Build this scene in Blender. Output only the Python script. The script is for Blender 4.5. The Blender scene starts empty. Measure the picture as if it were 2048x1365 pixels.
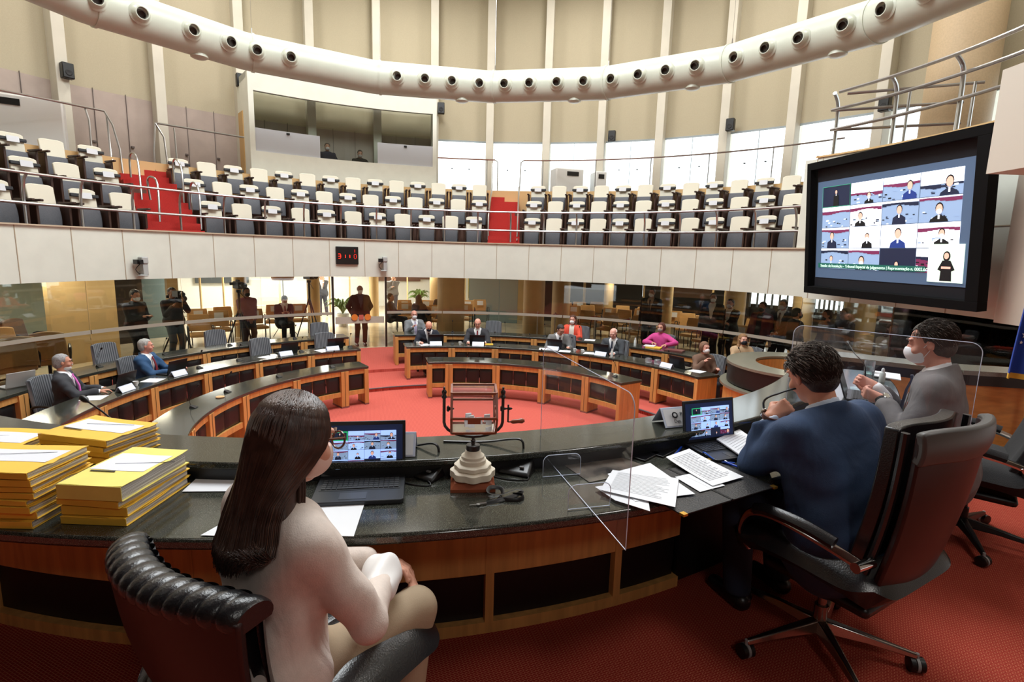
import bpy, bmesh, math, random
import numpy as np
from mathutils import Vector, Matrix
random.seed(7); np.random.seed(7)
sc = bpy.context.scene
COL = sc.collection
# ---------------------------------------------------------------- camera
FPX, PITCH, ROLL = 1071.3, .1621, .0273
_fw = np.array([0, math.cos(PITCH), -math.sin(PITCH)]); _r0 = np.array([1., 0, 0]); _u0 = np.cross(_r0, _fw)
_R = math.cos(ROLL)*_r0 + math.sin(ROLL)*_u0; _U = -math.sin(ROLL)*_r0 + math.cos(ROLL)*_u0
CAM = np.array([0, 0, 3.])
cd = bpy.data.cameras.new('camera'); cam = bpy.data.objects.new('camera', cd); COL.objects.link(cam)
cd.sensor_width = 36; cd.lens = FPX/2048*36; cd.clip_start = .05; cd.clip_end = 200
cam.matrix_world = Matrix(((_R[0], _U[0], -_fw[0], 0), (_R[1], _U[1], -_fw[1], 0), (_R[2], _U[2], -_fw[2], 3.), (0, 0, 0, 1)))
sc.camera = cam
# ---------------------------------------------------------------- light and exposure
sc.view_settings.view_transform = 'Standard'; sc.view_settings.look = 'None'
sc.view_settings.exposure = 0.22; sc.view_settings.gamma = 1.0
w = bpy.data.worlds.new('daylight'); sc.world = w; w.use_nodes = True
w.node_tree.nodes['Background'].inputs[0].default_value = (.93, .97, 1, 1)
w.node_tree.nodes['Background'].inputs[1].default_value = 2.6
def area(name, loc, size, power, color=(1, .95, .87), rot=(0, 0, 0), shape='DISK', sy=None, spread=None):
    l = bpy.data.lights.new(name, 'AREA'); l.shape = shape; l.size = size; l.energy = power; l.color = color
    if sy: l.size_y = sy
    if spread: l.spread = math.radians(spread)
    o = bpy.data.objects.new(name, l); o.location = loc; o.rotation_euler = rot; COL.objects.link(o); return o
area('chamber_lamp', (-.8, 8.2, 12.2), 7, 1500, (.93, .98, 1))
for k in range(6):
    t = math.radians(-75+k*30)
    area('gallery_lamp', (-.8+9.6*math.sin(t), 7.5+9.6*math.cos(t), 12.0), 1.4, 190, (1, .96, .9))
area('podium_fill', (2.6, 1.2, 5.2), .8, 26, (1, .96, .9))  # fill lights added to brighten the podium, no fixtures behind them
area('podium_fill', (1.2, -1.9, 5.2), .8, 28, (1, .98, .93))  # added fill from behind, brightens the wooden desk front
area('podium_fill', (-2.4, .9, 5.2), .6, 1.5, (1, .96, .9))  # weak added fill on the left
# ---------------------------------------------------------------- helpers
CC = (-.795, 7.497)      # centre of the chamber
DC = (-1.206, 6.404)     # centre of the presiding desk
def ray(x, y): return _fw*FPX + _R*(x-1024) - _U*(y-682.5)
def P(x, y, z): d = ray(x, y); return Vector(CAM + d*(z-3)/d[2])
def AY(x, y, Y): d = ray(x, y); return Vector(CAM + d*Y/d[1])
def CY(x, y, R, c=CC):
    d = ray(x, y); a = d[0]**2+d[1]**2; b = -2*(d[0]*c[0]+d[1]*c[1]); e = c[0]**2+c[1]**2-R*R
    t = (-b+math.sqrt(b*b-4*a*e))/2/a; return Vector(CAM + d*t)
def TH(x, y, R, c=CC): p = CY(x, y, R, c); return math.degrees(math.atan2(p.x-c[0], p.y-c[1]))
def pol(R, th, z, c=CC): t = math.radians(th); return Vector((c[0]+R*math.sin(t), c[1]+R*math.cos(t), z))
def s2l(c): return tuple(((v/255)/12.92 if v/255 <= .04045 else ((v/255+.055)/1.055)**2.4) for v in c)
MATS = {}
def mat(name, col, rough=.6, metal=0, spec=.5, noise=0, nscale=20, bump=0, bscale=60, emit=0, trans=0, sheen=0, col2=None, kind='noise', coat=0):
    if name in MATS: return MATS[name]
    m = bpy.data.materials.new(name); m.use_nodes = True; nt = m.node_tree; N = nt.nodes; L = nt.links
    b = N['Principled BSDF']; c = s2l(col)+(1,)
    b.inputs['Base Color'].default_value = c; b.inputs['Roughness'].default_value = rough
    b.inputs['Metallic'].default_value = metal; b.inputs['Specular IOR Level'].default_value = spec
    if coat: b.inputs['Coat Weight'].default_value = coat; b.inputs['Coat Roughness'].default_value = .08
    if sheen: b.inputs['Sheen Weight'].default_value = sheen
    if trans: b.inputs['Transmission Weight'].default_value = trans
    if emit: b.inputs['Emission Color'].default_value = c; b.inputs['Emission Strength'].default_value = emit
    tc = N.new('ShaderNodeTexCoord')
    if noise or col2:
        mp = N.new('ShaderNodeMapping'); L.new(tc.outputs['Object'], mp.inputs[0])
        if kind == 'wood': mp.inputs['Scale'].default_value = (1, 1, .08)
        if kind == 'woodx': mp.inputs['Scale'].default_value = (.08, 1, 1)
        n = N.new('ShaderNodeTexNoise'); n.inputs['Scale'].default_value = nscale; n.inputs['Detail'].default_value = 6
        L.new(mp.outputs[0], n.inputs['Vector'])
        r = N.new('ShaderNodeValToRGB'); L.new(n.outputs['Fac'], r.inputs[0])
        lo = s2l(col2) if col2 else tuple(v*(1-noise) for v in c[:3]); hi = c[:3] if col2 else tuple(min(1, v*(1+noise)) for v in c[:3])
        r.color_ramp.elements[0].position = .35; r.color_ramp.elements[1].position = .65
        r.color_ramp.elements[0].color = lo+(1,); r.color_ramp.elements[1].color = hi+(1,)
        L.new(r.outputs[0], b.inputs['Base Color'])
    if bump:
        n2 = N.new('ShaderNodeTexNoise'); n2.inputs['Scale'].default_value = bscale; n2.inputs['Detail'].default_value = 3
        L.new(tc.outputs['Object'], n2.inputs['Vector'])
        bp = N.new('ShaderNodeBump'); bp.inputs['Strength'].default_value = bump; bp.inputs['Distance'].default_value = .01
        L.new(n2.outputs['Fac'], bp.inputs['Height']); L.new(bp.outputs[0], b.inputs['Normal'])
    MATS[name] = m; return m
def folds(m, k=.5, sc=7, dist=.03):
    nt = m.node_tree; N = nt.nodes; L = nt.links; b = N['Principled BSDF']; old = b.inputs['Normal'].links[0].from_socket if b.inputs['Normal'].links else None
    tc = N.new('ShaderNodeTexCoord'); mp = N.new('ShaderNodeMapping'); mp.inputs['Scale'].default_value = (1, 1, .45); mp.inputs['Rotation'].default_value = (.5, .3, 0); L.new(tc.outputs['Object'], mp.inputs[0])
    n = N.new('ShaderNodeTexNoise'); n.inputs['Scale'].default_value = sc; n.inputs['Detail'].default_value = 2.5; n.inputs['Distortion'].default_value = .8; L.new(mp.outputs[0], n.inputs['Vector'])
    bp = N.new('ShaderNodeBump'); bp.inputs['Strength'].default_value = k; bp.inputs['Distance'].default_value = dist; L.new(n.outputs['Fac'], bp.inputs['Height'])
    if old: L.new(old, bp.inputs['Normal'])
    L.new(bp.outputs[0], b.inputs['Normal'])
def glassmat(name, tint=(1, 1, 1), refl=1.0, haze=0, ior=1.5, flat=None):
    if name in MATS: return MATS[name]
    m = bpy.data.materials.new(name); m.use_nodes = True; nt = m.node_tree; N = nt.nodes; L = nt.links
    N.remove(N['Principled BSDF']); out = N['Material Output']
    t = N.new('ShaderNodeBsdfTransparent'); t.inputs[0].default_value = tint+(1,)
    g = N.new('ShaderNodeBsdfGlossy'); g.inputs['Roughness'].default_value = .02; g.inputs[0].default_value = (refl, refl, refl, 1)
    f = N.new('ShaderNodeFresnel'); f.inputs[0].default_value = ior
    mx = N.new('ShaderNodeMixShader'); (L.new(f.outputs[0], mx.inputs[0]) if flat is None else setattr(mx.inputs[0], 'default_value', flat)); L.new(t.outputs[0], mx.inputs[1]); L.new(g.outputs[0], mx.inputs[2])
    last = mx
    if haze:
        d = N.new('ShaderNodeBsdfDiffuse'); d.inputs[0].default_value = (.9, .93, 1, 1)
        m2 = N.new('ShaderNodeMixShader'); m2.inputs[0].default_value = haze
        L.new(mx.outputs[0], m2.inputs[1]); L.new(d.outputs[0], m2.inputs[2]); last = m2
    L.new(last.outputs[0], out.inputs[0]); MATS[name] = m; return m
class MB:
    def __init__(s): s.v = []; s.f = []; s.m = []; s.mi = 0
    def mat(s, i): s.mi = i; return s
    def add(s, vs, fs):
        o = len(s.v); s.v += [tuple(v) for v in vs]; s.f += [tuple(o+i for i in f) for f in fs]; s.m += [s.mi]*len(fs); return s
    def box(s, c, d, rz=0, M=None, rx=0):
        x, y, z = (k/2 for k in d)
        V = [Vector(q) for q in ((-x,-y,-z),(x,-y,-z),(x,y,-z),(-x,y,-z),(-x,-y,z),(x,-y,z),(x,y,z),(-x,y,z))]
        R = Matrix.Rotation(rz, 3, 'Z') @ Matrix.Rotation(rx, 3, 'X')
        V = [R @ v + Vector(c) for v in V]
        if M: V = [M @ v for v in V]
        return s.add(V, [(0,3,2,1),(4,5,6,7),(0,1,5,4),(1,2,6,5),(2,3,7,6),(3,0,4,7)])
    def prism(s, poly, z0, z1, M=None):
        n = len(poly); V = [Vector((p[0], p[1], z0)) for p in poly]+[Vector((p[0], p[1], z1)) for p in poly]
        if M: V = [M @ v for v in V]
        return s.add(V, [tuple(range(n))[::-1], tuple(range(n, 2*n))]+[(i, (i+1) % n, n+(i+1) % n, n+i) for i in range(n)])
    def arc(s, R0, R1, t0, t1, z0, z1, n=24, c=CC, z0b=None, z1b=None):
        z0b = z0 if z0b is None else z0b; z1b = z1 if z1b is None else z1b
        V = []
        for i in range(n+1):
            t = t0+(t1-t0)*i/n
            V += [pol(R0, t, z0, c), pol(R1, t, z0b, c), pol(R1, t, z1b, c), pol(R0, t, z1, c)]
        F = []
        for i in range(n):
            a = 4*i
            for k in range(4): F.append((a+k, a+(k+1) % 4, a+4+(k+1) % 4, a+4+k))
        F += [(3,2,1,0), (4*n, 4*n+1, 4*n+2, 4*n+3)]
        return s.add(V, F)
    def tube(s, pts, r, n=8, closed=False, M=None, flat=None):
        pts = [Vector(p) for p in pts]; m = len(pts)
        rs = r if isinstance(r, (list, tuple)) else [r]*m
        V = []; up = None
        for i, p in enumerate(pts):
            a = pts[(i-1) % m] if (closed or i > 0) else p; b = pts[(i+1) % m] if (closed or i < m-1) else p
            t = (b-a).normalized()
            if up is None: up = t.orthogonal().normalized()
            up = (up - t*up.dot(t)); up = up.normalized() if up.length > 1e-6 else t.orthogonal().normalized()
            sd = t.cross(up)
            for k in range(n):
                an = 2*math.pi*k/n; V.append(p + (up*math.cos(an) + sd*math.sin(an)*(flat or 1))*rs[i])
        F = []
        for i in range(m if closed else m-1):
            j = (i+1) % m
            for k in range(n): F.append((i*n+k, i*n+(k+1) % n, j*n+(k+1) % n, j*n+k))
        if not closed: F += [tuple(range(n))[::-1], tuple((m-1)*n+k for k in range(n))]
        if M: V = [M @ v for v in V]
        return s.add(V, F)
    def lathe(s, prof, o=(0, 0, 0), n=20, M=None, sx=1, sy=1, lobes=0, la=0):
        V = []
        for r, z in prof:
            for k in range(n):
                a = 2*math.pi*k/n; rr = r*(1+la*math.cos(lobes*a)) if lobes else r
                V.append(Vector((rr*math.cos(a)*sx, rr*math.sin(a)*sy, z)))
        V = [(M @ v if M else v)+Vector(o) for v in V]
        F = []
        for i in range(len(prof)-1):
            for k in range(n): F.append((i*n+k, i*n+(k+1) % n, (i+1)*n+(k+1) % n, (i+1)*n+k))
        F += [tuple(range(n))[::-1], tuple((len(prof)-1)*n+k for k in range(n))]
        return s.add(V, F)
    def grid(s, fn, nu, nv, thick=0):
        """surface fn(u,v)->point with thickness along its normal"""
        pts = [[Vector(fn(i/nu, j/nv)) for j in range(nv+1)] for i in range(nu+1)]
        V = [p for r in pts for p in r]; W = nv+1
        F = [(i*W+j, (i+1)*W+j, (i+1)*W+j+1, i*W+j+1) for i in range(nu) for j in range(nv)]
        if thick:
            nr = []
            for i in range(nu+1):
                for j in range(nv+1):
                    a = pts[min(i+1, nu)][j]-pts[max(i-1, 0)][j]; b = pts[i][min(j+1, nv)]-pts[i][max(j-1, 0)]
                    c = a.cross(b); nr.append(c.normalized() if c.length > 1e-9 else Vector((0, 0, 1)))
            o = len(V); V2 = [p-q*thick for p, q in zip(V, nr)]
            F += [tuple(o+k for k in f[::-1]) for f in list(F)]
            B = [(i, 0) for i in range(nu+1)]+[(nu, j) for j in range(1, nv+1)]+[(i, nv) for i in range(nu-1, -1, -1)]+[(0, j) for j in range(nv-1, 0, -1)]
            for k in range(len(B)):
                a = B[k][0]*W+B[k][1]; b = B[(k+1) % len(B)][0]*W+B[(k+1) % len(B)][1]
                F.append((b, a, o+a, o+b))
            V = V+V2
        return s.add(V, F)
    def build(s, name, mats, parent=None, bevel=0, sub=0, angle=40, seg=2):
        me = bpy.data.meshes.new(name); me.from_pydata(s.v, [], s.f); me.validate()
        bm = bmesh.new(); bm.from_mesh(me); bmesh.ops.recalc_face_normals(bm, faces=bm.faces); bm.to_mesh(me); bm.free()
        if not isinstance(mats, (list, tuple)): mats = [mats]
        for m in mats: me.materials.append(m)
        if len(mats) > 1 and len(me.polygons) == len(s.m): me.polygons.foreach_set('material_index', s.m)
        me.polygons.foreach_set('use_smooth', [True]*len(me.polygons)); me.set_sharp_from_angle(angle=math.radians(angle))
        o = bpy.data.objects.new(name, me); COL.objects.link(o)
        if parent: o.parent = parent
        if bevel: b = o.modifiers.new('b', 'BEVEL'); b.width = bevel; b.segments = seg; b.limit_method = 'ANGLE'
        if sub: b = o.modifiers.new('s', 'SUBSURF'); b.levels = sub; b.render_levels = sub
        return o
def tag(o, label, cat, group=None, kind=None):
    if label: o['label'] = label
    if cat: o['category'] = cat
    if group: o['group'] = group
    if kind: o['kind'] = kind
    return o
def thing(name, label, cat, loc=(0, 0, 0), rz=0, group=None):
    o = bpy.data.objects.new(name, None); COL.objects.link(o); o.location = loc; o.rotation_euler = (0, 0, rz)
    o.empty_display_size = .1
    return tag(o, label, cat, group)
def struct(o): o['kind'] = 'structure'; return o
KIDS = {}
def kids(o): return [c for c in ALL if c.parent == o]
def dup(root, loc, rz, label=None, group=None):
    r = root.copy(); COL.objects.link(r); r.location = loc; r.rotation_euler = (0, 0, rz)
    if label: r['label'] = label
    if group: r['group'] = group
    if root.name not in KIDS: KIDS[root.name] = [(c, list(c.children)) for c in root.children]
    for c, gs in KIDS[root.name]:
        d = c.copy(); COL.objects.link(d); d.parent = r
        for g in gs: e = g.copy(); COL.objects.link(e); e.parent = d
    return r
def TR(x, y, z, rz=0, rx=0, ry=0): return Matrix.Translation((x, y, z)) @ Matrix.Rotation(rz, 4, 'Z') @ Matrix.Rotation(rx, 4, 'X') @ Matrix.Rotation(ry, 4, 'Y')
def bez(p0, p1, p2, p3, n=8):
    p0, p1, p2, p3 = map(Vector, (p0, p1, p2, p3))
    return [(p0*(1-t)**3+p1*3*t*(1-t)**2+p2*3*t*t*(1-t)+p3*t**3) for t in (i/n for i in range(n+1))]
def spline(pts, n=6):
    pts = [Vector(p) for p in pts]; out = []
    for i in range(len(pts)-1):
        a = pts[max(i-1, 0)]; b = pts[i]; c = pts[i+1]; d = pts[min(i+2, len(pts)-1)]
        for k in range(n):
            t = k/n; out.append(.5*((2*b)+(c-a)*t+(2*a-5*b+4*c-d)*t*t+(3*b-a-3*c+d)*t**3))
    return out+[pts[-1]]
# ---------------------------------------------------------------- materials
M_wood = mat('oak veneer', (206, 152, 88), .42, noise=.13, nscale=26, kind='wood', spec=.4)
M_woodx = mat('oak veneer lying', (206, 152, 88), .42, noise=.13, nscale=26, kind='woodx', spec=.4)
M_leather = mat('black leather', (24, 23, 24), .38, bump=.25, bscale=140)
M_black = mat('black plastic', (16, 16, 17), .4)
M_steel = mat('brushed steel', (190, 190, 190), .28, metal=1)
M_chrome = mat('polished metal', (205, 205, 205), .12, metal=1)
M_white = mat('white paper', (222, 224, 228), .7)
M_cream = mat('cream panel', (222, 224, 212), .6, noise=.03, nscale=3)
M_blind = None
def granite():
    m = mat('dark speckled granite', (44, 46, 42), .12, coat=0); nt = m.node_tree; N = nt.nodes; L = nt.links; b = N['Principled BSDF']
    tc = N.new('ShaderNodeTexCoord'); v = N.new('ShaderNodeTexNoise'); v.inputs['Scale'].default_value = 480; v.inputs['Detail'].default_value = 4
    L.new(tc.outputs['Object'], v.inputs['Vector']); r = N.new('ShaderNodeValToRGB'); e = r.color_ramp.elements
    e[0].position = .42; e[0].color = s2l((22, 24, 22))+(1,); e[1].position = .60; e[1].color = s2l((66, 68, 60))+(1,)
    q = e.new(.74); q.color = s2l((150, 150, 138))+(1,)
    L.new(v.outputs['Fac'], r.inputs[0]); L.new(r.outputs[0], b.inputs['Base Color']); b.inputs['Specular IOR Level'].default_value = .7
    return m
M_granite = granite()
def carpet(name, col, col2, sx, sy, ms=.22):
    m = mat(name, col, .95, spec=.1); nt = m.node_tree; N = nt.nodes; L = nt.links; b = N['Principled BSDF']
    tc = N.new('ShaderNodeTexCoord'); mp = N.new('ShaderNodeMapping'); mp.inputs['Rotation'].default_value = (0, 0, .5); mp.inputs['Scale'].default_value = (sx, sy, sy)
    L.new(tc.outputs['Object'], mp.inputs[0])
    br = N.new('ShaderNodeTexBrick'); br.inputs['Scale'].default_value = 1; br.inputs['Mortar Size'].default_value = ms; br.inputs['Mortar Smooth'].default_value = .6
    br.inputs['Brick Width'].default_value = 1.5; br.inputs['Row Height'].default_value = .8; br.inputs['Bias'].default_value = -.3
    br.inputs['Color1'].default_value = s2l(col)+(1,); br.inputs['Color2'].default_value = s2l(col)+(1,); br.inputs['Mortar'].default_value = s2l(col2)+(1,)
    L.new(mp.outputs[0], br.inputs[0]); L.new(br.outputs[0], b.inputs['Base Color'])
    n = N.new('ShaderNodeTexNoise'); n.inputs['Scale'].default_value = 300; L.new(tc.outputs['Object'], n.inputs['Vector'])
    bp = N.new('ShaderNodeBump'); bp.inputs['Strength'].default_value = .5; bp.inputs['Distance'].default_value = .004; L.new(br.outputs['Fac'], bp.inputs['Height']); L.new(bp.outputs[0], b.inputs['Normal'])
    return m
M_carpet = carpet('red loop carpet', (210, 106, 95), (178, 78, 67), 46, 46)
M_carpetp = carpet('red patterned carpet', (140, 42, 35), (190, 110, 82), 70, 84, .10)
M_glass = glassmat('partition glass', (.94, .97, .95))
M_acryl = glassmat('clear acrylic', (.97, .98, 1), haze=.035, flat=.05)
M_acryledge = mat('acrylic edge', (205, 215, 235), .15, spec=.8)
# ---------------------------------------------------------------- setting: floors
CX, CYc = CC
mb = MB(); mb.arc(.01, 4.2, 0, 360, -.3, 0, 72); mb.arc(4.2, 5.72, -180, 180, -.3, .07, 72); mb.arc(5.72, 7.62, -180, 180, -.3, .14, 72, z1b=.34)
struct(mb.build('floor', M_carpet)); 
mb = MB(); mb.arc(4.18, 4.23, -38, 60, .06, .078, 40); struct(mb.build('trim_1', mat('grey step nosing', (96, 86, 90), .5)))
M_stone = mat('polished beige stone', (196, 180, 152), .12, noise=.10, nscale=2.2, spec=.6)
mb = MB(); mb.arc(7.62, 21, -180, 180, -.3, .35, 72); struct(mb.build('floor_hall', M_stone))
# podium
mb = MB(); mb.arc(4.12, 9.2, 110, 216, -.2, 1.31, 48, c=DC); struct(mb.build('floor_podium', M_carpetp))
# ---------------------------------------------------------------- upper wall, columns, blinds, windows
RW = 12.6
COLS = [-87, -77.5, -68, -58.2, -48.1, -38.2, -28.7, -18.9, -9.85, -.87, 8.45, 17.3, 26.4, 35.8, 44.8, 55.1, 64.8, 74.3, 83.8]
for k in range(18): COLS.append(83.8+9.6*(k+1))
COLS = [c for c in COLS if c < 262]
M_colu = mat('pinkish painted concrete', (204, 199, 184), .65, noise=.04, nscale=2)
def blindmat():
    m = bpy.data.materials.new('beige roller blind'); m.use_nodes = True; N = m.node_tree.nodes; L = m.node_tree.links
    N.remove(N['Principled BSDF']); out = N['Material Output']
    tc = N.new('ShaderNodeTexCoord'); n = N.new('ShaderNodeTexNoise'); n.inputs['Scale'].default_value = 40; L.new(tc.outputs['Object'], n.inputs['Vector'])
    r = N.new('ShaderNodeValToRGB'); r.color_ramp.elements[0].color = s2l((184, 174, 150))+(1,); r.color_ramp.elements[1].color = s2l((196, 187, 163))+(1,); L.new(n.outputs['Fac'], r.inputs[0])
    d = N.new('ShaderNodeBsdfDiffuse'); t = N.new('ShaderNodeBsdfTranslucent'); L.new(r.outputs[0], d.inputs[0]); L.new(r.outputs[0], t.inputs[0])
    mx = N.new('ShaderNodeMixShader'); mx.inputs[0].default_value = .17; L.new(d.outputs[0], mx.inputs[1]); L.new(t.outputs[0], mx.inputs[2]); L.new(mx.outputs[0], out.inputs[0]); return m
M_blind = blindmat(); M_opaque = mat('mauve grey wall panel', (168, 152, 142), .6, noise=.05, nscale=3)
M_winglass = glassmat('window glass', (.97, 1, 1))
M_frame = mat('steel blue window frame', (150, 160, 165), .5)
for i, t in enumerate(COLS):
    mb = MB(); M = Matrix.Translation(pol(RW-.1, t, 0)) @ Matrix.Rotation(-math.radians(t), 4, 'Z')
    mb.box((0, 0, 8.4), (.26, .62, 8.2), M=M); struct(mb.build('wall_column', M_colu, bevel=.01))
ht = 6.92
for i in range(len(COLS)):
    a = COLS[i]; b = COLS[i+1] if i+1 < len(COLS) else COLS[0]+360
    A = pol(RW, a, 0); B = pol(RW, b, 0); d = (B-A); n = 6
    mid = (a+b)/2
    def pt(u, z): q = A+d*u; return (q.x, q.y, z)
    inner = lambda u, z: pt(u, z)
    mb = MB(); mb.grid(lambda u, v: pt(u, ht+v*(12.4-ht)), 1, 1, .03); struct(mb.build('wall_blind', M_blind))
    if mid < -10: # closed panels on the left
        mb = MB(); mb.grid(lambda u, v: pt(u, 4.7+v*(ht-4.7)), 1, 1, .04)
        struct(mb.build('wall_panel', M_opaque))
        mb = MB()
        for u in (.33, .66): mb.box(pt(u, 5.9)[:2]+(5.9,), (.012, .05, 2.1), rz=math.atan2(d.y, d.x))
        for u in (.3, .69): mb.box(pt(u, 5.6)[:2]+(5.6,), (.07, .12, .05), rz=math.atan2(d.y, d.x))
        struct(mb.build('trim_2', mat('dark joint', (95, 84, 80), .5)))
    elif mid < 100:
        mb = MB(); mb.box(pt(.5, 0)[:2]+((5.05+ht)/2,), (d.length-.2, .015, ht-5.05), rz=math.atan2(d.y, d.x))
        wn = struct(mb.build('window_%d' % (i+1), M_winglass))
        mb = MB()
        for z in (5.08, ht-.02): mb.box(pt(.5, 0)[:2]+(z,), (d.length-.1, .06, .05), rz=math.atan2(d.y, d.x))
        mb.box(pt(.5, 0)[:2]+((5.05+ht)/2,), (.012, .05, ht-5.05), rz=math.atan2(d.y, d.x))
        mb.build('window_frame', M_frame, wn)
        mb = MB()
        for u in (.32, .63): mb.box(pt(u, 5.9)[:2]+(5.95,), (.05, .08, .03), rz=math.atan2(d.y, d.x))
        mb.build('window_catch', M_black, wn)
    else:
        mb = MB(); mb.grid(lambda u, v: pt(u, 1.2+v*(ht-1.2)), 1, 1, .04); struct(mb.build('wall_panel', M_opaque))
mb = MB(); mb.arc(.01, 13.2, 0, 360, 12.4, 12.6, 60); struct(mb.build('ceiling', mat('white plaster', (225, 222, 214), .8)))
mb = MB(); mb.arc(12.6, 12.9, -180, 180, 4.3, 5.06, 60); struct(mb.build('wall_sill', M_cream))
# gallery tiers
ROWS = [(3.12, 7.72, 8.6), (3.68, 8.6, 9.5), (4.24, 9.5, 10.42)]
M_tier = mat('gallery floor brown', (92, 66, 56), .9); M_edge = mat('pale wood edging', (214, 176, 122), .5)
GA, GB = -112, 60.5
for k, (z, r0, r1) in enumerate(ROWS):
    mb = MB(); mb.arc(r0, r1, GA, GB, z-.5, z, 60); struct(mb.build('floor_tier', M_tier))
mb = MB(); mb.arc(10.42, 12.7, GA, GB, 4.3, 4.93, 60); mb.arc(7.64, 12.7, 60.5, 96, 4.4, 4.96, 20); struct(mb.build('floor_walkway', M_tier))
mb = MB(); mb.arc(10.36, 10.44, GA, GB, 4.25, 4.99, 60); struct(mb.build('trim_3', M_edge))
mb = MB(); mb.arc(7.66, 20, GA-40, 112, 2.55, 2.7, 60); struct(mb.build('ceiling_hall', mat('hall ceiling', (190, 178, 150), .8)))
mb = MB(); mb.arc(7.66, 12.7, GA-10, 98, 2.7, 2.8, 60); struct(mb.build('ceiling_slab', M_cream))
# stairs
def stairs(tag_, th, wd, n=11):
    a = pol(7.7, th[0], 0); b = pol(10.95, th[1], 0); d = (b-a); L = d.length; d.normalize(); rz = math.atan2(d.y, d.x)
    mb = MB()
    for k in range(n):
        z1 = 3.14+(4.95-3.14)*(k+1)/n; x0 = L*k/n
        c = a+d*(x0+(L-x0)/2); mb.box((c.x, c.y, z1-.3), (L-x0, wd, .6), rz=rz)
    return struct(mb.build(tag_, mat('stair carpet red', (176, 44, 38), .9, noise=.1, nscale=60)))
stairs('floor_stair', (3.6, 2.3), .9); stairs('floor_stair', (-57, -53.2), 1.08)
# fascia of the gallery with panel joints
M_joint = mat('beige joint', (176, 160, 136), .6)
mb = MB(); mb.arc(7.60, 7.70, GA-30, 62.3, 2.28, 3.25, 110); struct(mb.build('wall_gallery_front', M_cream))
mb = MB(); mb.arc(7.56, 7.74, GA-30, 62.3, 3.25, 3.275, 110); struct(mb.build('trim_4', mat('tan capping', (198, 180, 156), .5)))
mb = MB(); mb.arc(7.60, 7.70, 62.3, 92, 2.26, 5.02, 40); struct(mb.build('wall_screen_front', M_cream))
mb = MB(); mb.arc(7.57, 7.74, 62.1, 92, 5.02, 5.05, 40); struct(mb.build('trim_5', M_edge))
mb = MB()
for k in range(-17, 14):
    t = 2.3+6.76*k
    if t < 92: mb.box(pol(7.598, t, 0)[:2]+((2.28+3.25)/2 if t < 62 else 3.64,), (.012, .012, .97 if t < 62 else 2.76), rz=-math.radians(t))
mb.box(pol(7.598, 62.3, 0)[:2]+(3.9,), (.014, .014, 2.2), rz=-1.08)
mb.arc(7.592, 7.6, 62.3, 92, 4.72, 4.735, 30); mb.arc(7.592, 7.6, 62.3, 92, 3.56, 3.575, 30)
struct(mb.build('trim_6', M_joint))
mb = MB(); mb.arc(7.6, 9.0, 60.4, 62.4, 3.2, 5.0, 3); struct(mb.build('wall_gallery_end', M_cream))
# pier and bulkhead on the right
mb = MB(); mb.box((7.0, 7.0, 3.85), (.9, .55, 3.2)); struct(mb.build('wall_pier', M_colu))
mb = MB(); mb.box((7.3, 5.4, 3.85), (.5, 3.4, 3.2)); struct(mb.build('wall_right', mat('beige side wall', (196, 176, 146), .7)))
mb = MB(); mb.box((6.0, 4.2, 4.58), (1.4, 4.2, 1.1)); struct(mb.build('wall_bulkhead', mat('pale pink plaster', (204, 198, 184), .7)))
mb = MB(); mb.box((0, -1.0, 5.4), (14.5, 4.0, .3)); struct(mb.build('shade_slab_podium', mat('added shade slab', (92, 86, 78), .8)))  # unseen slab, added to keep top light off the foreground
mb = MB(); mb.box((0, -3.0, 3.3), (14.5, .2, 4.2)); struct(mb.build('wall_back', mat('dark wood wall', (92, 58, 38), .6)))
mb = MB(); mb.box((-7.2, -.6, 3.3), (.2, 4.8, 4.2)); struct(mb.build('wall_left', mat('dark wood wall', (92, 58, 38), .6)))
# glass partition under the gallery
for k, (t0, t1) in enumerate([(-112, -98), (-98, -84), (-84, -70.5), (-70.5, -57), (-57, -44), (-44, -31), (-20.6, -9), (-9, 3), (3, 16.6), (16.6, 32.7), (32.7, 48.9), (48.9, 62), (62, 76), (76, 92)]):
    mb = MB(); mb.arc(7.66, 7.672, t0+.08, t1-.08, .36, 2.5, 10); g = struct(mb.build('window_%d' % (60+k), M_glass))
    mb = MB(); mb.arc(7.652, 7.68, t0+.08, t1-.08, 1.27, 1.34, 10); mb.build('etched_band', mat('etched band', (168, 160, 146), .5), g)
mb = MB()
for t in (-31, -20.6): mb.box(pol(7.66, t, 0)[:2]+(1.43,), (.05, .06, 2.2), rz=-math.radians(t))
struct(mb.build('door_frame', mat('dark bronze', (40, 30, 24), .4)))
mb = MB(); mb.arc(7.66, 7.672, -30.6, -21, .37, 2.5, 8); g = struct(mb.build('door_1', M_glass))
mb = MB(); mb.arc(7.652, 7.68, -30.6, -21, 1.02, 1.2, 8); mb.build('etched_band', mat('etched band pale', (186, 180, 166), .5), g)
for nm, t, c in (('warning_disc', -26.9, (226, 130, 52)), ('door_notice', -25.6, (196, 98, 84)), ('warning_disc', -24.3, (226, 130, 52))):
    M = Matrix.Translation(pol(7.63, t, 1.19)) @ Matrix.Rotation(-math.radians(t), 4, 'Z') @ Matrix.Rotation(math.pi/2, 4, 'X')
    mb = MB()
    if nm == 'door_notice': mb.box((0, 0, 0), (.12, .13, .01), M=M)
    else: mb.lathe([(.085, -.005), (.085, .005)], n=24, M=M.to_3x3(), o=M.translation)
    mb.build(nm, mat(nm+' face', c, .5), g)
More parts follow.
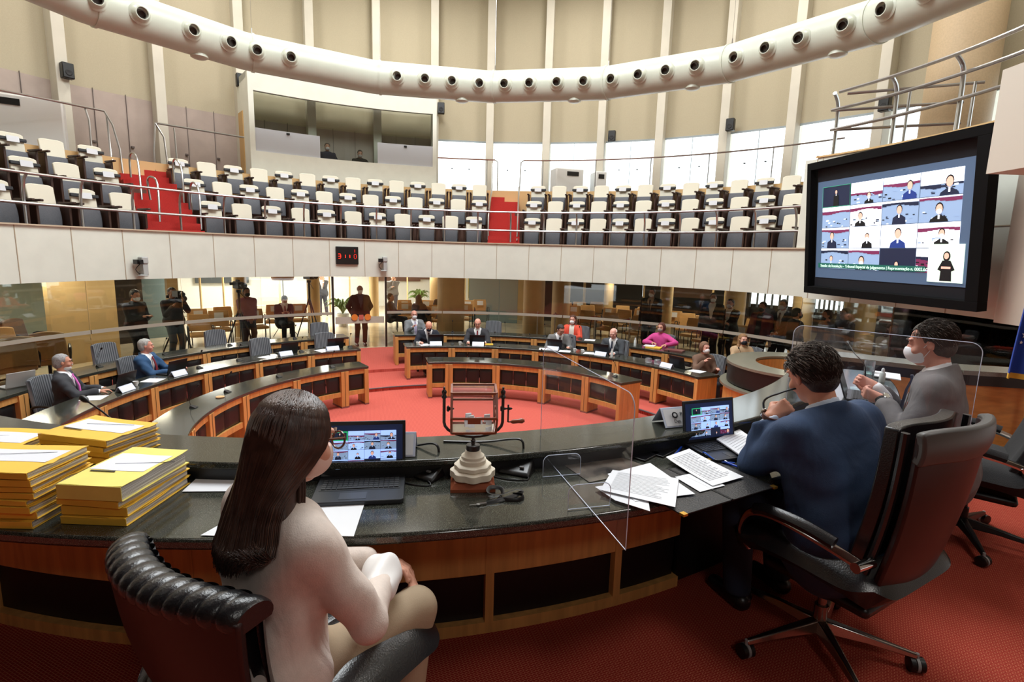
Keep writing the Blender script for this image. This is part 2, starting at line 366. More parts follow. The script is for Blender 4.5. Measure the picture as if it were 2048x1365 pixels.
# ================================================================ hall behind the glass
def hallwall(px0, px1, R, m, z0=.35, z1=2.6, th=.15, py=600, nm='wall_hall'):
    t0, t1 = TH(px0, py, R), TH(px1, py, R); mb = MB(); mb.arc(R, R+th, t0, t1, z0, z1, max(3, int((t1-t0)/4)))
    return struct(mb.build(nm, m))
Hgreen = mat('grey green wall', (150, 158, 146), .7); Hbeige = mat('tan pillar', (190, 160, 112), .6, noise=.04, nscale=3)
Hdark = mat('dark brown panelling', (52, 42, 34), .5); Hteal = mat('grey teal wall', (110, 128, 128), .6); Hwhite = mat('white lobby wall', (228, 228, 222), .7)
Hbrown = mat('brown blind', (110, 78, 58), .6)
def arcwall(t0, t1, R, m, z0=.35, z1=2.6): mb = MB(); mb.arc(R, R+.15, t0, t1, z0, z1, max(3, int(abs(t1-t0)/4))); return struct(mb.build('wall_hall', m))
arcwall(-125, TH(98, 600, 11.5), 11.5, Hgreen)
hallwall(96, 232, 9.6, Hbeige); hallwall(228, 286, 11.5, Hdark); hallwall(284, 338, 12.0, Hteal)
hallwall(336, 358, 10.5, Hbeige); hallwall(350, 945, 19, Hwhite)
hallwall(938, 1035, 13, Hteal); hallwall(1028, 1062, 14, Hbeige); hallwall(1055, 1112, 14.2, Hdark); hallwall(1108, 1500, 17.5, Hdark); hallwall(1345, 1425, 15.2, Hbrown, 1.5, 2.6)
hallwall(1495, 1700, 17.6, Hdark, .35, 1.25); hallwall(1690, 1790, 12.5, Hbeige); arcwall(TH(1745, 640, 11.8), 100, 11.8, Hdark)
# bright outside glazing seen at the right end of the hall
for k, (a, b) in enumerate([(1487, 1592), (1622, 1692)]):
    t0, t1 = TH(a, 600, 17.4), TH(b, 600, 17.4); n = 7
    mb = MB()
    for i in range(n+1): mb.box(pol(17.3, t0+(t1-t0)*i/n, 0)[:2]+(1.9,), (.07, .06, 1.5), rz=-math.radians(t0))
    mb.arc(17.28, 17.36, t0, t1, 1.78, 1.84, 6); struct(mb.build('window_%d' % (90+k), M_frame))
# pillars
for k, (px, r, R) in enumerate([(1068, .34, 9.6), (1122, .3, 10.6), (902, .42, 9.2), (480, .19, 11), (627, .2, 11.5), (748, .17, 13), (870-0, .2, 13), (1217, .17, 12.5), (1333, .19, 10.5), (1471, .28, 10.4), (1608, .26, 11), (1725, .3, 9.4), (1168, .05, 14)]):
    p = CY(px, 600, R); mb = MB(); mb.lathe([(r, .35), (r, 2.6)], n=28, o=(p.x, p.y, 0)); struct(mb.build('wall_pillar', Hbeige))
for k, (px, R) in enumerate([(402, 15), (448, 15), (560, 14.5), (660, 16), (700, 16.5), (815, 16), (935-5, 16), (1287, 14), (1425, 12), (1450, 12)]):
    p = CY(px, 600, R); mb = MB(); mb.box((p.x, p.y, 1.5), (.05, .05, 2.3)); struct(mb.build('trim_7', Hbeige))
mb = MB(); p = CY(430, 640, 15.5)
for px, R, z, h, wd, m in [(430, 17, .5, .28, 5.2, 0), (640, 18, .6, .5, 5, 0)]:
    q = CY(px, 600, R); mb.box((q.x, q.y, z), (wd, .4, h), rz=-math.radians(TH(px, 600, R)))
struct(mb.build('trim_8', mat('pale lobby step', (206, 204, 190), .6)))
for px, w_, z, h, c in [(790, 2.4, 2.05, 1.0, (96, 66, 58)), (850-5, 1.3, 2.1, .9, (96, 66, 58)), (520, 1.5, 2.2, .7, (120, 138, 150)), (600, 2.2, 2.2, .7, (120, 138, 150)), (690, 2.0, 2.2, .7, (120, 138, 150)), (445, 2, 1.9, .9, (60, 64, 66))]:
    q = CY(px, 560, 18.8); mb = MB(); mb.box((q.x, q.y, z), (w_, .06, h), rz=-math.radians(TH(px, 560, 18.8))); struct(mb.build('window_%d' % (70+len(COL.objects) % 9), mat('blind %d' % c[0], c, .6)))
for px, R, e in [(420, 11.5, 26), (520, 14, 55), (640, 13, 60), (760, 15, 60), (860, 13, 50), (960, 11, 6), (660, 17, 45), (460, 17, 45)]:
    q = CY(px, 600, R); area('hall_fill', (q.x, q.y, 2.52), .9, e*2.3, (1, .96, .9))  # added fill under the hall ceiling, makes the lobby bright
for px, R, e in [(1230, 12, 2.5), (1400, 11, 2.5), (1600, 10, 1.5), (150, 9, 1.6), (300, 9, 1.2), (40, 9.8, 2.5), (1850, 9.2, .8)]:
    q = CY(px, 600, R); area('hall_fill', (q.x, q.y, 2.52), .5, e*11, (1, .88, .68))  # weaker added fill for the rest of the hall
# tan hall chairs
M_tan = mat('tan upholstery', (190, 146, 92), .7, noise=.05, nscale=30)
def tan_chair(paper):
    t = thing('hall_chair', 'x', 'chair')
    mb = MB(); mb.grid(lambda u, v: ((u-.5)*.50*(1-.18*abs(v-.5)), .21+.05*v+.03*math.cos((u-.5)*3), .50+.42*v), 6, 6, .06)
    mb.build('backrest', M_tan, t, bevel=.012)
    mb = MB(); mb.box((0, 0, .44), (.5, .48, .08)); mb.build('seat', M_tan, t, bevel=.025)
    for s in (-1, 1):
        mb = MB(); mb.tube(spline([(s*.27, .2, .0), (s*.27, .16, .4), (s*.27, .18, .62), (s*.27, -.1, .66), (s*.27, -.2, .6), (s*.26, -.22, 0)], 4), .013, 6); mb.build('leg', M_black, t)
    if paper:
        mb = MB(); mb.box((0, .168, .80), (.22, .01, .16), rx=-.1); mb.build('paper_notice', M_white, t)
    return t
HC = []
hall_px = [(398, 606, 10.3, 1), (438, 612, 9.6, 1), (452, 604, 10.6, 0), (548, 600, 10.6, 1), (512, 606, 9.6, 1), (598, 606, 10.6, 1), (540, 622, 9.2, 0), (400, 640, 9.0, 0), (810, 598, 11.6, 1), (850, 598, 11.6, 1), (810, 606, 10.6, 1), (868, 614, 9.7, 1), (903, 600, 11.4, 1), (935, 600, 11.6, 1), (962, 600, 11.6, 1), (927, 608, 10.4, 1), (900, 620, 9.4, 0), (845, 622, 9.2, 0),
 (1130, 594, 12.4, 0), (1162, 594, 12.4, 1), (1192, 598, 12.4, 0), (1146, 604, 11.2, 1), (1178, 606, 11.2, 0), (1213, 608, 11.2, 1), (1247, 600, 12.2, 0), (1244, 612, 10.8, 0), (1276, 614, 10.8, 1), (1215, 625, 9.6, 0), (1170, 620, 9.8, 0), (1290, 602, 12, 0), (1320, 616, 10.4, 0), (1346, 620, 10.2, 1), (1373, 608, 11.2, 0), (1385, 622, 10, 0), (1403, 616, 10.8, 1), (1270, 632, 9.2, 0), (1440-28, 634, 9.2, 0), (1500, 622, 10.2, 0), (1480, 634, 9.4, 1), (1545, 626, 10, 1), (1662, 640, 9.4, 0), (1700, 644, 9.2, 0), (1712, 650, 8.9, 0)]
protos = [tan_chair(0), tan_chair(1)]
places = {0: 'at the right of the hall', 1: 'in the hall'}
def chair_label(k):
    px, py, R, pp = hall_px[k]
    zones = [(0, 690, 'left of the glass door'), (690, 1000, 'between door and round pillars'), (1000, 1230, 'behind the red rope'), (1230, 1420, 'around the standing man'), (1420, 1600, 'behind the standing group'), (1600, 2048, 'under the screen')]
    z = [z for z in zones if z[0] <= px < z[1]][0]
    near = [q for q in hall_px if z[0] <= q[0] < z[1]]; near.sort(key=lambda q: q[0])
    i = near.index(hall_px[k]); o = ['leftmost', 'second', 'third', 'fourth', 'fifth', 'sixth', 'seventh', 'eighth', 'ninth', 'tenth', 'eleventh', 'twelfth', 'thirteenth']
    return 'tan chair %s, %s %s of those %s' % ('with white notice' if pp else 'without notice', o[i], '' if i == 0 else 'from left', z[2])
pill = [o for o in COL.objects if o.name.startswith('wall_pillar')]
pc = []
for o in pill:
    vs = [v.co for v in o.data.vertices]; pc.append((sum(v.x for v in vs)/len(vs), sum(v.y for v in vs)/len(vs), (max(v.x for v in vs)-min(v.x for v in vs))/2))
put_ = []
for k, (px, py, R, pp) in enumerate(hall_px):
    bad = lambda q: any(math.hypot(q.x-a, q.y-b) < r+.36 for a, b, r in pc) or any(math.hypot(q.x-a, q.y-b) < .62 for a, b in put_)
    for _ in range(9):
        p = CY(px, py, R)
        if not bad(p): break
        R += .2
    if bad(p): continue
    put_.append((p.x, p.y)); t = TH(px, py, R)
    side = 'left of the glass door' if px < 700 else ('right of the glass door' if px < 1000 else 'at the right-hand side')
    n = sum(1 for q in hall_px[:k] if (q[0] < 700) == (px < 700) and (q[0] < 1000) == (px < 1000))
    o = dup(protos[pp], (p.x, p.y, .35), -math.radians(t)+random.uniform(-.3, .3), chair_label(k), 'tan chairs in the hall')
for q in protos:
    for c in list(q.children): bpy.data.objects.remove(c)
    bpy.data.objects.remove(q)
M_brown = mat('brown leather', (86, 62, 44), .5)
for k, (px, py, R, m, lb) in enumerate([(55, 625, 10.1, M_brown, 'brown leather armchair with high back in the far left hall'), (25, 645, 8.9, M_tan, 'light tan ribbed chair in the far left hall in front of brown armchair'), (-2, 622, 10.0, M_brown, 'brown leather armchair cut by left picture edge in the hall'), (95, 690, 8.3, M_tan, 'tan chair close behind glass at far left, beside beige pillar'), (22, 700, 8.2, M_tan, 'tan chair close behind glass at picture left edge')]):
    p = CY(px, py, R); rz = -math.radians(TH(px, py, R))+[.4, .1, .6, 2.6, 2.8][k]
    t = thing('armchair', lb, 'armchair', (p.x, p.y, .35), rz)
    mb = MB(); mb.grid(lambda u, v: ((u-.5)*.58*(1-.15*v), .24+.08*v, .46+.52*v+.04*math.sin(u*3.1)), 8, 8, .09); mb.build('backrest', m, t, bevel=.02)
    mb = MB(); mb.box((0, 0, .42), (.56, .5, .12)); mb.build('seat', m, t, bevel=.03)
    for s in (-1, 1):
        mb = MB(); mb.tube(spline([(s*.3, .2, .4), (s*.32, .2, .66), (s*.32, -.2, .66), (s*.3, -.2, .4)], 4), .02, 6); mb.build('armrest', M_black, t)
    mb = MB(); mb.lathe([(.03, .08), (.03, .38)], n=10)
    for a in range(5): mb.tube([(0, 0, .09), (.28*math.cos(a*1.257), .28*math.sin(a*1.257), .04)], .02, 6)
    mb.build('pedestal', M_black, t)
# plants, flags, rope barrier, table
M_leaf = mat('green leaves', (92, 124, 62), .6, noise=.2, nscale=20)
for px, py, R, lb in [(685, 600, 12, 'palm in a white pot left of the standing guard'), (838, 580, 16, 'leafy plant in the lobby behind tan chairs')]:
    p = CY(px, py, R); t = thing('potted_plant', lb, 'plant', (p.x, p.y, .35))
    mb = MB(); mb.lathe([(.16, 0), (.22, .45), (.20, .45), (.19, .40)], n=20); mb.build('pot', M_white, t)
    mb = MB()
    for i in range(46):
        a = i*2.4; l = random.uniform(.35, .65); h = random.uniform(.35, .75)
        pts = bez((0, 0, .42), (.1*math.cos(a), .1*math.sin(a), .42+h*.8), (l*.6*math.cos(a), l*.6*math.sin(a), .42+h), (l*math.cos(a), l*math.sin(a), .42+h*.55), 5)
        mb.tube(pts, [.006, .025, .035, .03, .02, .004], 4, flat=.15)
    mb.build('foliage', M_leaf, t)
def flag(name, lb, p, cols, h=2.1, rz=0, w_=.42):
    t = thing('flag', lb, 'flag', p, rz)
    mb = MB(); mb.lathe([(.014, 0), (.014, h)], n=8); mb.lathe([(.0, h), (.03, h+.03), (0, h+.09)], n=10); mb.lathe([(.16, 0), (.15, .04), (.03, .06)], n=20); mb.build('pole', mat('brass pole', (190, 160, 80), .3, metal=.8), t)
    mb = MB(); mb.grid(lambda u, v: (.02+w_*u*(.75+.25*v), .06*math.sin(u*16)*(1.1-.5*v)+.03, h-.08-(h-.7)*(1-v)-.12*u), 36, 10, .006)
    n = len(cols)
    mb.m = []
    for k in range(len(mb.f)):
        ii = (k % (360))//10; jj = (k % 360) % 10
        mb.m.append(min(n-1, int(ii/36*n)))
    mb.m = mb.m[:len(mb.f)]
    mb.build('cloth', cols, t)
    return t
fb = mat('flag blue', (24, 62, 150), .7); fgn = mat('flag green', (44, 140, 70), .7); fy = mat('flag yellow', (226, 196, 60), .7); fr = mat('flag red', (196, 40, 44), .7)
q = CY(937, 560, 16.5); flag('f', 'national flag in green yellow and blue, in the lobby behind the glass', (q.x, q.y, .35), [fgn, fb, fy, fgn], 2.1)
q = CY(951, 560, 16.4); flag('f', 'red white and green flag, right of the national flag in the lobby', (q.x, q.y, .35), [fgn, M_white, fr], 2.08)
t = thing('rope_barrier', 'dark red rope barrier on steel posts in the hall right of the round pillars', 'barrier', CY(1100, 640, 8.9)*1.0)
t.location.z = .35; o0 = t.location.copy()
prev = None
for px in (1075, 1110, 1190, 1260):
    p = CY(px, 640, 8.9); l = (p.x-o0.x, p.y-o0.y)
    mb = MB(); mb.lathe([(.15, 0), (.15, .02), (.02, .03), (.02, .9), (.03, .92)], n=14, o=(l[0], l[1], 0)); mb.build('post', M_steel, t)
    if prev: mb = MB(); mb.tube(bez((prev[0], prev[1], .87), (prev[0]*.7+l[0]*.3, prev[1]*.7+l[1]*.3, .78), (prev[0]*.3+l[0]*.7, prev[1]*.3+l[1]*.7, .78), (l[0], l[1], .87)), .022, 8); mb.build('rope', mat('dark red rope', (140, 24, 26), .7), t)
    prev = l
# umbrella-like softbox on stand
q = CY(567, 600, 10.6); t = thing('light_stand', 'photo lamp with a striped salmon shade on a stand behind the glass', 'lamp', (q.x, q.y, .35))
mb = MB(); mb.lathe([(.015, 0), (.012, 1.75)], n=8); [mb.tube([(0, 0, .5), (.4*math.cos(a), .4*math.sin(a), 0)], .01, 5) for a in (0, 2.1, 4.2)]; mb.build('stand', M_black, t)
mb = MB(); mb.lathe([(.30, 1.68), (.36, 1.9), (.36, 2.1), (.3, 2.15)], n=20); mb.build('lamp_shade', mat('salmon shade', (206, 152, 122), .6), t)
# ================================================================ duct
M_duct = mat('cream painted duct', (204, 209, 193), .35, spec=.5, noise=.02, nscale=4)
DR, DZ, Rd = 8.45, 7.58, .415
t = thing('air_duct', 'big cream round air duct ringing the chamber above the gallery', 'duct', (0, 0, 0))
mb = MB(); ths = [21.3*k for k in range(-6, 7)]
path = [pol(DR, a, DZ) for a in ths]
pp = []
for i in range(len(path)-1):
    a, b = path[i], path[i+1]; k = .035
    pp += [a.lerp(b, k), a.lerp(b, 1-k)]
def ring(mb, pts, r, n=32):
    mb.tube(pts, r, n)
ring(mb, pp, Rd); mb.build('duct_pipe', M_duct, t, angle=60)
for i in range(1, len(path)-1):
    d = (path[i+1]-path[i]).normalized(); c = path[i]+d*.12
    mb = MB(); mb.tube([c-d*.03, c-d*.03, c+d*.03], [Rd, Rd+.018, Rd+.018], 32); mb.build('duct_collar', M_duct, t)
    mb = MB(); mb.tube([c+Vector((0, 0, Rd)), c+Vector((0, 0, Rd+.14))], .012, 6); mb.tube([c+Vector((0, 0, Rd+.14)), Vector((c.x, c.y, 12.4))], .004, 4); mb.build('hanger', M_steel, t)
mb = MB()
outs = [(115, -10), (200, 20), (281, 56), (378, 84), (451, 103), (519, 120), (581, 135), (797, 166), (850, 175), (901, 178), (953, 182), (1014, 184), (1062, 181), (1114, 183), (1164, 182), (1229, 176), (1283, 167), (1335, 161), (1390, 154), (1478, 137), (1541, 121), (1605, 103), (1684, 84), (1780, 50), (1863, 17), (1945, -10)]
def segpoint(a):
    k = math.floor(a/21.3); p0, p1 = pol(DR, 21.3*k, DZ), pol(DR, 21.3*(k+1), DZ); A = Vector((CC[0], CC[1], DZ)); d = pol(1, a, DZ)-A
    # intersect ray from centre with the straight duct run
    e = p1-p0; den = d.x*e.y-d.y*e.x; s = ((p0.x-A.x)*e.y-(p0.y-A.y)*e.x)/den; nrm = Vector((-e.y, e.x, 0)).normalized()
    if nrm.dot(d) > 0: nrm = -nrm
    return A+d*s, nrm
for k, (px, py) in enumerate(outs):
    a = TH(px, py-3, DR-.4); c, nrm = segpoint(a)
    dn = (nrm+Vector((0, 0, -.12))).normalized(); M = dn.to_track_quat('Z', 'Y').to_matrix().to_4x4(); M.translation = c+dn*(Rd-.03)
    mb = MB(); mb.lathe([(.20, 0), (.205, .03), (.17, .05), (.155, .11), (.12, .15), (.105, .15), (.1, .08), (0, .07)], n=28, M=M.to_3x3(), o=M.translation); mb.build('air_nozzle', M_duct, t)
    mb = MB(); aim = (dn+Vector((random.uniform(-.3, .3), 0, -.2))).normalized(); M2 = aim.to_track_quat('Z', 'Y').to_matrix(); mb.lathe([(.085, .06), (.085, .165), (.07, .165), (.07, .10), (0, .10)], n=24, M=M2, o=M.translation); nz = mb.build('nozzle_opening', mat('nozzle dark', (46, 40, 32), .5), t)
for px, py in [(394, 113), (924, 195), (1150, 201), (1388, 178), (1680, 112)]:
    c, nrm = segpoint(TH(px, py, DR)); mb = MB(); mb.lathe([(.17, .1), (.18, -.02), (.12, -.05), (0, -.06)], n=24, o=(c.x, c.y, DZ-Rd)); mb.build('bottom_outlet', M_duct, t)
# ================================================================ control booth
bt = thing('control_booth', 'cream control booth with a long window at the back of the gallery', 'booth', (0, 0, 0))
t0, t1 = -38.9, -9.7
mb = MB(); mb.arc(10.85, 11.0, t0, t1, 4.93, 5.72, 20); mb.arc(10.85, 11.0, t0, t1, 7.36, 7.88, 20); mb.arc(10.85, 11.0, t0, t0+.75, 5.72, 7.36, 2); mb.arc(10.85, 11.0, t1-.65, t1, 5.72, 7.36, 2)
mb.arc(11.0, 12.12, t1-.6, t1, 4.93, 7.88, 2); mb.arc(11.0, 12.12, t0, t0+.6, 4.93, 7.88, 2); mb.arc(11.0, 12.12, t0, t1, 7.7, 7.88, 16); mb.build('booth_shell', M_cream, bt)
mb = MB(); mb.arc(11.5, 12.0, t0-.12, t0+.05, 4.95, 6.9, 2); mb.build('booth_door', mat('ochre door', (196, 160, 104), .6), bt)
mb = MB(); mb.arc(10.90, 10.91, t0+.75, t1-.65, 5.72, 7.36, 20); mb.build('booth_glass', M_glass, bt)
fro = mat('frosted panel', (186, 190, 196), .4)
for a, b in [(t0+.75, TH(640, 300, 10.9)), (TH(755, 300, 10.9), t1-.65)]:
    mb = MB(); mb.arc(10.87, 10.885, a, b, 5.72, 6.36, 8); mb.build('frosted_pane', fro, bt)
    mb = MB(); mb.box(pol(10.86, (a+b)/2, 6.3), (.09, .03, .05), rz=-math.radians((a+b)/2)); mb.build('glass_clip', M_black, bt)
mb = MB(); mb.arc(11.05, 11.5, t0+2, t1-2, 5.62, 5.66, 12); mb.build('booth_counter', M_black, bt)
# speakers on columns
for px, py, R in [(134, 142, 12.1), (481, 161, 11.9), (882, 217, 12.1), (1224, 273, 12.1), (1461, 250, 12.1), (1770, 208, 12.0)]:
    p = CY(px, py, R); a = TH(px, py, R); t = thing('wall_speaker', 'small black loudspeaker on %s' % {134: 'the leftmost gallery column', 481: 'the left edge of the control booth', 882: 'the column right of the control booth', 1224: 'the column above the centre right windows', 1461: 'the column left of the big screen', 1770: 'the column above the right railings'}[px], 'speaker', p, -math.radians(a), 'loudspeakers on the columns')
    mb = MB(); mb.box((0, 0, 0), (.24, .2, .36)); mb.build('speaker_box', M_black, t, bevel=.02)
    mb = MB(); mb.lathe([(.075, 0), (.06, .012), (0, .005)], n=16, M=Matrix.Rotation(math.pi/2, 3, 'X'), o=(0, -.1, -.05)); mb.build('speaker_grille', mat('speaker mesh', (34, 34, 36), .7), t)
    mb = MB(); mb.box((0, .2, 0), (.06, .25, .06)); mb.build('bracket', M_black, t)
# air conditioning cabinets
for px, py, R, wd, h, lb, slot in [(50, 270, 11.7, 1.5, 1.25, 'large white air conditioning cabinet at the left end of the gallery', -.2), (1133, 368, 11.8, 1.0, .95, 'white air conditioning cabinet before the windows right of the centre stairs', .1), (1196, 368, 12.2, .4, .9, 'narrow white cabinet beside a column right of the centre stairs', 0)]:
    p = CY(px, py, R); a = TH(px, py, R); t = thing('floor_cabinet', lb, 'air conditioner', (p.x, p.y, 4.93), -math.radians(a)+.5*(1 if px > 500 else -1))
    mb = MB(); mb.box((0, 0, h/2), (wd, .6, h)); mb.build('casing', mat('white enamel', (226, 228, 226), .5), t, bevel=.04)
    mb = MB(); mb.box((slot, -.305, h-.17), (.42 if wd > .5 else .2, .02, .14)); mb.build('air_grille', M_black, t)
# round shaft on the right
p = CY(1915, 200, 11.3); mb = MB(); mb.lathe([(.62, 4.9), (.62, 12.4)], n=36, o=(p.x, p.y, 0)); struct(mb.build('wall_round_shaft', mat('beige ribbed shaft', (196, 172, 138), .6, noise=.05, nscale=30)))
# ================================================================ railings
def rail_thing(lb, loc=(0, 0, 0)): return thing('railing', lb, 'railing', loc)
R0 = 7.68
t = rail_thing('long steel railing along the gallery front')
for z in (4.12, 3.62):
    mb = MB(); mb.tube([pol(R0-(.0 if z > 4 else .02), a, z) for a in np.arange(-112, 61.6, 1.5)], .026, 8); mb.build('rail_tube', M_steel, t)
for a in list(np.arange(-110, 62, 6.76)):
    q = pol(R0, a, 0); o = pol(R0+.13, a, 0)
    mb = MB(); mb.tube([(o.x, o.y, 3.27), (o.x, o.y, 3.55), (o.x*.95+q.x*.05, o.y*.95+q.y*.05, 3.85), (o.x*.6+q.x*.4, o.y*.6+q.y*.4, 4.03), (q.x, q.y, 4.12)], .024, 8); mb.build('rail_post', M_steel, t)
t = rail_thing('steel railing of the walkway above the top seat row')
RB = 10.85
for (pa, pb, py0, py1) in [(875, 990, 318, 322), (1048, 1690, 322, 281)]:
    a0, a1 = TH(pa, py0, RB), TH(pb, py1, RB)
    mb = MB(); pts = [pol(RB, a0+(a1-a0)*k/16, 6.02) for k in range(17)]
    mb.tube(pts, .022, 6); mb.build('rail_tube', M_steel, t)
    ends = [a1] if pa < 900 else [a0]
    for a in ends: mb = MB(); mb.tube([pol(RB, a, 6.02), pol(RB-.03, a+(.5 if pa < 900 else -.5), 5.95), pol(RB-.3, a+(.6 if pa < 900 else -.6), 4.5)], .022, 6); mb.build('rail_post', M_steel, t)
    for px in ([974] if pa < 900 else [1086, 1192, 1302, 1418, 1545]):
        a = TH(px, 325, RB); mb = MB(); mb.tube([pol(RB, a, 6.02), pol(RB, a, 4.96)], .016, 6); mb.build('rail_post', M_steel, t)
t = rail_thing('steel railing at the far left above the top seats')
for (x0, y0, x1, y1) in [(-40, 172, 208, 222), (310, 246, 488, 275)]:
    A = CY(x0, y0, 10.6); B = CY(x1, y1, 10.6); mb = MB(); mb.tube([A, B], .024, 8); mb.build('rail_tube', M_steel, t)
for pts in [[(208, 222), (225, 250), (240, 300), (246, 350)], [(170, 216), (178, 240), (183, 296)], [(213, 230), (222, 310), (226, 322)], [(310, 246), (328, 275), (338, 350)], [(348, 256), (354, 320)], [(310, 246), (308, 300), (311, 352)]]:
    mb = MB(); mb.tube([CY(x, y, 10.6-.25*i/2) for i, (x, y) in enumerate(pts)], .022, 8); mb.build('rail_post', M_steel, t)
def hoop(lb, pts, R):
    t = rail_thing(lb); mb = MB(); mb.tube(spline([CY(x, y, r) for (x, y, r) in pts], 4), .022, 8); mb.build('rail_tube', M_steel, t)
hoop('steel hoop handrail on the upper left stair', [(262, 355, 9.7), (259, 315, 9.7), (266, 306, 9.5), (276, 325, 9.3), (284, 400, 9.1)], 0)
hoop('steel hoop handrail on the lower left stair', [(301, 400, 8.7), (295, 362, 8.7), (303, 354, 8.5), (315, 370, 8.3), (320, 450, 8.1)], 0)
hoop('steel hoop handrail right of the upper left stair', [(349, 365, 9.4), (346, 325, 9.4), (354, 320, 9.2), (364, 345, 9.0), (368, 415, 8.9)], 0)
hoop('steel hoop handrail right of the lower left stair', [(384, 425, 8.6), (381, 375, 8.6), (388, 366, 8.4), (398, 385, 8.2), (403, 460, 8.0)], 0)
hoop('steel handrail left of the centre stairs', [(985, 328, 10.7), (984, 375, 10.0), (978, 420, 8.8), (976, 480, 8.0)], 0)
hoop('steel handrail right of the centre stairs', [(1038, 375, 10.0), (1036, 420, 8.8), (1034, 482, 8.0)], 0)
# big railing above the screen wall
t = rail_thing('curved triple steel railing on top of the screen wall')
RS = 7.62
zr = [CY(1820, 140, RS-.25).z, CY(1800, 187, RS).z, CY(1790, 232, RS).z]
for i, (zz, s) in enumerate(zip(zr, (-.22, -.04, 0))):
    mb = MB(); mb.tube([pol(RS+s, a, zz) for a in np.arange(TH(1690-25*(i > 0), 230, RS), 95, 1.5)], .03, 8); mb.build('rail_tube', M_steel, t)
for bx, by in [(1666, 292), (1782, 264), (1914, 222)]:
    a = TH(bx, by, RS+.05); q = pol(RS+.08, a, 0); r = pol(RS-.22, a+.8, 0)
    mb = MB(); mb.tube(spline([(q.x, q.y, 5.03), (q.x, q.y, 5.45), (q.x*.85+r.x*.15, q.y*.85+r.y*.15, zr[0]-.16), (r.x, r.y, zr[0])], 4), .034, 8); mb.build('rail_post', M_steel, t)
t = rail_thing('steel railing returning behind the screen wall corner')
for i, (z, dz) in enumerate(((zr[0], 0), (zr[1], 0), (zr[2], 0))):
    a0 = TH(1690-25*(i > 0), 230, RS); A = pol(RS, a0, z); B = pol(9.0, a0+10, z-.02)
    mb = MB(); mb.tube([A, B], .026, 8); mb.build('rail_tube', M_steel, t)
q0 = pol(8.9, TH(1690, 230, RS)+9.5, 0); mb = MB(); mb.tube([(q0.x, q0.y, 4.96), (q0.x, q0.y, zr[0])], .026, 8); mb.build('rail_post', M_steel, t)
q0 = pol(8.4, TH(1690, 230, RS)+4.5, 0); mb = MB(); mb.tube([(q0.x, q0.y, 4.96), (q0.x, q0.y, zr[0]-.02)], .026, 8); mb.build('rail_post', M_steel, t)
# ================================================================ gallery seats
M_seatc = mat('cream seat shell', (228, 222, 202), .5); M_pad = mat('slate seat fabric', (98, 100, 106), .8, noise=.08, nscale=60); M_armd = mat('dark walnut arm', (62, 38, 28), .45)
M_band = mat('black fabric band', (34, 35, 40), .6)
def gseat(banded):
    t = thing('gallery_seat', 'x', 'seat')
    def back(u, v):
        a = (u-.5)*2; h = v
        wd = .226*(1-.06*(1-v)); top = .90-.035*abs(a)**5
        return (a*wd, .30+.10*v+.03*math.cos(a*1.2)-.03, .26+(top-.26)*h)
    mb = MB(); mb.grid(back, 10, 8, .05); mb.build('backrest', M_seatc, t, bevel=.012)
    mb = MB(); mb.grid(lambda u, v: ((u-.5)*.42, .20+.05*v-.03*math.sin(v*3.1), .14+.40*v), 6, 6, .09); mb.build('seat_pad', M_pad, t, bevel=.02)
    for s in (-1, 1):
        mb = MB(); mb.box((s*.268, .22, .28), (.045, .34, .56)); mb.box((s*.268, .12, .585), (.058, .42, .04)); mb.build('armrest', M_armd, t, bevel=.01)
    if banded:
        mb = MB(); mb.box((0, .333, .765), (.49, .06, .06), rx=-.15); mb.build('seat_band', M_band, t, bevel=.008)
        mb = MB(); mb.box((0, .283, .765), (.21, .012, .115), rx=-.15); mb.build('paper_notice', M_white, t)
    return t
SP = [gseat(False), gseat(True)]
ordn = ['first', 'second', 'third', 'fourth', 'fifth', 'sixth', 'seventh', 'eighth', 'ninth', 'tenth', 'eleventh', 'twelfth', 'thirteenth', 'fourteenth', 'fifteenth']
rown = ['front row', 'middle row', 'top row']
blocks = []  # row, angles, flags
for row, (z, r, mids) in enumerate([(3.12, 7.95, ([-49.69, -44.95, -40.16, -35.28, -30.76, -25.92, -21.4, -16.65, -12.02, -7.41, -2.73], [8.88+4.31*k for k in range(12)], [-62.1-4.9*k for k in range(6)])),
                           (3.68, 8.85, ([-49.8+3.99*k for k in range(13)], [8.41+4.03*k for k in range(12)], [-61-4.5*k for k in range(6)])),
                           (4.24, 9.78, ([-49.8+3.67*k for k in range(14)], [8.5+3.75*k for k in range(13)], [-60.2-4.0*k for k in range(6)]))]):
    for b, angs in enumerate(mids):
        for k, a in enumerate(angs):
            bd = (k % 2 == 0)
            if b == 2: bd = (k % 2 == (1 if row == 0 else 0))
            if b == 2 and k > 4 and row > 0: continue
            where = ['%s seat right of the left stairs', '%s seat right of the centre stairs', '%s seat left of the left stairs'][b] % ordn[k]
            look = 'banded noticed cream gallery seat' if bd else 'plain cream gallery seat'
            p = pol(r, a, z)
            dup(SP[bd], p, -math.radians(a), '%s, %s, %s' % (look, rown[row], where), 'cream gallery seats')
for q in SP:
    for c in list(q.children): bpy.data.objects.remove(c)
    bpy.data.objects.remove(q)
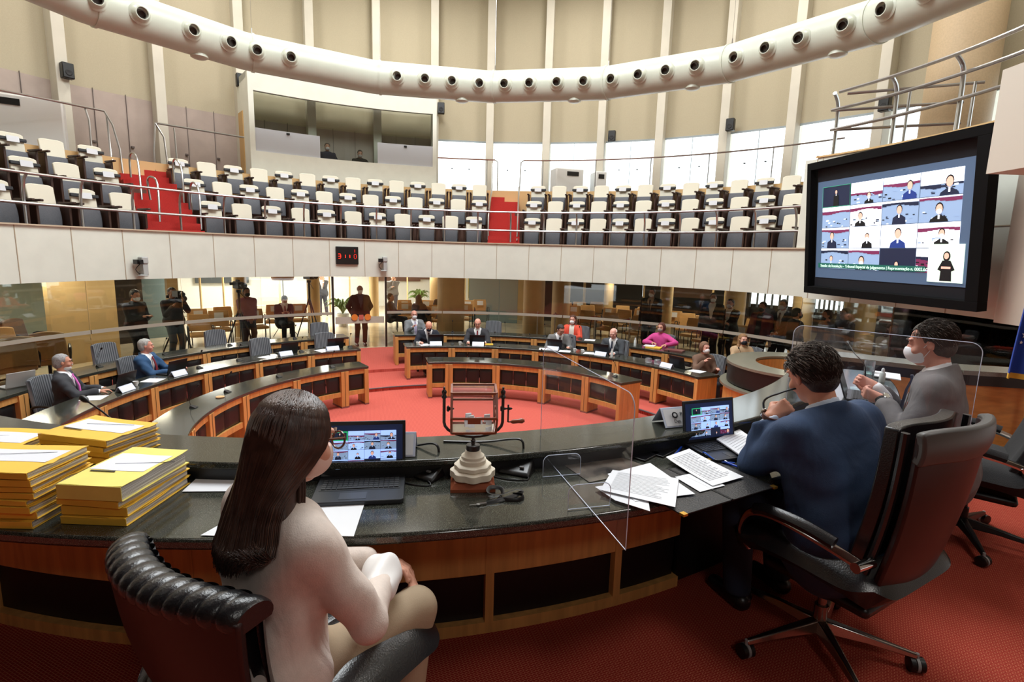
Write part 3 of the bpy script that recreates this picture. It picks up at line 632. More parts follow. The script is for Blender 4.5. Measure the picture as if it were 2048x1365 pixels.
# ================================================================ ring desks of the chamber
M_foot = mat('steel shoe', (150, 150, 150), .3, metal=1)
def ring_desk(lb, R, t0, t1, zt, zf, posts, endpanels=(), name='curved_desk', depth=.52):
    t = thing(name, lb, 'desk', (0, 0, 0))
    mb = MB(); mb.arc(R-.02, R+depth, t0, t1, zt-.045, zt, 70); mb.build('desktop', M_granite, t, bevel=.006)
    mb = MB(); mb.arc(R, R+.05, t0+.2, t1-.2, zt-.135, zt-.046, 60); mb.build('upper_band', M_wood, t)
    mb = MB(); mb.arc(R, R+.05, t0+.2, t1-.2, zf+.225, zf+.31, 60); mb.build('lower_band', M_wood, t)
    ps = sorted(posts)
    for a in ps:
        w_ = .15
        if a in (ps[0], ps[-1]): w_ = .08
        a2 = a
        if a == ps[0]: a2 = a+math.degrees(.045/R)
        if a == ps[-1]: a2 = a-math.degrees(.045/R)
        c = pol(R+.2, a2, 0); M = Matrix.Translation(c) @ Matrix.Rotation(-math.radians(a2), 4, 'Z')
        mb = MB(); mb.box((0, -.035, (zf+.03+zt-.05)/2), (w_, .38, zt-.05-zf-.03), M=M); mb.build('desk_leg', M_wood, t, bevel=.004)
        if w_ > .1: mb = MB(); mb.box((0, -.2265, (zf+.03+zt-.05)/2), (.006, .004, zt-.08-zf), M=M); mb.build('leg_joint', M_black, t)
        mb = MB(); mb.box((0, -.035, zf+.015), (w_+.004, .384, .03), M=M); mb.build('steel_shoe', M_foot, t)
    for a, b in zip(ps[:-1], ps[1:]):
        half = math.degrees(.078/R); a += half; b -= half; n = max(1, round((b-a)*math.pi/180*R/.31))
        for k in range(n):
            u0 = a+(b-a)*k/n; u1 = a+(b-a)*(k+1)/n
            mb = MB()
            mb.grid(lambda u, v: pol(R+.04-.028*(1-(2*u-1)**6)*(1-(2*v-1)**6), u0+.06+(u1-u0-.12)*u, zf+.31+(zt-.135-zf-.31)*v), 8, 8, .02)
            mb.build('leather_pad', M_leather, t)
    for a in endpanels:
        c = pol(R+.25, a, 0); M = Matrix.Translation(c) @ Matrix.Rotation(-math.radians(a), 4, 'Z')
        mb = MB(); mb.box((0, 0, (zf+zt-.05)/2), (.04, .49, zt-.05-zf), M=M); mb.build('end_panel', M_wood, t, bevel=.004)
    return t
def post_list(a, b, first, step): return [a]+[x for x in np.arange(first, b-3, step)]+[b]
ring_desk('inner curved desk on the left, black granite top, leather front pads', 3.36, -118, -36.3, .76, 0, [-118, -108.8, -96.7, -80.9, -61.5, -44.6, -36.3])
ring_desk('inner curved desk on the right, empty black granite top, behind the ballot cage', 3.36, -15.7, 56, .76, 0, [-15.7, -8.4, 8.3, 25, 41.5, 56], (55.6,))
ring_desk('middle curved desk on the left, where two men in suits sit', 4.79, -112, -31.8, .84, .07, [-112, -95.5, -83.1, -70.3, -57.8, -44.7, -31.8])
ring_desk('middle curved desk on the right with name plates and laptops', 4.79, -19.6, 63.0, .84, .07, [-19.6, -7.2, 4.9, 16.2, 27.5, 39.1, 50.4, 63.0], (62.6,))
ring_desk('outer curved desk on the left by the glass', 6.0, -112, -31.2, .93, .14, [-112, -103, -92.9, -81.5, -71.6, -61.1, -51.2, -41.1, -31.2])
ring_desk('outer curved desk on the right by the glass', 6.0, -20.6, 64, .93, .14, [-20.6, -9, 2, 13, 26.8, 35.8, 44.7, 54, 64])
# ================================================================ pulpit
LP = (4.86, 8.78)
t = thing('round_pulpit', 'round wooden pulpit with ring-shaped granite top on the right', 'pulpit', (LP[0], LP[1], .13))
mb = MB(); mb.arc(.72, 1.18, 0, 360, 1.13, 1.17, 60, c=(0, 0)); mb.build('granite_ring', mat('grey granite ring', (120, 118, 104), .25, noise=.2, nscale=200), t)
mb = MB(); mb.arc(1.12, 1.16, 0, 360, .82, 1.13, 60, c=(0, 0)); mb.build('dark_fascia', M_black, t)
mb = MB(); mb.arc(1.0, 1.27, 0, 360, .76, .80, 60, c=(0, 0)); mb.build('lower_shelf', mat('grey granite ring', (0, 0, 0)), t)
mb = MB(); mb.arc(1.16, 1.2, 0, 360, -.06, .76, 60, c=(0, 0)); mb.build('pulpit_drum', M_wood, t)
mb = MB(); mb.arc(.72, .76, 0, 360, -.05, 1.12, 60, c=(0, 0)); mb.build('inner_drum', M_wood, t)
def acrylic_tent(lb, loc, rz, paper=True, name='name_plate', w_=.3):
    t = thing(name, lb, 'name plate', loc, rz)
    for s in (-1, 1):
        mb = MB(); mb.box((0, s*.03, .05), (w_, .003, .115), rx=-s*.5 if s < 0 else -.5*s)
        mb.build('acrylic_sheet', M_acryl, t)
    mb = MB(); mb.box((0, -.034, .05), (w_-.02, .002, .1), rx=-.5 if False else .5)
    return t
# lectern on the pulpit: open book-stand shape
t = thing('book_stand', 'silver folding book stand on the round pulpit', 'stand', (LP[0]-.35, LP[1]-.93, 1.30), .5)
mb = MB(); mb.box((-.02, 0, .12), (.3, .012, .3), rx=-.5); mb.build('front_leaf', M_steel, t)
mb = MB(); mb.box((-.02, .14, .12), (.3, .012, .3), rx=.5); mb.build('rear_leaf', M_steel, t)
# ================================================================ presiding desk
t = thing('presiding_desk', 'long curved presiding desk with black granite top and wooden front in the foreground', 'desk', (0, 0, 0))
def garc(m, name, *a, bv=.008, **k): mb = MB(); mb.arc(*a, c=DC, **k); return mb.build(name, m, t, bevel=bv)
garc(M_granite, 'worktop', 4.33, 4.81, 112, 218, 2.02, 2.06, n=110, bv=.01)
garc(M_granite, 'raised_ledge', 4.07, 4.37, 112, 218, 2.11, 2.14, n=110)
garc(M_black, 'ledge_riser', 4.34, 4.36, 112, 218, 2.055, 2.115, n=100, bv=0)
garc(M_wood, 'chamber_side_panel', 4.09, 4.12, 113, 218, -.02, 2.11, n=100, bv=0)
def TN(px, py): p = P(px, py, 1.7); return math.degrees(math.atan2(p.x-DC[0], p.y-DC[1]))
b0 = TN(300, 1200)%360
edges = sorted([TN(1446, 1080)%360, TN(1306, 1120)%360, TN(1010, 1180)%360, TN(660, 1215)%360, b0, b0+13, 218])

for a, b in zip(edges[:-1], edges[1:]):
    g = math.degrees(.012/4.38)
    garc(M_wood, 'front_panel', 4.365, 4.385, a+g, b-g, 1.60, 2.02, n=16, bv=.002)
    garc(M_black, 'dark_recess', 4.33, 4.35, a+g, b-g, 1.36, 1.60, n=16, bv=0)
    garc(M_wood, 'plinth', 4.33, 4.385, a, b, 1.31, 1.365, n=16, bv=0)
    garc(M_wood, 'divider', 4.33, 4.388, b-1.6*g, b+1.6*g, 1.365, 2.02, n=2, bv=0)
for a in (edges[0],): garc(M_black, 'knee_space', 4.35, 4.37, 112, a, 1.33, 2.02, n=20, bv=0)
# low wall on the right behind the seated man
mb = MB()
pts = [(3.2, 5.3), (4.05, 4.72), (7.2, 4.05)]
for (x0, y0), (x1, y1) in zip(pts[:-1], pts[1:]):
    L = math.hypot(x1-x0, y1-y0); rz = math.atan2(y1-y0, x1-x0); mb.mi = 0; mb.box(((x0+x1)/2, (y0+y1)/2, 1.64), (L, .1, .72), rz=rz)
t2 = thing('low_counter', 'low wooden counter with granite top behind the man in grey at right', 'counter', (0, 0, 0)); mb.build('counter_body', M_woodx, t2)
mb = MB()
for (x0, y0), (x1, y1) in zip(pts[:-1], pts[1:]):
    L = math.hypot(x1-x0, y1-y0); rz = math.atan2(y1-y0, x1-x0); mb.box(((x0+x1)/2+.02, (y0+y1)/2+.1, 2.065), (L+.05, .34, .04), rz=rz)
mb.build('counter_top', mat('grey granite ring', (0, 0, 0)), t2)
mb = MB()
for (x0, y0), (x1, y1) in zip(pts[:-1], pts[1:]):
    L = math.hypot(x1-x0, y1-y0); rz = math.atan2(y1-y0, x1-x0); mb.box(((x0+x1)/2+.02, (y0+y1)/2-.03, 2.0), (L+.03, .08, .09), rz=rz)
mb.build('counter_edge', M_black, t2)
# ================================================================ chamber chairs (grey striped backs)
def stripemat():
    m = mat('grey striped fabric', (98, 102, 108), .85); N = m.node_tree.nodes; L = m.node_tree.links; b = N['Principled BSDF']
    tc = N.new('ShaderNodeTexCoord'); wv = N.new('ShaderNodeTexWave'); wv.bands_direction = 'X'; wv.inputs['Scale'].default_value = 9; L.new(tc.outputs['Object'], wv.inputs[0])
    r = N.new('ShaderNodeValToRGB'); r.color_ramp.elements[0].color = s2l((58, 62, 68))+(1,); r.color_ramp.elements[1].color = s2l((128, 132, 138))+(1,); L.new(wv.outputs['Fac'], r.inputs[0]); L.new(r.outputs[0], b.inputs['Base Color']); return m
M_stripe = stripemat()
def swivel(back=M_stripe):
    t = thing('swivel_chair', 'x', 'chair')
    def bk(u, v):
        a = (u-.5)*2; return (a*.25*(1-.1*v), .22+.09*v-.05*a*a, .44+(.56-.03*abs(a)**4)*v)
    mb = MB(); mb.grid(bk, 12, 8, -.06); mb.build('backrest', back, t, bevel=.012)
    mb = MB(); mb.box((0, 0, .43), (.5, .48, .09)); mb.build('seat', M_leather, t, bevel=.03)
    for s in (-1, 1):
        mb = MB(); mb.tube(spline([(s*.26, .14, .44), (s*.3, .14, .6), (s*.3, 0, .64), (s*.3, -.16, .63)], 4), .018, 6); mb.build('armrest', M_black, t)
    mb = MB(); mb.lathe([(.03, .1), (.03, .4)], n=10); mb.build('pedestal', M_black, t)
    mb = MB(); [mb.tube([(0, 0, .1), (.29*math.cos(a*1.257), .29*math.sin(a*1.257), .06)], [.025, .015], 6) for a in range(5)]; mb.build('star_base', M_black, t)
    mb = MB(); [mb.lathe([(.022, -.02), (.03, 0), (.022, .02)], n=10, M=Matrix.Rotation(1.57, 3, 'X'), o=(.29*math.cos(a*1.257), .29*math.sin(a*1.257), .03)) for a in range(5)]; mb.build('caster', M_black, t)
    return t
sw = swivel()
CH = [(530, 690, 5.72, .07, 'empty grey striped chair behind the first name plate, middle left desk'), (655, 680, 5.72, .07, 'empty grey striped chair at the aisle end of the middle left desk'), (225, 695, 7.0, .14, 'empty grey striped chair between the two seated men at the outer left desk'), (437, 665, 7.0, .14, 'empty grey striped chair at the outer left desk, in front of purple shirt man'), (643, 648, 7.0, .14, 'empty grey striped chair near the glass door, outer left desk'), (985, 645, 7.0, .14, 'empty grey striped chair right of the bald man in dark suit, outer desk'), (1385, 690, 6.95, .14, None)]
for px, py, R, z, lb in CH:
    if lb is None: continue
    p = CY(px, py, R); a = TH(px, py, R); dup(sw, (p.x, p.y, z), -math.radians(a)+random.uniform(-.12, .12), lb, 'grey striped swivel chairs')
# chairs under the seated people
SEATED = [(-89.9, 5.75, 'under the grey-bearded man'), (-75.3, 5.75, 'under the man in blue suit, left'), (-13.2, 5.72, 'under the bald man writing'), (-.6, 5.72, 'under the bald man with red tie'), (21.2, 5.72, 'beside the man in grey jacket writing'), (34.1, 5.72, 'under the white-haired man'), (56.8, 5.72, 'under the woman in brown jacket'), (-15.4, 6.95, 'under the masked man in grey jacket at back'), (21.6, 6.95, 'under the woman in coral jacket'), (39.8, 6.95, 'under the woman in pink jacket'), (57.0, 6.95, 'under the long-haired woman in animal print')]
for a, R, lb in SEATED:
    p = pol(R, a, .07 if R < 6 else .14); dup(sw, p, -math.radians(a), 'grey striped swivel chair '+lb, 'grey striped swivel chairs')
for c in list(sw.children): bpy.data.objects.remove(c)
bpy.data.objects.remove(sw)
# ================================================================ big screen
TL, TRr, BR_, BL_ = Vector((5.47, 10.47, 4.79)), Vector((6.0, 7.16, 4.79)), Vector((6.25, 7.05, 2.40)), Vector((5.72, 10.38, 2.42))
o_ = (TL+TRr+BR_+BL_)/4; ex = ((TRr-TL)+(BR_-BL_)).normalized(); ez = ((TL-BL_)+(TRr-BR_)); ez = (ez-ex*ez.dot(ex)).normalized(); ey = ez.cross(ex)
W = ((TRr-TL).length+(BR_-BL_).length)/2; H = ((TL-BL_).length+(TRr-BR_).length)/2
TVM = Matrix(((ex.x, ey.x, ez.x, o_.x), (ex.y, ey.y, ez.y, o_.y), (ex.z, ey.z, ez.z, o_.z), (0, 0, 0, 1)))
t = thing('video_screen', 'big black-framed screen on the right wall showing a video call', 'screen'); t.matrix_world = TVM
# local y towards the viewer is -1
mb = MB(); fw_ = .13
for c, d in (((0, 0, H/2-fw_/2), (W, .16, fw_)), ((0, 0, -H/2+fw_/2), (W, .16, fw_)), ((-W/2+.05, 0, 0), (.10, .16, H-2*fw_)), ((W/2-.09, 0, 0), (.18, .16, H-2*fw_))): mb.box(c, d)
mb.build('screen_frame', mat('matte black frame', (9, 9, 10), .8, spec=.15), t, bevel=.005)
mb = MB(); mb.box((-.07, .05, 0), (W-.42, .02, H-2*fw_)); mb.build('back_panel', mat('dark charcoal bezel', (34, 35, 40), .7, spec=.2), t)
mb = MB(); mb.box((0, .3, 0), (.8, .5, .5)); mb.build('wall_bracket', M_black, t)
def emis(name, col, s): return mat('lit '+name, col, .6, emit=s)
def screen_tiles(parent, x0, x1, z0, z1, y, nm='video_tile', s=1.0, bgc=(72, 92, 118), big=True):
    """video-call picture, built flat on the display surface; x right, z up, facing -y"""
    tag_ = 'tv' if big else 'pc'; mk = lambda n, c, k=1.0: emis('%s %s' % (tag_, n), c, s*k)
    ms = [mk('backdrop', bgc, .55 if big else .25), mk('white', (236, 242, 250) if big else (150, 180, 232), 1.3), mk('maroon', (112, 40, 78), .7), mk('navy', (26, 34, 60), .6), mk('blue grey', (128, 152, 184), .9), mk('skin', (224, 170, 150), .9), mk('suit', (30, 52, 120), .8), mk('black', (14, 16, 20), .4), mk('green', (40, 190, 120), .8)]
    W_, H_ = x1-x0, z1-z0
    mb = MB(); q = lambda xa, za, xb, zb, m, d=0: (mb.mat(m), mb.add([(xa, y-d, za), (xb, y-d, za), (xb, y-d, zb), (xa, y-d, zb)], [(0, 1, 2, 3)]))
    q(x0, z0, x1, z1, 0); mb.build('display', ms, parent)
    gx0, gx1, gz0, gz1 = x0+W_*.045, x1-W_*.065, z0+H_*.10, z1-H_*.06
    if not big: gx0, gx1, gz0, gz1 = x0+W_*.10, x1-W_*.08, z0+H_*.07, z1-H_*.12
    tw, th_ = (gx1-gx0)/4, (gz1-gz0)/4
    rnd = random.Random(3)
    for r in range(4):
        for c in range(4):
            mb = MB(); xa, xb = gx0+c*tw+tw*.008, gx0+(c+1)*tw-tw*.008; zb = gz1-r*th_-th_*.012; za = gz1-(r+1)*th_+th_*.012
            e = .002
            k = (r*4+c)
            q(xa, za, xb, zb, [3, 4, 4, 4, 4, 1, 4, 4, 4, 1, 1, 1, 4, 4, 3, 2][k], e)
            if k not in (0, 9, 10, 14):
                hb = [0, .5, .3, .55, .2, .15, .1, .05, .1, 0, 0, .2, .1, .1, 0, .35][k]
                q(xa, zb-(zb-za)*hb, xb, zb, 1, 2*e)
                n = 8
                zt = zb-(zb-za)*hb
                for i in range(n):
                    xa2 = xa+(xb-xa)*i/n; xb2 = xa+(xb-xa)*(i+1)/n; w0 = .05*math.sin(i*.7+k)*(zb-za); q(xa2, zt-(zb-za)*.12+w0, xb2, zt+w0*.3, 2 if k % 3 else 3, 3*e)
                for i in range(14):
                    u = rnd.uniform(xa, xb-tw*.1); v = rnd.uniform(za, za+(zb-za)*.4); q(u, v, u+tw*rnd.uniform(.04, .1), v+th_*rnd.uniform(.03, .07), rnd.choice([1, 3, 7, 4]), 3.3*e)
            # figure
            if k not in (4,):
                hx = xa+(xb-xa)*[.5, .6, .75, .7, .5, .35, .5, .5, .4, .6, .5, .6, .4, .45, .5, .7][k]; hr = th_*[.09, .13, .17, .2, .1, .16, .17, .2, .16, .15, .2, .17, .12, .2, .12, .25][k]
                hz = za+(zb-za)*[.7, .35, .55, .5, .5, .45, .6, .5, .6, .5, .6, .55, .5, .4, .3, .4][k]
                sm = [7, 7, 6, 3, 7, 7, 3, 7, 3, 7, 6, 7, 4, 7, 7, 3][k]
                pts = [(hx-hr*2.0, za), (hx-hr*1.8, max(za, hz-hr*1.9)), (hx-hr*.5, max(za, hz-hr*1.15)), (hx+hr*.5, max(za, hz-hr*1.15)), (hx+hr*1.8, max(za, hz-hr*1.9)), (hx+hr*2.0, za)]
                pts = [(min(max(x, xa), xb), z) for x, z in pts]; mb.mat(sm).add([(x, y-4*e, z) for x, z in pts], [tuple(range(6))])
                el = lambda cx, cz, rx, rz_, m, d: mb.mat(m).add([(min(max(cx+rx*math.cos(a*.524), xa), xb), y-d, min(max(cz+rz_*math.sin(a*.524), za), zb)) for a in range(12)], [tuple(range(12))])
                el(hx, hz+hr*.25, hr*.85, hr*1.05, 7, 4.5*e); el(hx, hz, hr*.72, hr*1.0, 5, 5*e)
                if k in (1, 7, 9, 11, 13): el(hx, hz-hr*.45, hr*.6, hr*.5, 1, 5.5*e)
                q(hx-hr*.2, max(za, hz-hr*1.9), hx+hr*.2, max(za, hz-hr*1.1), 1, 5*e)
            if k == 0:
                for (a_, b_, c_, d_) in ((xa, za, xb, za+e*2), (xa, zb-e*2, xb, zb), (xa, za, xa+e*2, zb), (xb-e*2, za, xb, zb)): q(a_, b_, c_, d_, 8, 6*e)
            mb.build(nm, ms, parent)
    return gx0, gx1, gz0, gz1, ms
dx0, dx1, dz0, dz1 = -W/2+.05*W, -W/2+.937*W, -H/2+.125*H, H/2-.15*H
g = screen_tiles(t, dx0, dx1, dz0, dz1, .03, s=1.0)
def text(body, size, m, parent=None, M=None, ext=.001, name='lettering', align='LEFT'):
    c = bpy.data.curves.new(name, 'FONT'); c.body = body; c.size = size; c.extrude = ext; c.align_x = align
    o = bpy.data.objects.new(name, c); COL.objects.link(o); c.materials.append(m)
    bpy.context.view_layer.update(); me = bpy.data.meshes.new_from_object(o.evaluated_get(bpy.context.evaluated_depsgraph_get())); bpy.data.objects.remove(o)
    me.name = name; o = bpy.data.objects.new(name, me); COL.objects.link(o)
    if parent: o.parent = parent
    if M: o.matrix_local = M
    return o
TX = Matrix.Rotation(math.pi/2, 4, 'X')
mb = MB(); mb.box((-.42+.1, .018, g[2]+.055), (W*.66, .002, .085)); mb.build('caption_bar', emis('tv caption', (24, 84, 74), .8), t)
text('Sessão de Instalação - Tribunal Especial de Julgamento | Representação n. 0002.6/2020', .066, emis('tv text', (210, 245, 225), 1.1), t, Matrix.Translation((g[0]+.02, .010, g[2]+.03)) @ TX, name='caption')
mb = MB(); ix0, ix1, iz0, iz1 = g[1]-.44, g[1]+.10, g[2]-.12, g[2]+.42
mb.box(((ix0+ix1)/2, .012, (iz0+iz1)/2), (ix1-ix0, .004, iz1-iz0)); mb.build('interpreter_window', emis('tv pale green', (214, 236, 214), 1.0), t)
mb = MB(); cx = (ix0+ix1)/2+.02; bz = iz0+.02
mb.prism([(cx-.09, bz), (cx+.09, bz), (cx+.08, bz+.14), (cx+.13, bz+.16), (cx+.06, bz+.29), (cx-.06, bz+.29), (cx-.13, bz+.16), (cx-.08, bz+.14)], 0, .002, M=Matrix.Translation((0, .006, 0)) @ TX)
mb.lathe([(.055, 0), (.055, .002)], n=16, M=TX.to_3x3(), o=(cx, .005, bz+.35), sy=1.3); mb.build('interpreter_figure', emis('tv black', (14, 16, 20), .4), t)
mb = MB(); mb.lathe([(.036, 0), (.036, .002)], n=16, M=TX.to_3x3(), o=(cx, .001, bz+.355), sy=1.25); mb.box((cx, .001, bz+.19), (.14, .002, .03)); mb.build('interpreter_skin', emis('tv skin', (224, 170, 150), .9), t)
# ================================================================ clock and cameras on the fascia
p = pol(7.57, -28.2, 2.83); t = thing('digital_clock', 'black digital clock with red digits on the gallery front', 'clock', p, math.radians(28.2))
mb = MB(); mb.box((0, 0, 0), (.57, .07, .46)); mb.build('clock_case', M_black, t, bevel=.01)
M_red = emis('red digit', (255, 40, 24), 3.0); SEG = {'a': (0, 1, 1, 0), 'b': (.5, .5, 0, 1), 'c': (.5, -.5, 0, 1), 'd': (0, -1, 1, 0), 'e': (-.5, -.5, 0, 1), 'f': (-.5, .5, 0, 1), 'g': (0, 0, 1, 0)}
def digit(ch, x, z, h, m):
    mb = MB(); q = {'3': 'abgcd', '1': 'bc', '0': 'abcdef'}[ch]
    for s in q:
        sx, sz, hor, ver = SEG[s]; mb.box((x+sx*h*.55, -.038, z+sz*h*.5*(.5 if ver else 1)), (h*.5 if hor else h*.11, .004, h*.11 if hor else h*.42))
    mb.build('digit', m, t)
digit('3', -.2, -.02, .11, M_red); digit('1', -.08, -.02, .11, M_red); digit('1', .03, -.02, .11, M_red); digit('1', .16, .12, .11, emis('dim red', (190, 30, 24), 1.2)); digit('0', .2, -.02, .11, emis('dim red', (190, 30, 24), 1.2))
for px, py, lb in [(285, 533, 'grey robotic camera on the gallery front above the left men in dark'), (768, 528, 'grey robotic camera on the gallery front right of the clock')]:
    p = CY(px, py, 7.5); a = TH(px, py, 7.5); t = thing('robotic_camera', lb, 'camera', p, -math.radians(a))
    mb = MB(); mb.box((.03, 0, -.06), (.1, .12, .22)); mb.lathe([(.09, -.2), (.09, -.17), (.03, -.16)], n=16); mb.box((0, .07, -.12), (.05, .2, .05)); mb.build('camera_mount', mat('camera grey', (176, 178, 176), .5), t, bevel=.01)
    mb = MB(); mb.box((.02, 0, .12), (.13, .16, .14)); mb.build('camera_body', mat('camera grey', (0, 0, 0)), t, bevel=.02)
    mb = MB(); mb.box((-.09, -.03, .09), (.12, .14, .09)); mb.lathe([(.035, 0), (.035, .06)], n=14, M=Matrix.Rotation(math.pi/2, 3, 'X'), o=(-.09, -.09, .09)); mb.build('camera_lens', M_black, t)
    mb = MB(); mb.tube(spline([(-.05, 0, .04), (-.13, 0, -.06), (-.05, .02, -.16), (.02, .05, -.19)], 5), .008, 5); mb.build('camera_cable', M_black, t)
# flag at right edge
M_starw = mat('flag white', (230, 232, 236), .7)
t = thing('flag', 'blue flag with white stars and gold fringe at the right picture edge', 'flag', (4.06, 4.30, 1.31))
mb = MB(); mb.lathe([(.018, 0), (.018, 2.3)], n=10, o=(.3, .08, 0)); mb.lathe([(.2, 0), (.18, .05), (.03, .08)], n=20, o=(.3, .08, 0)); mb.build('pole', mat('brass pole', (0, 0, 0)), t)
fl = lambda u, v: (.02+(.42*u)+(.10*(1-u))*v**1.3, .04*math.sin(u*22)*(1-.4*v), .83+v*(1.28)+.02*u)
mb = MB(); mb.grid(fl, 30, 14, .006); mb.build('cloth', mat('flag royal blue', (22, 62, 160), .7), t)
mb = MB(); mb.grid(lambda u, v: tuple(Vector(fl(u, 0))+Vector((0, 0, -.045*(1-v)))), 30, 1, .008); mb.build('gold_fringe', mat('gold fringe', (214, 170, 60), .6), t)
for (u, v, r) in [(.12, .25, .03), (.16, .33, .022), (.22, .14, .022), (.28, .22, .03), (.10, .2, .015), (.3, .42, .028)]:
    c = Vector(fl(u, v))+Vector((0, -.02, 0)); mb = MB()
    mb.prism([((r if k % 2 == 0 else r*.42)*math.sin(k*math.pi/5), (r if k % 2 == 0 else r*.42)*math.cos(k*math.pi/5)) for k in range(10)], 0, .003, M=Matrix.Translation(c) @ TX); mb.build('star', M_starw, t)
# ================================================================ bodies: smooth-blended solids meshed with surface nets
class SDF:
    def __init__(s, lo, hi, h):
        s.lo = np.array(lo, float); s.h = h; s.n = np.ceil((np.array(hi)-s.lo)/h).astype(int)+1
        s.f = np.full(s.n, 1.0, np.float32); s.ax = [s.lo[i]+h*np.arange(s.n[i], dtype=np.float32) for i in range(3)]
    def sub(s, lo, hi):
        a = np.clip(((np.array(lo)-s.lo)/s.h).astype(int)-1, 0, s.n-1); b = np.clip(((np.array(hi)-s.lo)/s.h).astype(int)+2, 1, s.n)
        sl = tuple(slice(a[i], b[i]) for i in range(3)); g = np.meshgrid(*[s.ax[i][sl[i]] for i in range(3)], indexing='ij'); return sl, g
    def _mix(s, sl, d, k, op):
        f = s.f[sl]
        if op == 'sub':
            if k: h = np.clip(.5-.5*(f+d)/k, 0, 1); f[...] = f*(1-h)-d*h+k*h*(1-h)
            else: f[...] = np.maximum(f, -d)
        else:
            if k: h = np.clip(.5+.5*(f-d)/k, 0, 1); f[...] = f*(1-h)+d*h-k*h*(1-h)
            else: f[...] = np.minimum(f, d)
    def cap(s, a, b, ra, rb=None, k=.03, op='add', sc=None):
        """tapered capsule; sc=(axis vector, factor) squashes it along that axis"""
        rb = ra if rb is None else rb; a = np.array(a, float); b = np.array(b, float); m = max(ra, rb)+k+3*s.h
        sl, g = s.sub(np.minimum(a, b)-m, np.maximum(a, b)+m)
        p = [g[i]-a[i] for i in range(3)]; ab = b-a; L = max(ab@ab, 1e-9)
        t = np.clip((p[0]*ab[0]+p[1]*ab[1]+p[2]*ab[2])/L, 0, 1); q = [p[i]-ab[i]*t for i in range(3)]
        if sc:
            v = np.array(sc[0], float); v /= np.linalg.norm(v); dd = q[0]*v[0]+q[1]*v[1]+q[2]*v[2]; e = (1/sc[1]-1)
            q = [q[i]+v[i]*dd*e for i in range(3)]
        d = np.sqrt(q[0]**2+q[1]**2+q[2]**2)-(ra+(rb-ra)*t)
        if sc: d = d*min(1, sc[1])
        s._mix(sl, d, k, op); return s
    def ell(s, c, r, k=.02, op='add', R=None):
        c = np.array(c, float); m = max(r)+k+3*s.h; sl, g = s.sub(c-m, c+m); p = [g[i]-c[i] for i in range(3)]
        if R is not None: p = [R[0][i]*p[0]+R[1][i]*p[1]+R[2][i]*p[2] for i in range(3)]
        k0 = np.sqrt(sum((p[i]/r[i])**2 for i in range(3))); k1 = np.sqrt(sum((p[i]/r[i]**2)**2 for i in range(3)))+1e-6
        s._mix(sl, k0*(k0-1)/k1, k, op); return s
    def cut(s, fn): g = np.meshgrid(*s.ax, indexing='ij'); s.f = np.maximum(s.f, fn(g[0], g[1], g[2]).astype(np.float32)); return s
    def warp(s, fn): g = np.meshgrid(*s.ax, indexing='ij'); m = np.abs(s.f) < .08; s.f[m] += fn(g[0][m], g[1][m], g[2][m]).astype(np.float32); return s
    def mesh(s):
        f = s.f; ins = f < 0; n = s.n
        cnt = np.zeros(n-1, np.int8); acc = np.zeros(tuple(n-1)+(3,), np.float32)
        base = np.stack(np.meshgrid(*[np.arange(k-1) for k in n], indexing='ij'), -1)
        for ax in range(3):
            o1, o2 = [i for i in range(3) if i != ax]
            A = [slice(None)]*3; B = [slice(None)]*3; A[ax] = slice(0, -1); B[ax] = slice(1, None)
            fa, fb = f[tuple(A)], f[tuple(B)]; cr = (fa < 0) != (fb < 0); t = np.where(cr, fa/np.where(fa == fb, 1, fa-fb), 0)
            for d1 in (0, 1):
                for d2 in (0, 1):
                    S = [slice(None)]*3; S[ax] = slice(None); S[o1] = slice(d1, d1+n[o1]-1); S[o2] = slice(d2, d2+n[o2]-1)
                    c = cr[tuple(S)]; cnt += c; tt = t[tuple(S)]
                    acc[..., ax] += np.where(c, tt, 0); acc[..., o1] += c*d1; acc[..., o2] += c*d2
        act = cnt > 0; idx = np.full(act.shape, -1, np.int64); idx[act] = np.arange(act.sum())
        V = (base[act]+acc[act]/cnt[act][:, None])*s.h+s.lo
        Fs = []
        for ax in range(3):
            o1, o2 = (ax+1) % 3, (ax+2) % 3
            A = [slice(1, -1)]*3; B = [slice(1, -1)]*3; A[ax] = slice(0, -1); B[ax] = slice(1, None)
            fa = ins[tuple(A)]; fb = ins[tuple(B)]; w = np.argwhere(fa != fb)
            if not len(w): continue
            flip = fa[tuple(w.T)]; c = w.copy(); c[:, o1] += 1; c[:, o2] += 1
            def at(d1, d2): e = c.copy(); e[:, o1] += d1-1; e[:, o2] += d2-1; return idx[tuple(e.T)]
            q = np.stack([at(0, 0), at(1, 0), at(1, 1), at(0, 1)], 1); q[~flip] = q[~flip][:, ::-1]; Fs.append(q)
        F = np.concatenate(Fs); F = F[(F >= 0).all(1)]; return V, F
    def build(s, name, m, parent=None, smooth=2):
        V, F = s.mesh()
        if len(V) == 0: return None
        # light relaxation
        e = np.concatenate([F[:, [0, 1]], F[:, [1, 2]], F[:, [2, 3]], F[:, [3, 0]]]); e = np.concatenate([e, e[:, ::-1]])
        deg = np.bincount(e[:, 0], minlength=len(V)).astype(float)
        for _ in range(smooth):
            a = np.stack([np.bincount(e[:, 0], weights=V[e[:, 1], i], minlength=len(V)) for i in range(3)], 1)/np.maximum(deg, 1)[:, None]; V = V*.5+a*.5
        me = bpy.data.meshes.new(name); me.vertices.add(len(V)); me.vertices.foreach_set('co', V.astype(np.float32).ravel())
        me.loops.add(len(F)*4); me.loops.foreach_set('vertex_index', F.astype(np.int32).ravel()); me.polygons.add(len(F)); me.polygons.foreach_set('loop_start', np.arange(0, len(F)*4, 4, dtype=np.int32)); me.polygons.foreach_set('loop_total', np.full(len(F), 4, dtype=np.int32))
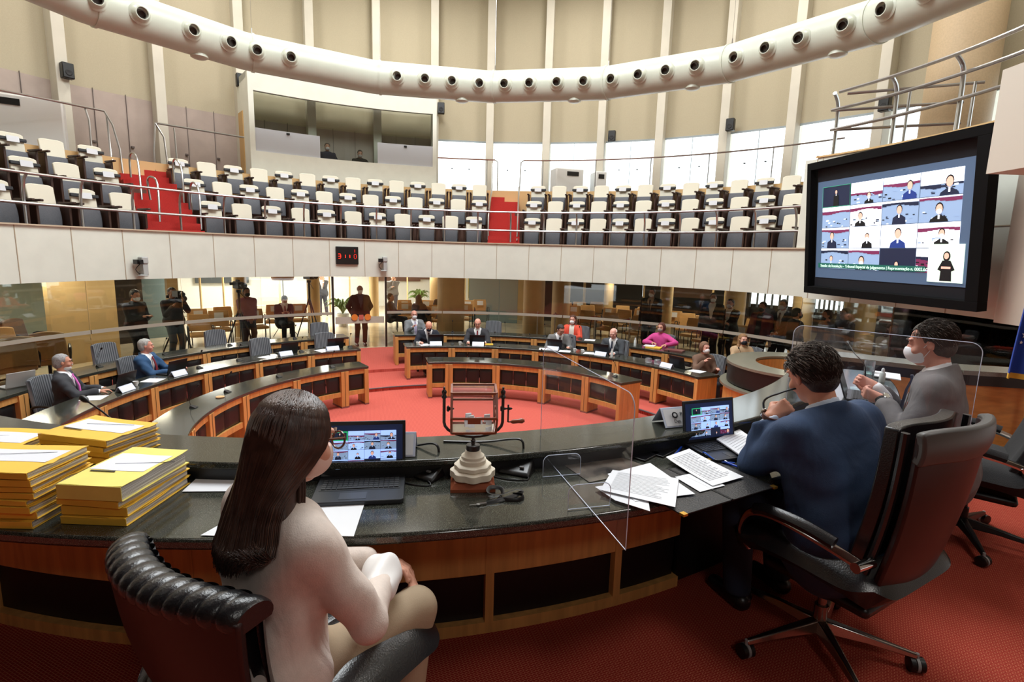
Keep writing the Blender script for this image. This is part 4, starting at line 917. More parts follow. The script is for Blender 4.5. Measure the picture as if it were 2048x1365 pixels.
        me.update(calc_edges=True); me.polygons.foreach_set('use_smooth', [True]*len(F)); me.materials.append(m)
        o = bpy.data.objects.new(name, me); COL.objects.link(o)
        if parent: o.parent = parent
        return o
def rotz(a): c, s = math.cos(a), math.sin(a); return np.array([[c, -s, 0], [s, c, 0], [0, 0, 1]])
def rotx(a): c, s = math.cos(a), math.sin(a); return np.array([[1, 0, 0], [0, c, -s], [0, s, c]])
def roty(a): c, s = math.cos(a), math.sin(a); return np.array([[c, 0, s], [0, 1, 0], [-s, 0, c]])
def ik(a, b, l1, l2, hint):
    a, b, hint = np.array(a, float), np.array(b, float), np.array(hint, float); d = b-a; L = np.linalg.norm(d)
    if L > (l1+l2)*.999: b = a+d/L*(l1+l2)*.999; d = b-a; L = np.linalg.norm(d)
    u = d/L; x = (l1*l1-l2*l2+L*L)/(2*L); h = math.sqrt(max(l1*l1-x*x, 0)); hp = hint-u*(hint@u); hp /= max(np.linalg.norm(hp), 1e-6); return a+u*x+hp*h, b
# skin of a figure. Local frame: faces -y, x to its left hand side, z up, origin on the floor.
def add_head(g, c, R, k=.012, fine=False, nose=True):
    T = lambda p: np.array(c)+R@np.array(p, float)
    g.ell(T((0, .012, .035)), (.074, .093, .082), k=k, R=R); g.ell(T((0, -.022, -.03)), (.060, .066, .078), k=.03, R=R)
    g.cap(T((0, -.055, -.088)), T((0, -.06, -.083)), .026, k=.03)
    g.cap(T((.0, -.078, .022)), T((0, -.102, -.022)), .009, .014, k=.014)
    for s in (-1, 1):
        g.ell(T((s*.030, -.091, .018)), (.017, .012, .011), k=.012, op='sub', R=R)
        g.cap(T((s*.014, -.090, .036)), T((s*.046, -.078, .036)), .007, k=.012)
        g.ell(T((s*.030, -.078, .016)), (.0135, .0125, .0115), k=.003, R=R)
        g.ell(T((s*.078, .012, .0)), (.009, .019, .032), k=.006, R=R)
        if fine: g.ell(T((s*.086, .006, .004)), (.006, .010, .018), k=.004, op='sub', R=R)
        g.ell(T((s*.046, -.062, -.028)), (.020, .02, .02), k=.02, R=R)
    g.cap(T((-.018, -.088, -.052)), T((.018, -.088, -.052)), .0065, k=.008); g.cap(T((-.014, -.086, -.062)), T((.014, -.086, -.062)), .007, k=.008)
def hand_dirs(wrist, elbow, fwd, pn):
    f = np.array(fwd, float); f /= np.linalg.norm(f); p = np.array(pn, float); p -= f*(p@f); p /= max(np.linalg.norm(p), 1e-6); return f, p, np.cross(f, p)
def add_hand(g, w, f, p, s, curl=.5, k=.006):
    """w wrist, f direction of the fingers, p palm normal, s side of the thumb (+1/-1)"""
    f = np.array(f, float); f /= np.linalg.norm(f); p = np.array(p, float); p = p-f*(p@f); p /= np.linalg.norm(p); r = np.cross(f, p)*s; w = np.array(w, float)
    g.cap(w-f*.01, w+f*.03, .024, .026, k=.012, sc=(p, .62))
    for i, (o, L) in enumerate(((.030, .072), (.010, .080), (-.011, .074), (-.030, .058))):
        b = w+f*.085+r*o*.9; g.cap(w+f*.02+r*o*.5, b, .016, .0105, k=.012)
        a = 0; q = b; rr = .0095
        for j, fr in enumerate((.45, .32, .25)):
            a += curl*(.75, .95, .6)[j]; d = f*math.cos(a)+p*math.sin(a); n = q+d*L*fr; g.cap(q, n, rr, rr*.9, k=.003); q = n; rr *= .9
    a = w+f*.02+r*.022+p*.008; b = a+f*.034+r*.022+p*.014; c = b+f*.030+r*(.012-.02*curl)+p*(.008+.012*curl); g.cap(a, b, .0145, .012, k=.01); g.cap(b, c, .0115, .0095, k=.004)
SKINS = {}
def skinm(c): return mat('skin %d %d %d' % c, c, .5, spec=.35)
def figure(label, loc, rz, sit=True, H=1.75, lean=.0, side=0, twist=0, head=(0, 0, 0), hands=None, palms=None, curl=(.5, .5), fingers=None, feet=None, skin=(214, 164, 140), hair=('short', (60, 48, 40)), top=('suit', (44, 46, 54)), shirt=(232, 234, 238), tie=None, pants=(36, 38, 46), shoes=(24, 22, 22), mask=None, glasses=False, beard=None, h=.011, seat=.47, name='person', legs=True, girth=1.0, group=None, extra=None, female=False, armk=1.0, elbow=((.4, .6, -.6), (-.4, .6, -.6))):
    t = thing(name, label, 'person', loc, rz, group); k_ = H/1.75
    pel = np.array([0, .0, (seat+.09) if sit else .93*k_]); Rt = rotz(twist)@rotx(lean)@roty(side)   # lean>0 bends towards -y
    Tq = lambda p: pel+Rt@(np.array(p, float)*k_)
    chest = Tq((0, 0, .30)); neck = Tq((0, .01, .50)); Rh = Rt@rotz(head[0])@rotx(head[1])@roty(head[2]); hc = neck+Rt@np.array((0, -.015, .03))*k_+Rh@np.array((0, -.01, .115))
    sw = (.175 if female else .195)*k_
    sh = [Tq((s*sw/k_, .01, .435)) for s in (1, -1)]
    if hands is None: hands = [(.22, -.35, .74), (-.22, -.35, .74)] if sit else [(.27, -.05, .80), (-.27, -.05, .80)]
    L1, L2 = .30*k_*armk, .26*k_*armk
    arms = [ik(sh[i], hands[i], L1, L2, elbow[i]) for i in (0, 1)]
    hips = [pel+np.array((s*.09*k_, 0, 0)) for s in (1, -1)]
    if feet is None: feet = [(.12, -.46, .09), (-.12, -.46, .09)] if sit else [(.11, 0, .09), (-.11, 0, .09)]
    lg = [ik(hips[i], feet[i], .44*k_, .44*k_, (0, -1, .6 if sit else .1)) for i in (0, 1)]
    ptsall = np.array([hc, *sh, *hands, *feet, *[a[0] for a in arms], *[l[0] for l in lg], pel]); lo = ptsall.min(0)-.27; hi = ptsall.max(0)+.27; lo[2] = max(lo[2], -.02) if not sit else lo[2]
    # body
    g = SDF(lo, hi, h)
    add_head(g, hc, Rh, fine=h < .008); g.cap(neck-Rt@np.array((0, -.005, .04)), hc+Rh@np.array((0, .03, -.05)), .058 if not female else .05, .052 if not female else .045, k=.02)
    vx = Rt@np.array((1., 0, 0)); fy = Rt@np.array((0, 1., 0)); G = girth
    g.cap(Tq((-.10, 0, .38)), Tq((.10, 0, .38)), .080 if female else .090, k=.06); g.cap(Tq((-.06, 0, .2)), Tq((.06, 0, .2)), .1*G, k=.08); g.cap(Tq((-.06, 0, .02)), Tq((.06, 0, .02)), .11*G, k=.08)
    fd = fingers or [None, None]; pm = palms or [(0, 0, -1), (0, 0, -1)]
    for i in (0, 1):
        e, w_ = arms[i]; g.cap(sh[i], e, .045*k_, .038*k_, k=.04); g.cap(e, w_, .037*k_, .026*k_, k=.02)
        f = fd[i] if fd[i] is not None else w_-e; add_hand(g, w_, f, pm[i], 1 if i == 0 else -1, curl[i])
        kn, ft = lg[i]; g.cap(hips[i], kn, .070*k_, .055*k_, k=.05); g.cap(kn, ft, .05*k_, .036*k_, k=.03); g.cap(np.array(ft)+(0, .03, -.045), np.array(ft)+(0, -.13, -.055), .038, .03, k=.02)
    g.build('body', skinm(skin), t)
    # trousers
    if legs:
        lf = .86 if female else 1.0; g = SDF(lo, hi, h); pm_ = mat('cloth %d %d %d' % pants, pants, .85, bump=.08, bscale=260)
        g.cap(Tq((-.07, 0, .06)), Tq((.07, 0, .06)), .125*G, k=.06); g.cap(pel+(-.07, 0, 0), pel+(.07, 0, 0), .13*G, k=.06)
        for i in (0, 1):
            kn, ft = lg[i]; g.cap(hips[i], kn, .098*k_*lf, .075*k_*lf, k=.05); g.cap(kn, np.array(ft)+(0, 0, .0), .072*k_*lf, .060*k_*lf, k=.03)
        g.cut(lambda x, y, z: -(z-.075)); g.build('trousers', pm_, t)
        g = SDF(lo, hi, min(h, .01))
        for i in (0, 1):
            ft = np.array(lg[i][1]); g.cap(ft+(0, .035, -.05), ft+(0, -.15, -.062), .045, .036, k=.02)
        g.cut(lambda x, y, z: -(z-(lo[2] if sit and lo[2] > 0 else 0)-.002)); g.build('shoes', mat('shoe %d %d %d' % shoes, shoes, .35), t)
    # top
    kind, tc = top[0], top[1]; tm = mat('fabric %d %d %d' % tc, tc, .8, bump=.12, bscale=260, noise=.04, nscale=40)
    fs = .93 if female else 1.0
    if h < .008: folds(tm, .55 if kind == 'suit' else .4)
    def torso(g, o, sleeves=True, low=-.02, hem=.02):
        g.cap(Tq((-.115, 0, .385)), Tq((.115, 0, .385)), .10+o, k=.06, sc=(fy, .92)); g.cap(Tq((-.085, 0, .27)), Tq((.085, 0, .27)), (.100+o)*G*fs, k=.07); g.cap(Tq((-.075, 0, .15)), Tq((.075, 0, .15)), (.103+o)*G*fs, k=.06); g.cap(Tq((-.075, 0, .05)), Tq((.075, 0, .05)), (.115+o+hem*.5)*G, k=.06); g.cap(Tq((-.08, 0, .05+low)), Tq((.08, 0, .05+low)), (.122+o+hem)*G, k=.06)
        g.cap(Tq((-.05, .01, .45)), Tq((.05, .01, .45)), .065+o, k=.05)
        if sleeves:
            for i in (0, 1):
                e, w_ = arms[i]; g.cap(sh[i], e, .056*k_+o*.7, .05*k_+o*.7, k=.035); d = (np.array(w_)-e); g.cap(e, np.array(e)+d*(.80 if kind == 'suit' else .90), .049*k_+o*.7, .040*k_+o*.8, k=.02)
    if kind == 'suit':
        g = SDF(lo, hi, h); torso(g, .006, False, low=-.07, hem=-.005); 
        for i in (0, 1):
            e, w_ = arms[i]; d = (np.array(w_)-e); g.cap(np.array(e)+d*.6, np.array(e)+d*.97, .038*k_, .034*k_, k=.01)
        g.cap(neck-Rt@np.array((0, 0, .06)), neck+Rt@np.array((0, -.004, .028)), .074, .064, k=.02)
        ni = neck+Rt@np.array((0, -.004, .03)); nu = Rt@np.array((0, -.35, 1.)); g.cut(lambda x, y, z: ((x-ni[0])*nu[0]+(y-ni[1])*nu[1]+(z-ni[2])*nu[2])-.004)
        g.build('shirt', mat('shirt %d %d %d' % shirt, shirt, .7), t)
        g = SDF(lo, hi, h); torso(g, .022, low=-.07, hem=.02); g.cap(Tq((-.08, 0, -.07)), Tq((.08, 0, -.07)), .145*G, k=.06); g.cap(neck-Rt@np.array((0, -.012, .05)), neck+Rt@np.array((0, .022, .008)), .078, .072, k=.03)
        def vcut(x, y, z):
            X, Y, Z = x-pel[0], y-pel[1], z-pel[2]; a = (Rt[0][0]*X+Rt[1][0]*Y+Rt[2][0]*Z)/k_; b = (Rt[0][1]*X+Rt[1][1]*Y+Rt[2][1]*Z)/k_; c = (Rt[0][2]*X+Rt[1][2]*Y+Rt[2][2]*Z)/k_
            wv = np.clip((c-.12)/.38, -.2, 1.2)*.085; return np.minimum(wv-np.abs(a), -(b+.035))*.9
        g.cut(vcut); ji = neck+Rt@np.array((0, .0, .012)); ju = Rt@np.array((0, -.28, 1.)); g.cut(lambda x, y, z: ((x-ji[0])*ju[0]+(y-ji[1])*ju[1]+(z-ji[2])*ju[2])-.004); g.warp(lambda x, y, z: .004*np.sin(26*z+9*x+3*np.sin(9*y))*np.sin(17*y+11*x)+.0025*np.sin(60*z+25*x+2*np.sin(20*y))); g.build('jacket', tm, t)
        if tie:
            mb = MB(); zs = [.475, .45, .40, .3, .2, .12]; ws = [.014, .018, .018, .026, .034, .01]
            def fr(z): return -(.108+.035*math.sin(min(max((z-.1)/.3, 0), 1)*3.1)) if z < .44 else -.085
            vs = []
            for z, w_ in zip(zs, ws):
                for s in (-1, 1):
                    for dy in (0, .012): vs.append(Tq((s*w_, fr(z)-.012*G-dy-(.105*(G-1)), z)))
            fs = []
            for i in range(len(zs)-1):
                a = 4*i; fs += [(a+1, a+3, a+7, a+5), (a, a+4, a+6, a+2), (a, a+1, a+5, a+4), (a+2, a+6, a+7, a+3)]
            fs += [(0, 2, 3, 1), (len(vs)-4, len(vs)-3, len(vs)-1, len(vs)-2)]; mb.add(vs, fs); mb.build('necktie', mat('tie %d %d %d' % tie, tie, .6), t)
    elif kind == 'open':   # open jacket over a top
        g = SDF(lo, hi, h); torso(g, .008, False); g.build('blouse', mat('shirt %d %d %d' % shirt, shirt, .7), t)
        g = SDF(lo, hi, h); torso(g, .022, low=-.05)
        def vcut(x, y, z):
            X, Y, Z = x-pel[0], y-pel[1], z-pel[2]; a = (Rt[0][0]*X+Rt[1][0]*Y+Rt[2][0]*Z); b = (Rt[0][1]*X+Rt[1][1]*Y+Rt[2][1]*Z); return np.minimum(.062-np.abs(a), -(b+.03))*.9
        g.cut(vcut); g.build('jacket', tm, t)
    else:
        g = SDF(lo, hi, h); torso(g, .004 if kind == 'blouse' else .012, low=-.06, hem=.012); g.warp(lambda x, y, z: .004*np.sin(24*z+9*x+2*np.sin(11*x))*np.sin(14*y+6*x)+.003*np.sin(38*z+30*x)); g.cut(lambda x, y, z: np.minimum(((x-neck[0])**2+(y-neck[1])**2)*0+1, (z-neck[2]-.035))); g.build('sweater' if kind == 'top' else 'blouse', tm, t)
    # hair
    hk, hcc = hair; T = lambda p: hc+Rh@np.array(p, float)
    if hk != 'bald':
        hm = mat('hair %d %d %d' % hcc, hcc, .55, noise=.25, nscale=60, bump=.6, bscale=160)
        g = SDF(hc-.42, hc+.2, min(h, .009))
        g.ell(T((0, .022, .048)), (.084, .100, .086), k=.01, R=Rh)
        if hk == 'long':
            g.cap(T((0, .07, .0)), T((0, .085, -.16)), .085, .075, k=.05, sc=(Rh[:, 1], .6)); g.cap(T((.07, .03, -.02)), T((.09, .02, -.16)), .03, k=.03); g.cap(T((-.07, .03, -.02)), T((-.09, .02, -.16)), .03, k=.03)
            for s in (-1, 1): g.cap(T((s*.09, .0, -.14)), T((s*.10, -.05, -.24)), .034, .02, k=.03)
        if hk == 'bob':
            g.ell(T((0, .03, -.0)), (.10, .09, .10), k=.03, R=Rh)
        if hk == 'bun': g.ell(T((0, .09, .10)), (.05, .05, .05), k=.01)
        if hk in ('short', 'fringe'): g.ell(T((0, .055, -.015)), (.074, .065, .07), k=.03, R=Rh)
        def face(x, y, z):
            X, Y, Z = x-hc[0], y-hc[1], z-hc[2]; a = Rh[0][0]*X+Rh[1][0]*Y+Rh[2][0]*Z; b = Rh[0][1]*X+Rh[1][1]*Y+Rh[2][1]*Z; c = Rh[0][2]*X+Rh[1][2]*Y+Rh[2][2]*Z
            if hk == 'fringe': return np.minimum(-(b+.042)+0*a, -(c-.095))
            if hk == 'ring': return np.maximum(np.minimum(-(b+.0)+0*a, .12-c), c-.045-.25*b)
            return np.minimum(-(b+(.032 if hk in ('long', 'bob') else .020))+0*a-.25*np.maximum(c-.02, 0), .078-c+.25*np.minimum(b, 0)+.02)
        g.cut(face)
        g.warp(lambda x, y, z: .003*np.sin(90*x+30*z)*np.sin(70*y)); g.build('hair', hm, t, smooth=1)
    if beard:
        g = SDF(hc-.16, hc+.16, .007); g.ell(T((0, -.03, -.075)), (.058, .062, .045), k=.01, R=Rh); g.ell(T((0, -.098, -.034)), (.03, .012, .010), k=.01, R=Rh); g.build('beard', mat('hair %d %d %d' % beard, beard, .8, bump=.6, bscale=160), t)
    if mask:
        g = SDF(hc-.16, hc+.16, .006); g.ell(T((0, -.045, -.045)), (.062, .075, .062), k=.01, R=Rh); g.cap(T((0, -.092, -.008)), T((0, -.102, -.03)), .016, .016, k=.02)
        def mc(x, y, z):
            X, Y, Z = x-hc[0], y-hc[1], z-hc[2]; b = Rh[0][1]*X+Rh[1][1]*Y+Rh[2][1]*Z; c = Rh[0][2]*X+Rh[1][2]*Y+Rh[2][2]*Z; return np.maximum(b+.025, c+.004+.35*(b+.1))
        g.cut(mc); g.build('face_mask', mat('mask %d %d %d' % mask, mask, .75), t)
        mb = MB()
        for s in (-1, 1): mb.tube([T((s*.058, -.03, -.02)), T((s*.083, .01, .018))], .0018, 4); mb.tube([T((s*.055, -.03, -.07)), T((s*.082, .012, -.02))], .0018, 4)
        mb.build('mask_loops', mat('mask %d %d %d' % mask, (0, 0, 0)), t)
    if glasses:
        mb = MB()
        for s in (-1, 1):
            mb.tube([T((s*.033+.022*math.cos(a), -.105, .016+.016*math.sin(a))) for a in np.arange(0, 6.28, .63)], .0022, 4, closed=True); mb.tube([T((s*.055, -.104, .02)), T((s*.079, .0, .02))], .0022, 4)
        mb.tube([T((-.011, -.107, .02)), T((.011, -.107, .02))], .0022, 4); mb.build('eyeglasses', mat('dark spectacle frame', (34, 26, 24), .4), t)
    if not mask or True:
        mb = MB()
        for s in (-1, 1): mb.lathe([(.0062, 0), (.005, .002), (0, .003)], n=8, M=Matrix(Rh.tolist()) @ Matrix.Rotation(math.pi/2, 3, 'X'), o=T((s*.030, -.0895, .016)))
        mb.build('irises', mat('dark iris', (30, 22, 18), .2), t)
        bc = hcc if hk != 'bald' else (110, 90, 76); mb = MB()
        for s in (-1, 1): mb.tube([T((s*.014, -.099, .036)), T((s*.032, -.096, .042)), T((s*.05, -.083, .037))], [.002, .0038, .002], 5)
        mb.build('eyebrows', mat('hair %d %d %d' % bc, bc, .8), t)
    if extra: extra(t, dict(T=T, Tq=Tq, arms=arms, neck=neck, hc=hc, Rh=Rh, Rt=Rt, k=k_))
    return t
# ================================================================ seated members in the chamber
def seat_at(a, R, floor, yaw=0): p = pol(R, a, floor); return p, -math.radians(a)+yaw
LD = .80
def seated(label, a, R, floor, yaw=0, **k):
    p, rz = seat_at(a, R, floor, yaw); return figure(label, p, rz, seat=.46, **k)
hd = lambda y=-.45, z=.80, w_=.2: [(w_, y, z), (-w_, y, z)]
seated('seated man with grey hair and beard, dark grey suit and pink tie, left desk', -89.9, 5.62, .07, .45, H=1.8, lean=-.05, head=(.25, .05, 0), hair=('short', (158, 158, 160)), top=('suit', (54, 56, 62)), tie=(226, 110, 200), beard=(214, 214, 212), glasses=True, skin=(206, 148, 124), hands=[(.25, -.36, .74), (-.2, -.42, .80)], h=.009)
seated('seated man with silver hair in blue suit and dark red tie, left desk', -75.3, 5.62, .07, .38, H=1.8, lean=.02, head=(.45, .0, 0), hair=('short', (176, 176, 172)), top=('suit', (38, 76, 116)), tie=(120, 24, 36), skin=(216, 150, 130), hands=[(.22, -.42, .80), (-.12, -.44, .80)], h=.009)
seated('bald man in dark suit and dark mask looking down and writing', -13.2, 5.60, .07, .1, H=1.74, lean=.22, head=(0, .45, 0), hair=('bald', (0, 0, 0)), top=('suit', (26, 30, 44)), tie=(70, 30, 50), mask=(24, 28, 48), skin=(226, 160, 138), hands=[(.22, -.46, .80), (-.25, -.46, .80)])
seated('bald man with glasses, dark grey suit and dark red tie, middle desk', -.6, 5.62, .07, 0, H=1.83, lean=.06, head=(0, .2, 0), hair=('bald', (0, 0, 0)), top=('suit', (50, 50, 56)), tie=(120, 20, 36), glasses=True, skin=(222, 160, 140), hands=hd())
seated('dark-haired man in glasses and grey jacket leaning to write', 20.0, 5.55, .07, .5, H=1.78, lean=.2, head=(.3, .3, 0), hair=('short', (44, 40, 38)), top=('suit', (112, 112, 112)), tie=(40, 40, 50), glasses=True, skin=(206, 150, 128), hands=[(.15, -.45, .80), (-.25, -.46, .80)])
seated('white-haired man in dark grey suit reaching to the desk microphone', 34.1, 5.6, .07, .1, H=1.8, lean=.1, head=(0, .25, 0), hair=('ring', (216, 212, 206)), top=('suit', (58, 62, 68)), tie=(34, 40, 60), skin=(228, 172, 156), hands=[(.15, -.45, .80), (-.2, -.4, .78)])
seated('woman with short brown hair, white mask and brown puffer jacket', 56.4, 5.58, .07, 1.15, H=1.66, lean=.02, head=(.15, 0, 0), hair=('bob', (122, 88, 66)), top=('top', (112, 84, 68)), mask=(236, 238, 242), skin=(220, 164, 146), female=True, hands=[(.12, -.34, .80), (-.14, -.30, .95)])
seated('masked man in grey jacket gesturing at the outer desk near the door', -15.4, 6.82, .14, .2, H=1.74, lean=.0, head=(-.1, .05, 0), hair=('ring', (120, 100, 90)), top=('suit', (120, 124, 128)), tie=(170, 160, 190), mask=(238, 240, 244), glasses=True, skin=(214, 156, 138), hands=[(.2, -.4, .80), (-.14, -.36, .92)])
seated('woman in coral red jacket and white mask at the outer desk', 20.3, 6.84, .14, 0, H=1.74, lean=.02, head=(0, .02, 0), hair=('long', (88, 54, 42)), top=('open', (226, 84, 62)), shirt=(232, 230, 220), mask=(240, 242, 244), skin=(216, 160, 142), female=True, hands=[(.18, -.42, .80), (-.2, -.42, .80)])
seated('woman in magenta pink jacket and patterned mask at the outer desk', 39.8, 6.84, .14, 0, H=1.76, lean=.02, head=(0, .02, 0), hair=('bob', (96, 50, 40)), top=('top', (206, 70, 142)), mask=(150, 140, 136), skin=(208, 152, 130), female=True, hands=[(.3, -.36, .86), (-.06, -.34, .86)], elbow=((1, .2, -.2), (-1, .2, -.2)))
seated('woman with long light brown hair, black mask and animal print blouse', 56.5, 6.84, .14, .9, H=1.70, lean=.02, head=(.1, 0, 0), hair=('long', (150, 112, 74)), top=('top', (198, 166, 130)), mask=(28, 30, 40), skin=(226, 172, 152), female=True, hands=[(.12, -.4, .84), (-.14, -.4, .80)])
# ================================================================ people behind the glass
def behind(label, px, py, R, yaw=0, floor=.35, sit=False, **k):
    p = CY(px, py, R); a = TH(px, py, R); return figure(label, (p.x, p.y, floor), -math.radians(a)+yaw, sit=sit, h=.014, **k)
dk = (24, 24, 30)
def holder(t, d):  # camcorder held at the face
    mb = MB(); c = d['T']((0, -.24, .0)); mb.box(c, (.12, .26, .13)); mb.lathe([(.045, 0), (.05, .12)], n=12, M=Matrix.Rotation(math.pi/2, 3, 'X'), o=(c[0], c[1]-.12, c[2])); mb.build('held_camcorder', M_black, t)
behind('standing guard in dark jacket and dark red trousers behind the glass door', 720, 590, 8.05, H=1.72, hair=('ring', (120, 112, 108)), top=('suit', (44, 36, 32)), pants=(78, 34, 36), shirt=(70, 74, 84), mask=(230, 226, 222), skin=(178, 128, 106), hands=[(.2, .16, .86), (-.2, .16, .86)], elbow=((1, .1, -.1), (-1, .1, -.1)), girth=1.08)
behind('standing man in black with white mask looking at his phone, left', 268, 600, 8.1, H=1.74, yaw=.2, head=(0, .25, 0), hair=('short', (36, 28, 26)), top=('top', (22, 22, 26)), pants=dk, mask=(214, 222, 232), hands=[(.08, -.3, 1.14), (-.08, -.3, 1.14)], skin=(190, 134, 108))
behind('cameraman in black holding a camera to his face, left', 345, 600, 8.2, H=1.74, hair=('short', (28, 24, 24)), top=('top', (18, 18, 22)), pants=(64, 74, 82), hands=[(.1, -.28, 1.4), (-.12, -.26, 1.3)], skin=(150, 108, 88), extra=holder)
behind('person in purple shirt and black mask behind a tripod camera', 494, 610, 8.4, H=1.66, hair=('short', (36, 26, 24)), top=('top', (104, 66, 92)), pants=(34, 34, 42), mask=(26, 24, 28), hands=[(.06, -.16, .86), (-.06, -.16, .86)], skin=(140, 96, 78))
behind('man in dark suit and mask sitting on a tan chair looking down', 567, 620, 9.6, sit=True, H=1.74, lean=.15, head=(0, .45, 0), hair=('short', (60, 44, 36)), top=('suit', dk), tie=(120, 40, 50), pants=dk, mask=(224, 220, 218), hands=[(.08, -.22, .82), (-.08, -.22, .82)])
behind('man drinking from a cup in the bright lobby far behind', 644, 600, 15.5, sit=True, seat=.8, H=1.75, hair=('short', (40, 30, 26)), top=('suit', (60, 62, 70)), hands=[(.05, -.2, 1.42), (-.2, -.3, 1.0)])
behind('person resting chin on hands in the lobby right of the door', 786, 600, 14.5, sit=True, seat=.85, H=1.75, hair=('short', (44, 34, 30)), top=('top', (86, 84, 82)), hands=[(.05, -.2, 1.45), (-.05, -.22, 1.2)], lean=.1)
behind('person in black seated sideways on a hall chair right of the door', 781, 622, 9.6, yaw=1.3, sit=True, H=1.74, hair=('short', (50, 34, 28)), top=('top', (20, 20, 24)), pants=dk)
behind('person with long dark hair sitting with back turned in the hall', 838, 640, 9.3, yaw=2.6, sit=True, H=1.68, hair=('long', (36, 26, 24)), top=('top', (34, 30, 34)), pants=dk, female=True)
behind('man in black suit seated among tan chairs in the hall', 884, 622, 10.4, sit=True, H=1.80, hair=('short', (70, 48, 36)), top=('suit', (20, 22, 28)), pants=dk, mask=(206, 186, 172))
behind('tall standing man in black suit with white mask and lanyard', 1303, 600, 8.3, H=1.90, hair=('short', (34, 28, 26)), top=('suit', (20, 20, 24)), pants=dk, mask=(226, 222, 218), tie=(40, 36, 40), shirt=(180, 160, 140), skin=(176, 126, 104))
behind('standing man in dark jacket, light shirt and mask, left of the group', 1426, 605, 8.3, yaw=.2, H=1.88, head=(.3, 0, 0), hair=('short', (40, 32, 30)), top=('suit', (34, 30, 34)), pants=dk, mask=(218, 216, 220), shirt=(214, 206, 196), skin=(176, 126, 104))
behind('man with short dark hair in black jacket and crossed hands in the group', 1459, 630, 8.6, H=1.72, hair=('short', (36, 28, 24)), top=('suit', (24, 26, 30)), pants=dk, mask=(224, 212, 210), hands=[(-.05, -.2, 1.12), (.05, -.22, 1.08)], skin=(200, 142, 118))
behind('man in dark red cardigan, lanyard and black mask in the group', 1524, 630, 8.3, H=1.74, hair=('short', (44, 32, 28)), top=('open', (96, 32, 40)), shirt=(30, 24, 28), pants=dk, mask=(22, 22, 26), skin=(166, 112, 90))
behind('tall man with glasses, dark suit and long tie in the group', 1566, 620, 8.5, H=1.84, hair=('short', (70, 54, 44)), top=('suit', (24, 24, 30)), tie=(96, 80, 76), pants=dk, mask=(214, 206, 204), glasses=True, hands=[(.05, -.26, 1.02), (-.05, -.26, 1.0)], skin=(188, 136, 112))
behind('dark-haired man seen from behind facing the tall man with glasses', 1592, 640, 8.15, yaw=2.6, H=1.68, hair=('short', (26, 22, 22)), top=('suit', (30, 30, 34)), pants=dk, mask=(40, 40, 44), skin=(188, 136, 112))
behind('person in dark clothes and dark mask below the screen, left', 1652, 650, 8.3, yaw=-.5, H=1.70, hair=('short', (56, 36, 28)), top=('top', (44, 46, 60)), pants=dk, mask=(26, 26, 34), skin=(176, 120, 96))
behind('blurred standing person in dark clothes below the middle of the screen', 1688, 650, 8.6, yaw=-.3, H=1.76, hair=('short', (90, 72, 54)), top=('top', (60, 48, 44)), pants=dk, skin=(150, 112, 92))
behind('woman with reddish hair in pale blouse sitting behind the clear screen', 1782, 680, 8.2, yaw=.9, sit=True, seat=.72, H=1.72, hair=('long', (110, 66, 50)), top=('top', (206, 188, 172)), pants=dk, female=True, skin=(206, 150, 130))
behind('man in dark suit seated behind the man in grey jacket', 1850, 690, 8.3, yaw=.7, sit=True, seat=.66, H=1.74, hair=('short', (44, 34, 30)), top=('suit', (28, 26, 32)), pants=dk)
behind('man in black suit and dark mask in the shade at far right', 1992, 690, 8.5, yaw=.1, sit=True, seat=.8, H=1.76, hair=('short', (40, 30, 26)), top=('suit', (18, 18, 22)), pants=dk, mask=(30, 28, 30), skin=(140, 100, 84))
# booth staff
behind('masked man with blue top behind the booth glass', 655, 312, 11.5, floor=4.93, sit=True, seat=.5, H=1.75, hair=('short', (60, 46, 40)), top=('top', (30, 40, 74)), mask=(226, 226, 230))
behind('person with headphones and mask at a monitor in the booth', 720, 322, 11.6, floor=4.93, sit=True, seat=.42, H=1.7, hair=('short', (40, 34, 32)), top=('top', (30, 28, 30)), mask=(206, 196, 196), head=(0, .2, 0))
# tripod cameras
def tripod(label, px, py, R, h_, yaw=0):
    p = CY(px, py, R); t = thing('tripod_camera', label, 'video camera', (p.x, p.y, .35), -math.radians(TH(px, py, R))+yaw)
    for a in (.3, 2.4, 4.5): mb = MB(); mb.tube([(0, 0, h_*.72), (.42*math.cos(a), .42*math.sin(a), .0)], [.022, .014], 6); mb.build('tripod_leg', M_black, t)
    mb = MB(); mb.lathe([(.03, h_*.6), (.03, h_-.1), (.06, h_-.08), (.06, h_-.02)], n=12); mb.tube([(0, 0, h_-.06), (.3, .3, h_-.3)], .01, 6); mb.build('tripod_head', M_black, t)
    mb = MB(); mb.box((0, 0, h_+.09), (.14, .36, .17)); mb.box((0, .02, h_+.2), (.04, .2, .04)); mb.box((-.11, .1, h_+.12), (.1, .04, .07)); mb.build('camera_body', mat('camera black', (26, 26, 28), .5), t, bevel=.01)
    mb = MB(); mb.lathe([(.05, 0), (.055, .14), (.07, .15), (.07, .2)], n=16, M=Matrix.Rotation(math.pi/2, 3, 'X'), o=(0, -.18, h_+.1)); mb.build('camera_lens', M_black, t)
tripod('big video camera on a tripod between seated man and glass door', 619, 600, 9.0, 1.78, .3)
tripod('camera on tripod in front of the person in purple shirt', 478, 600, 8.1, 1.62)
tripod('camera on tripod by the cameraman in black on the left', 352, 600, 8.35, 1.35)
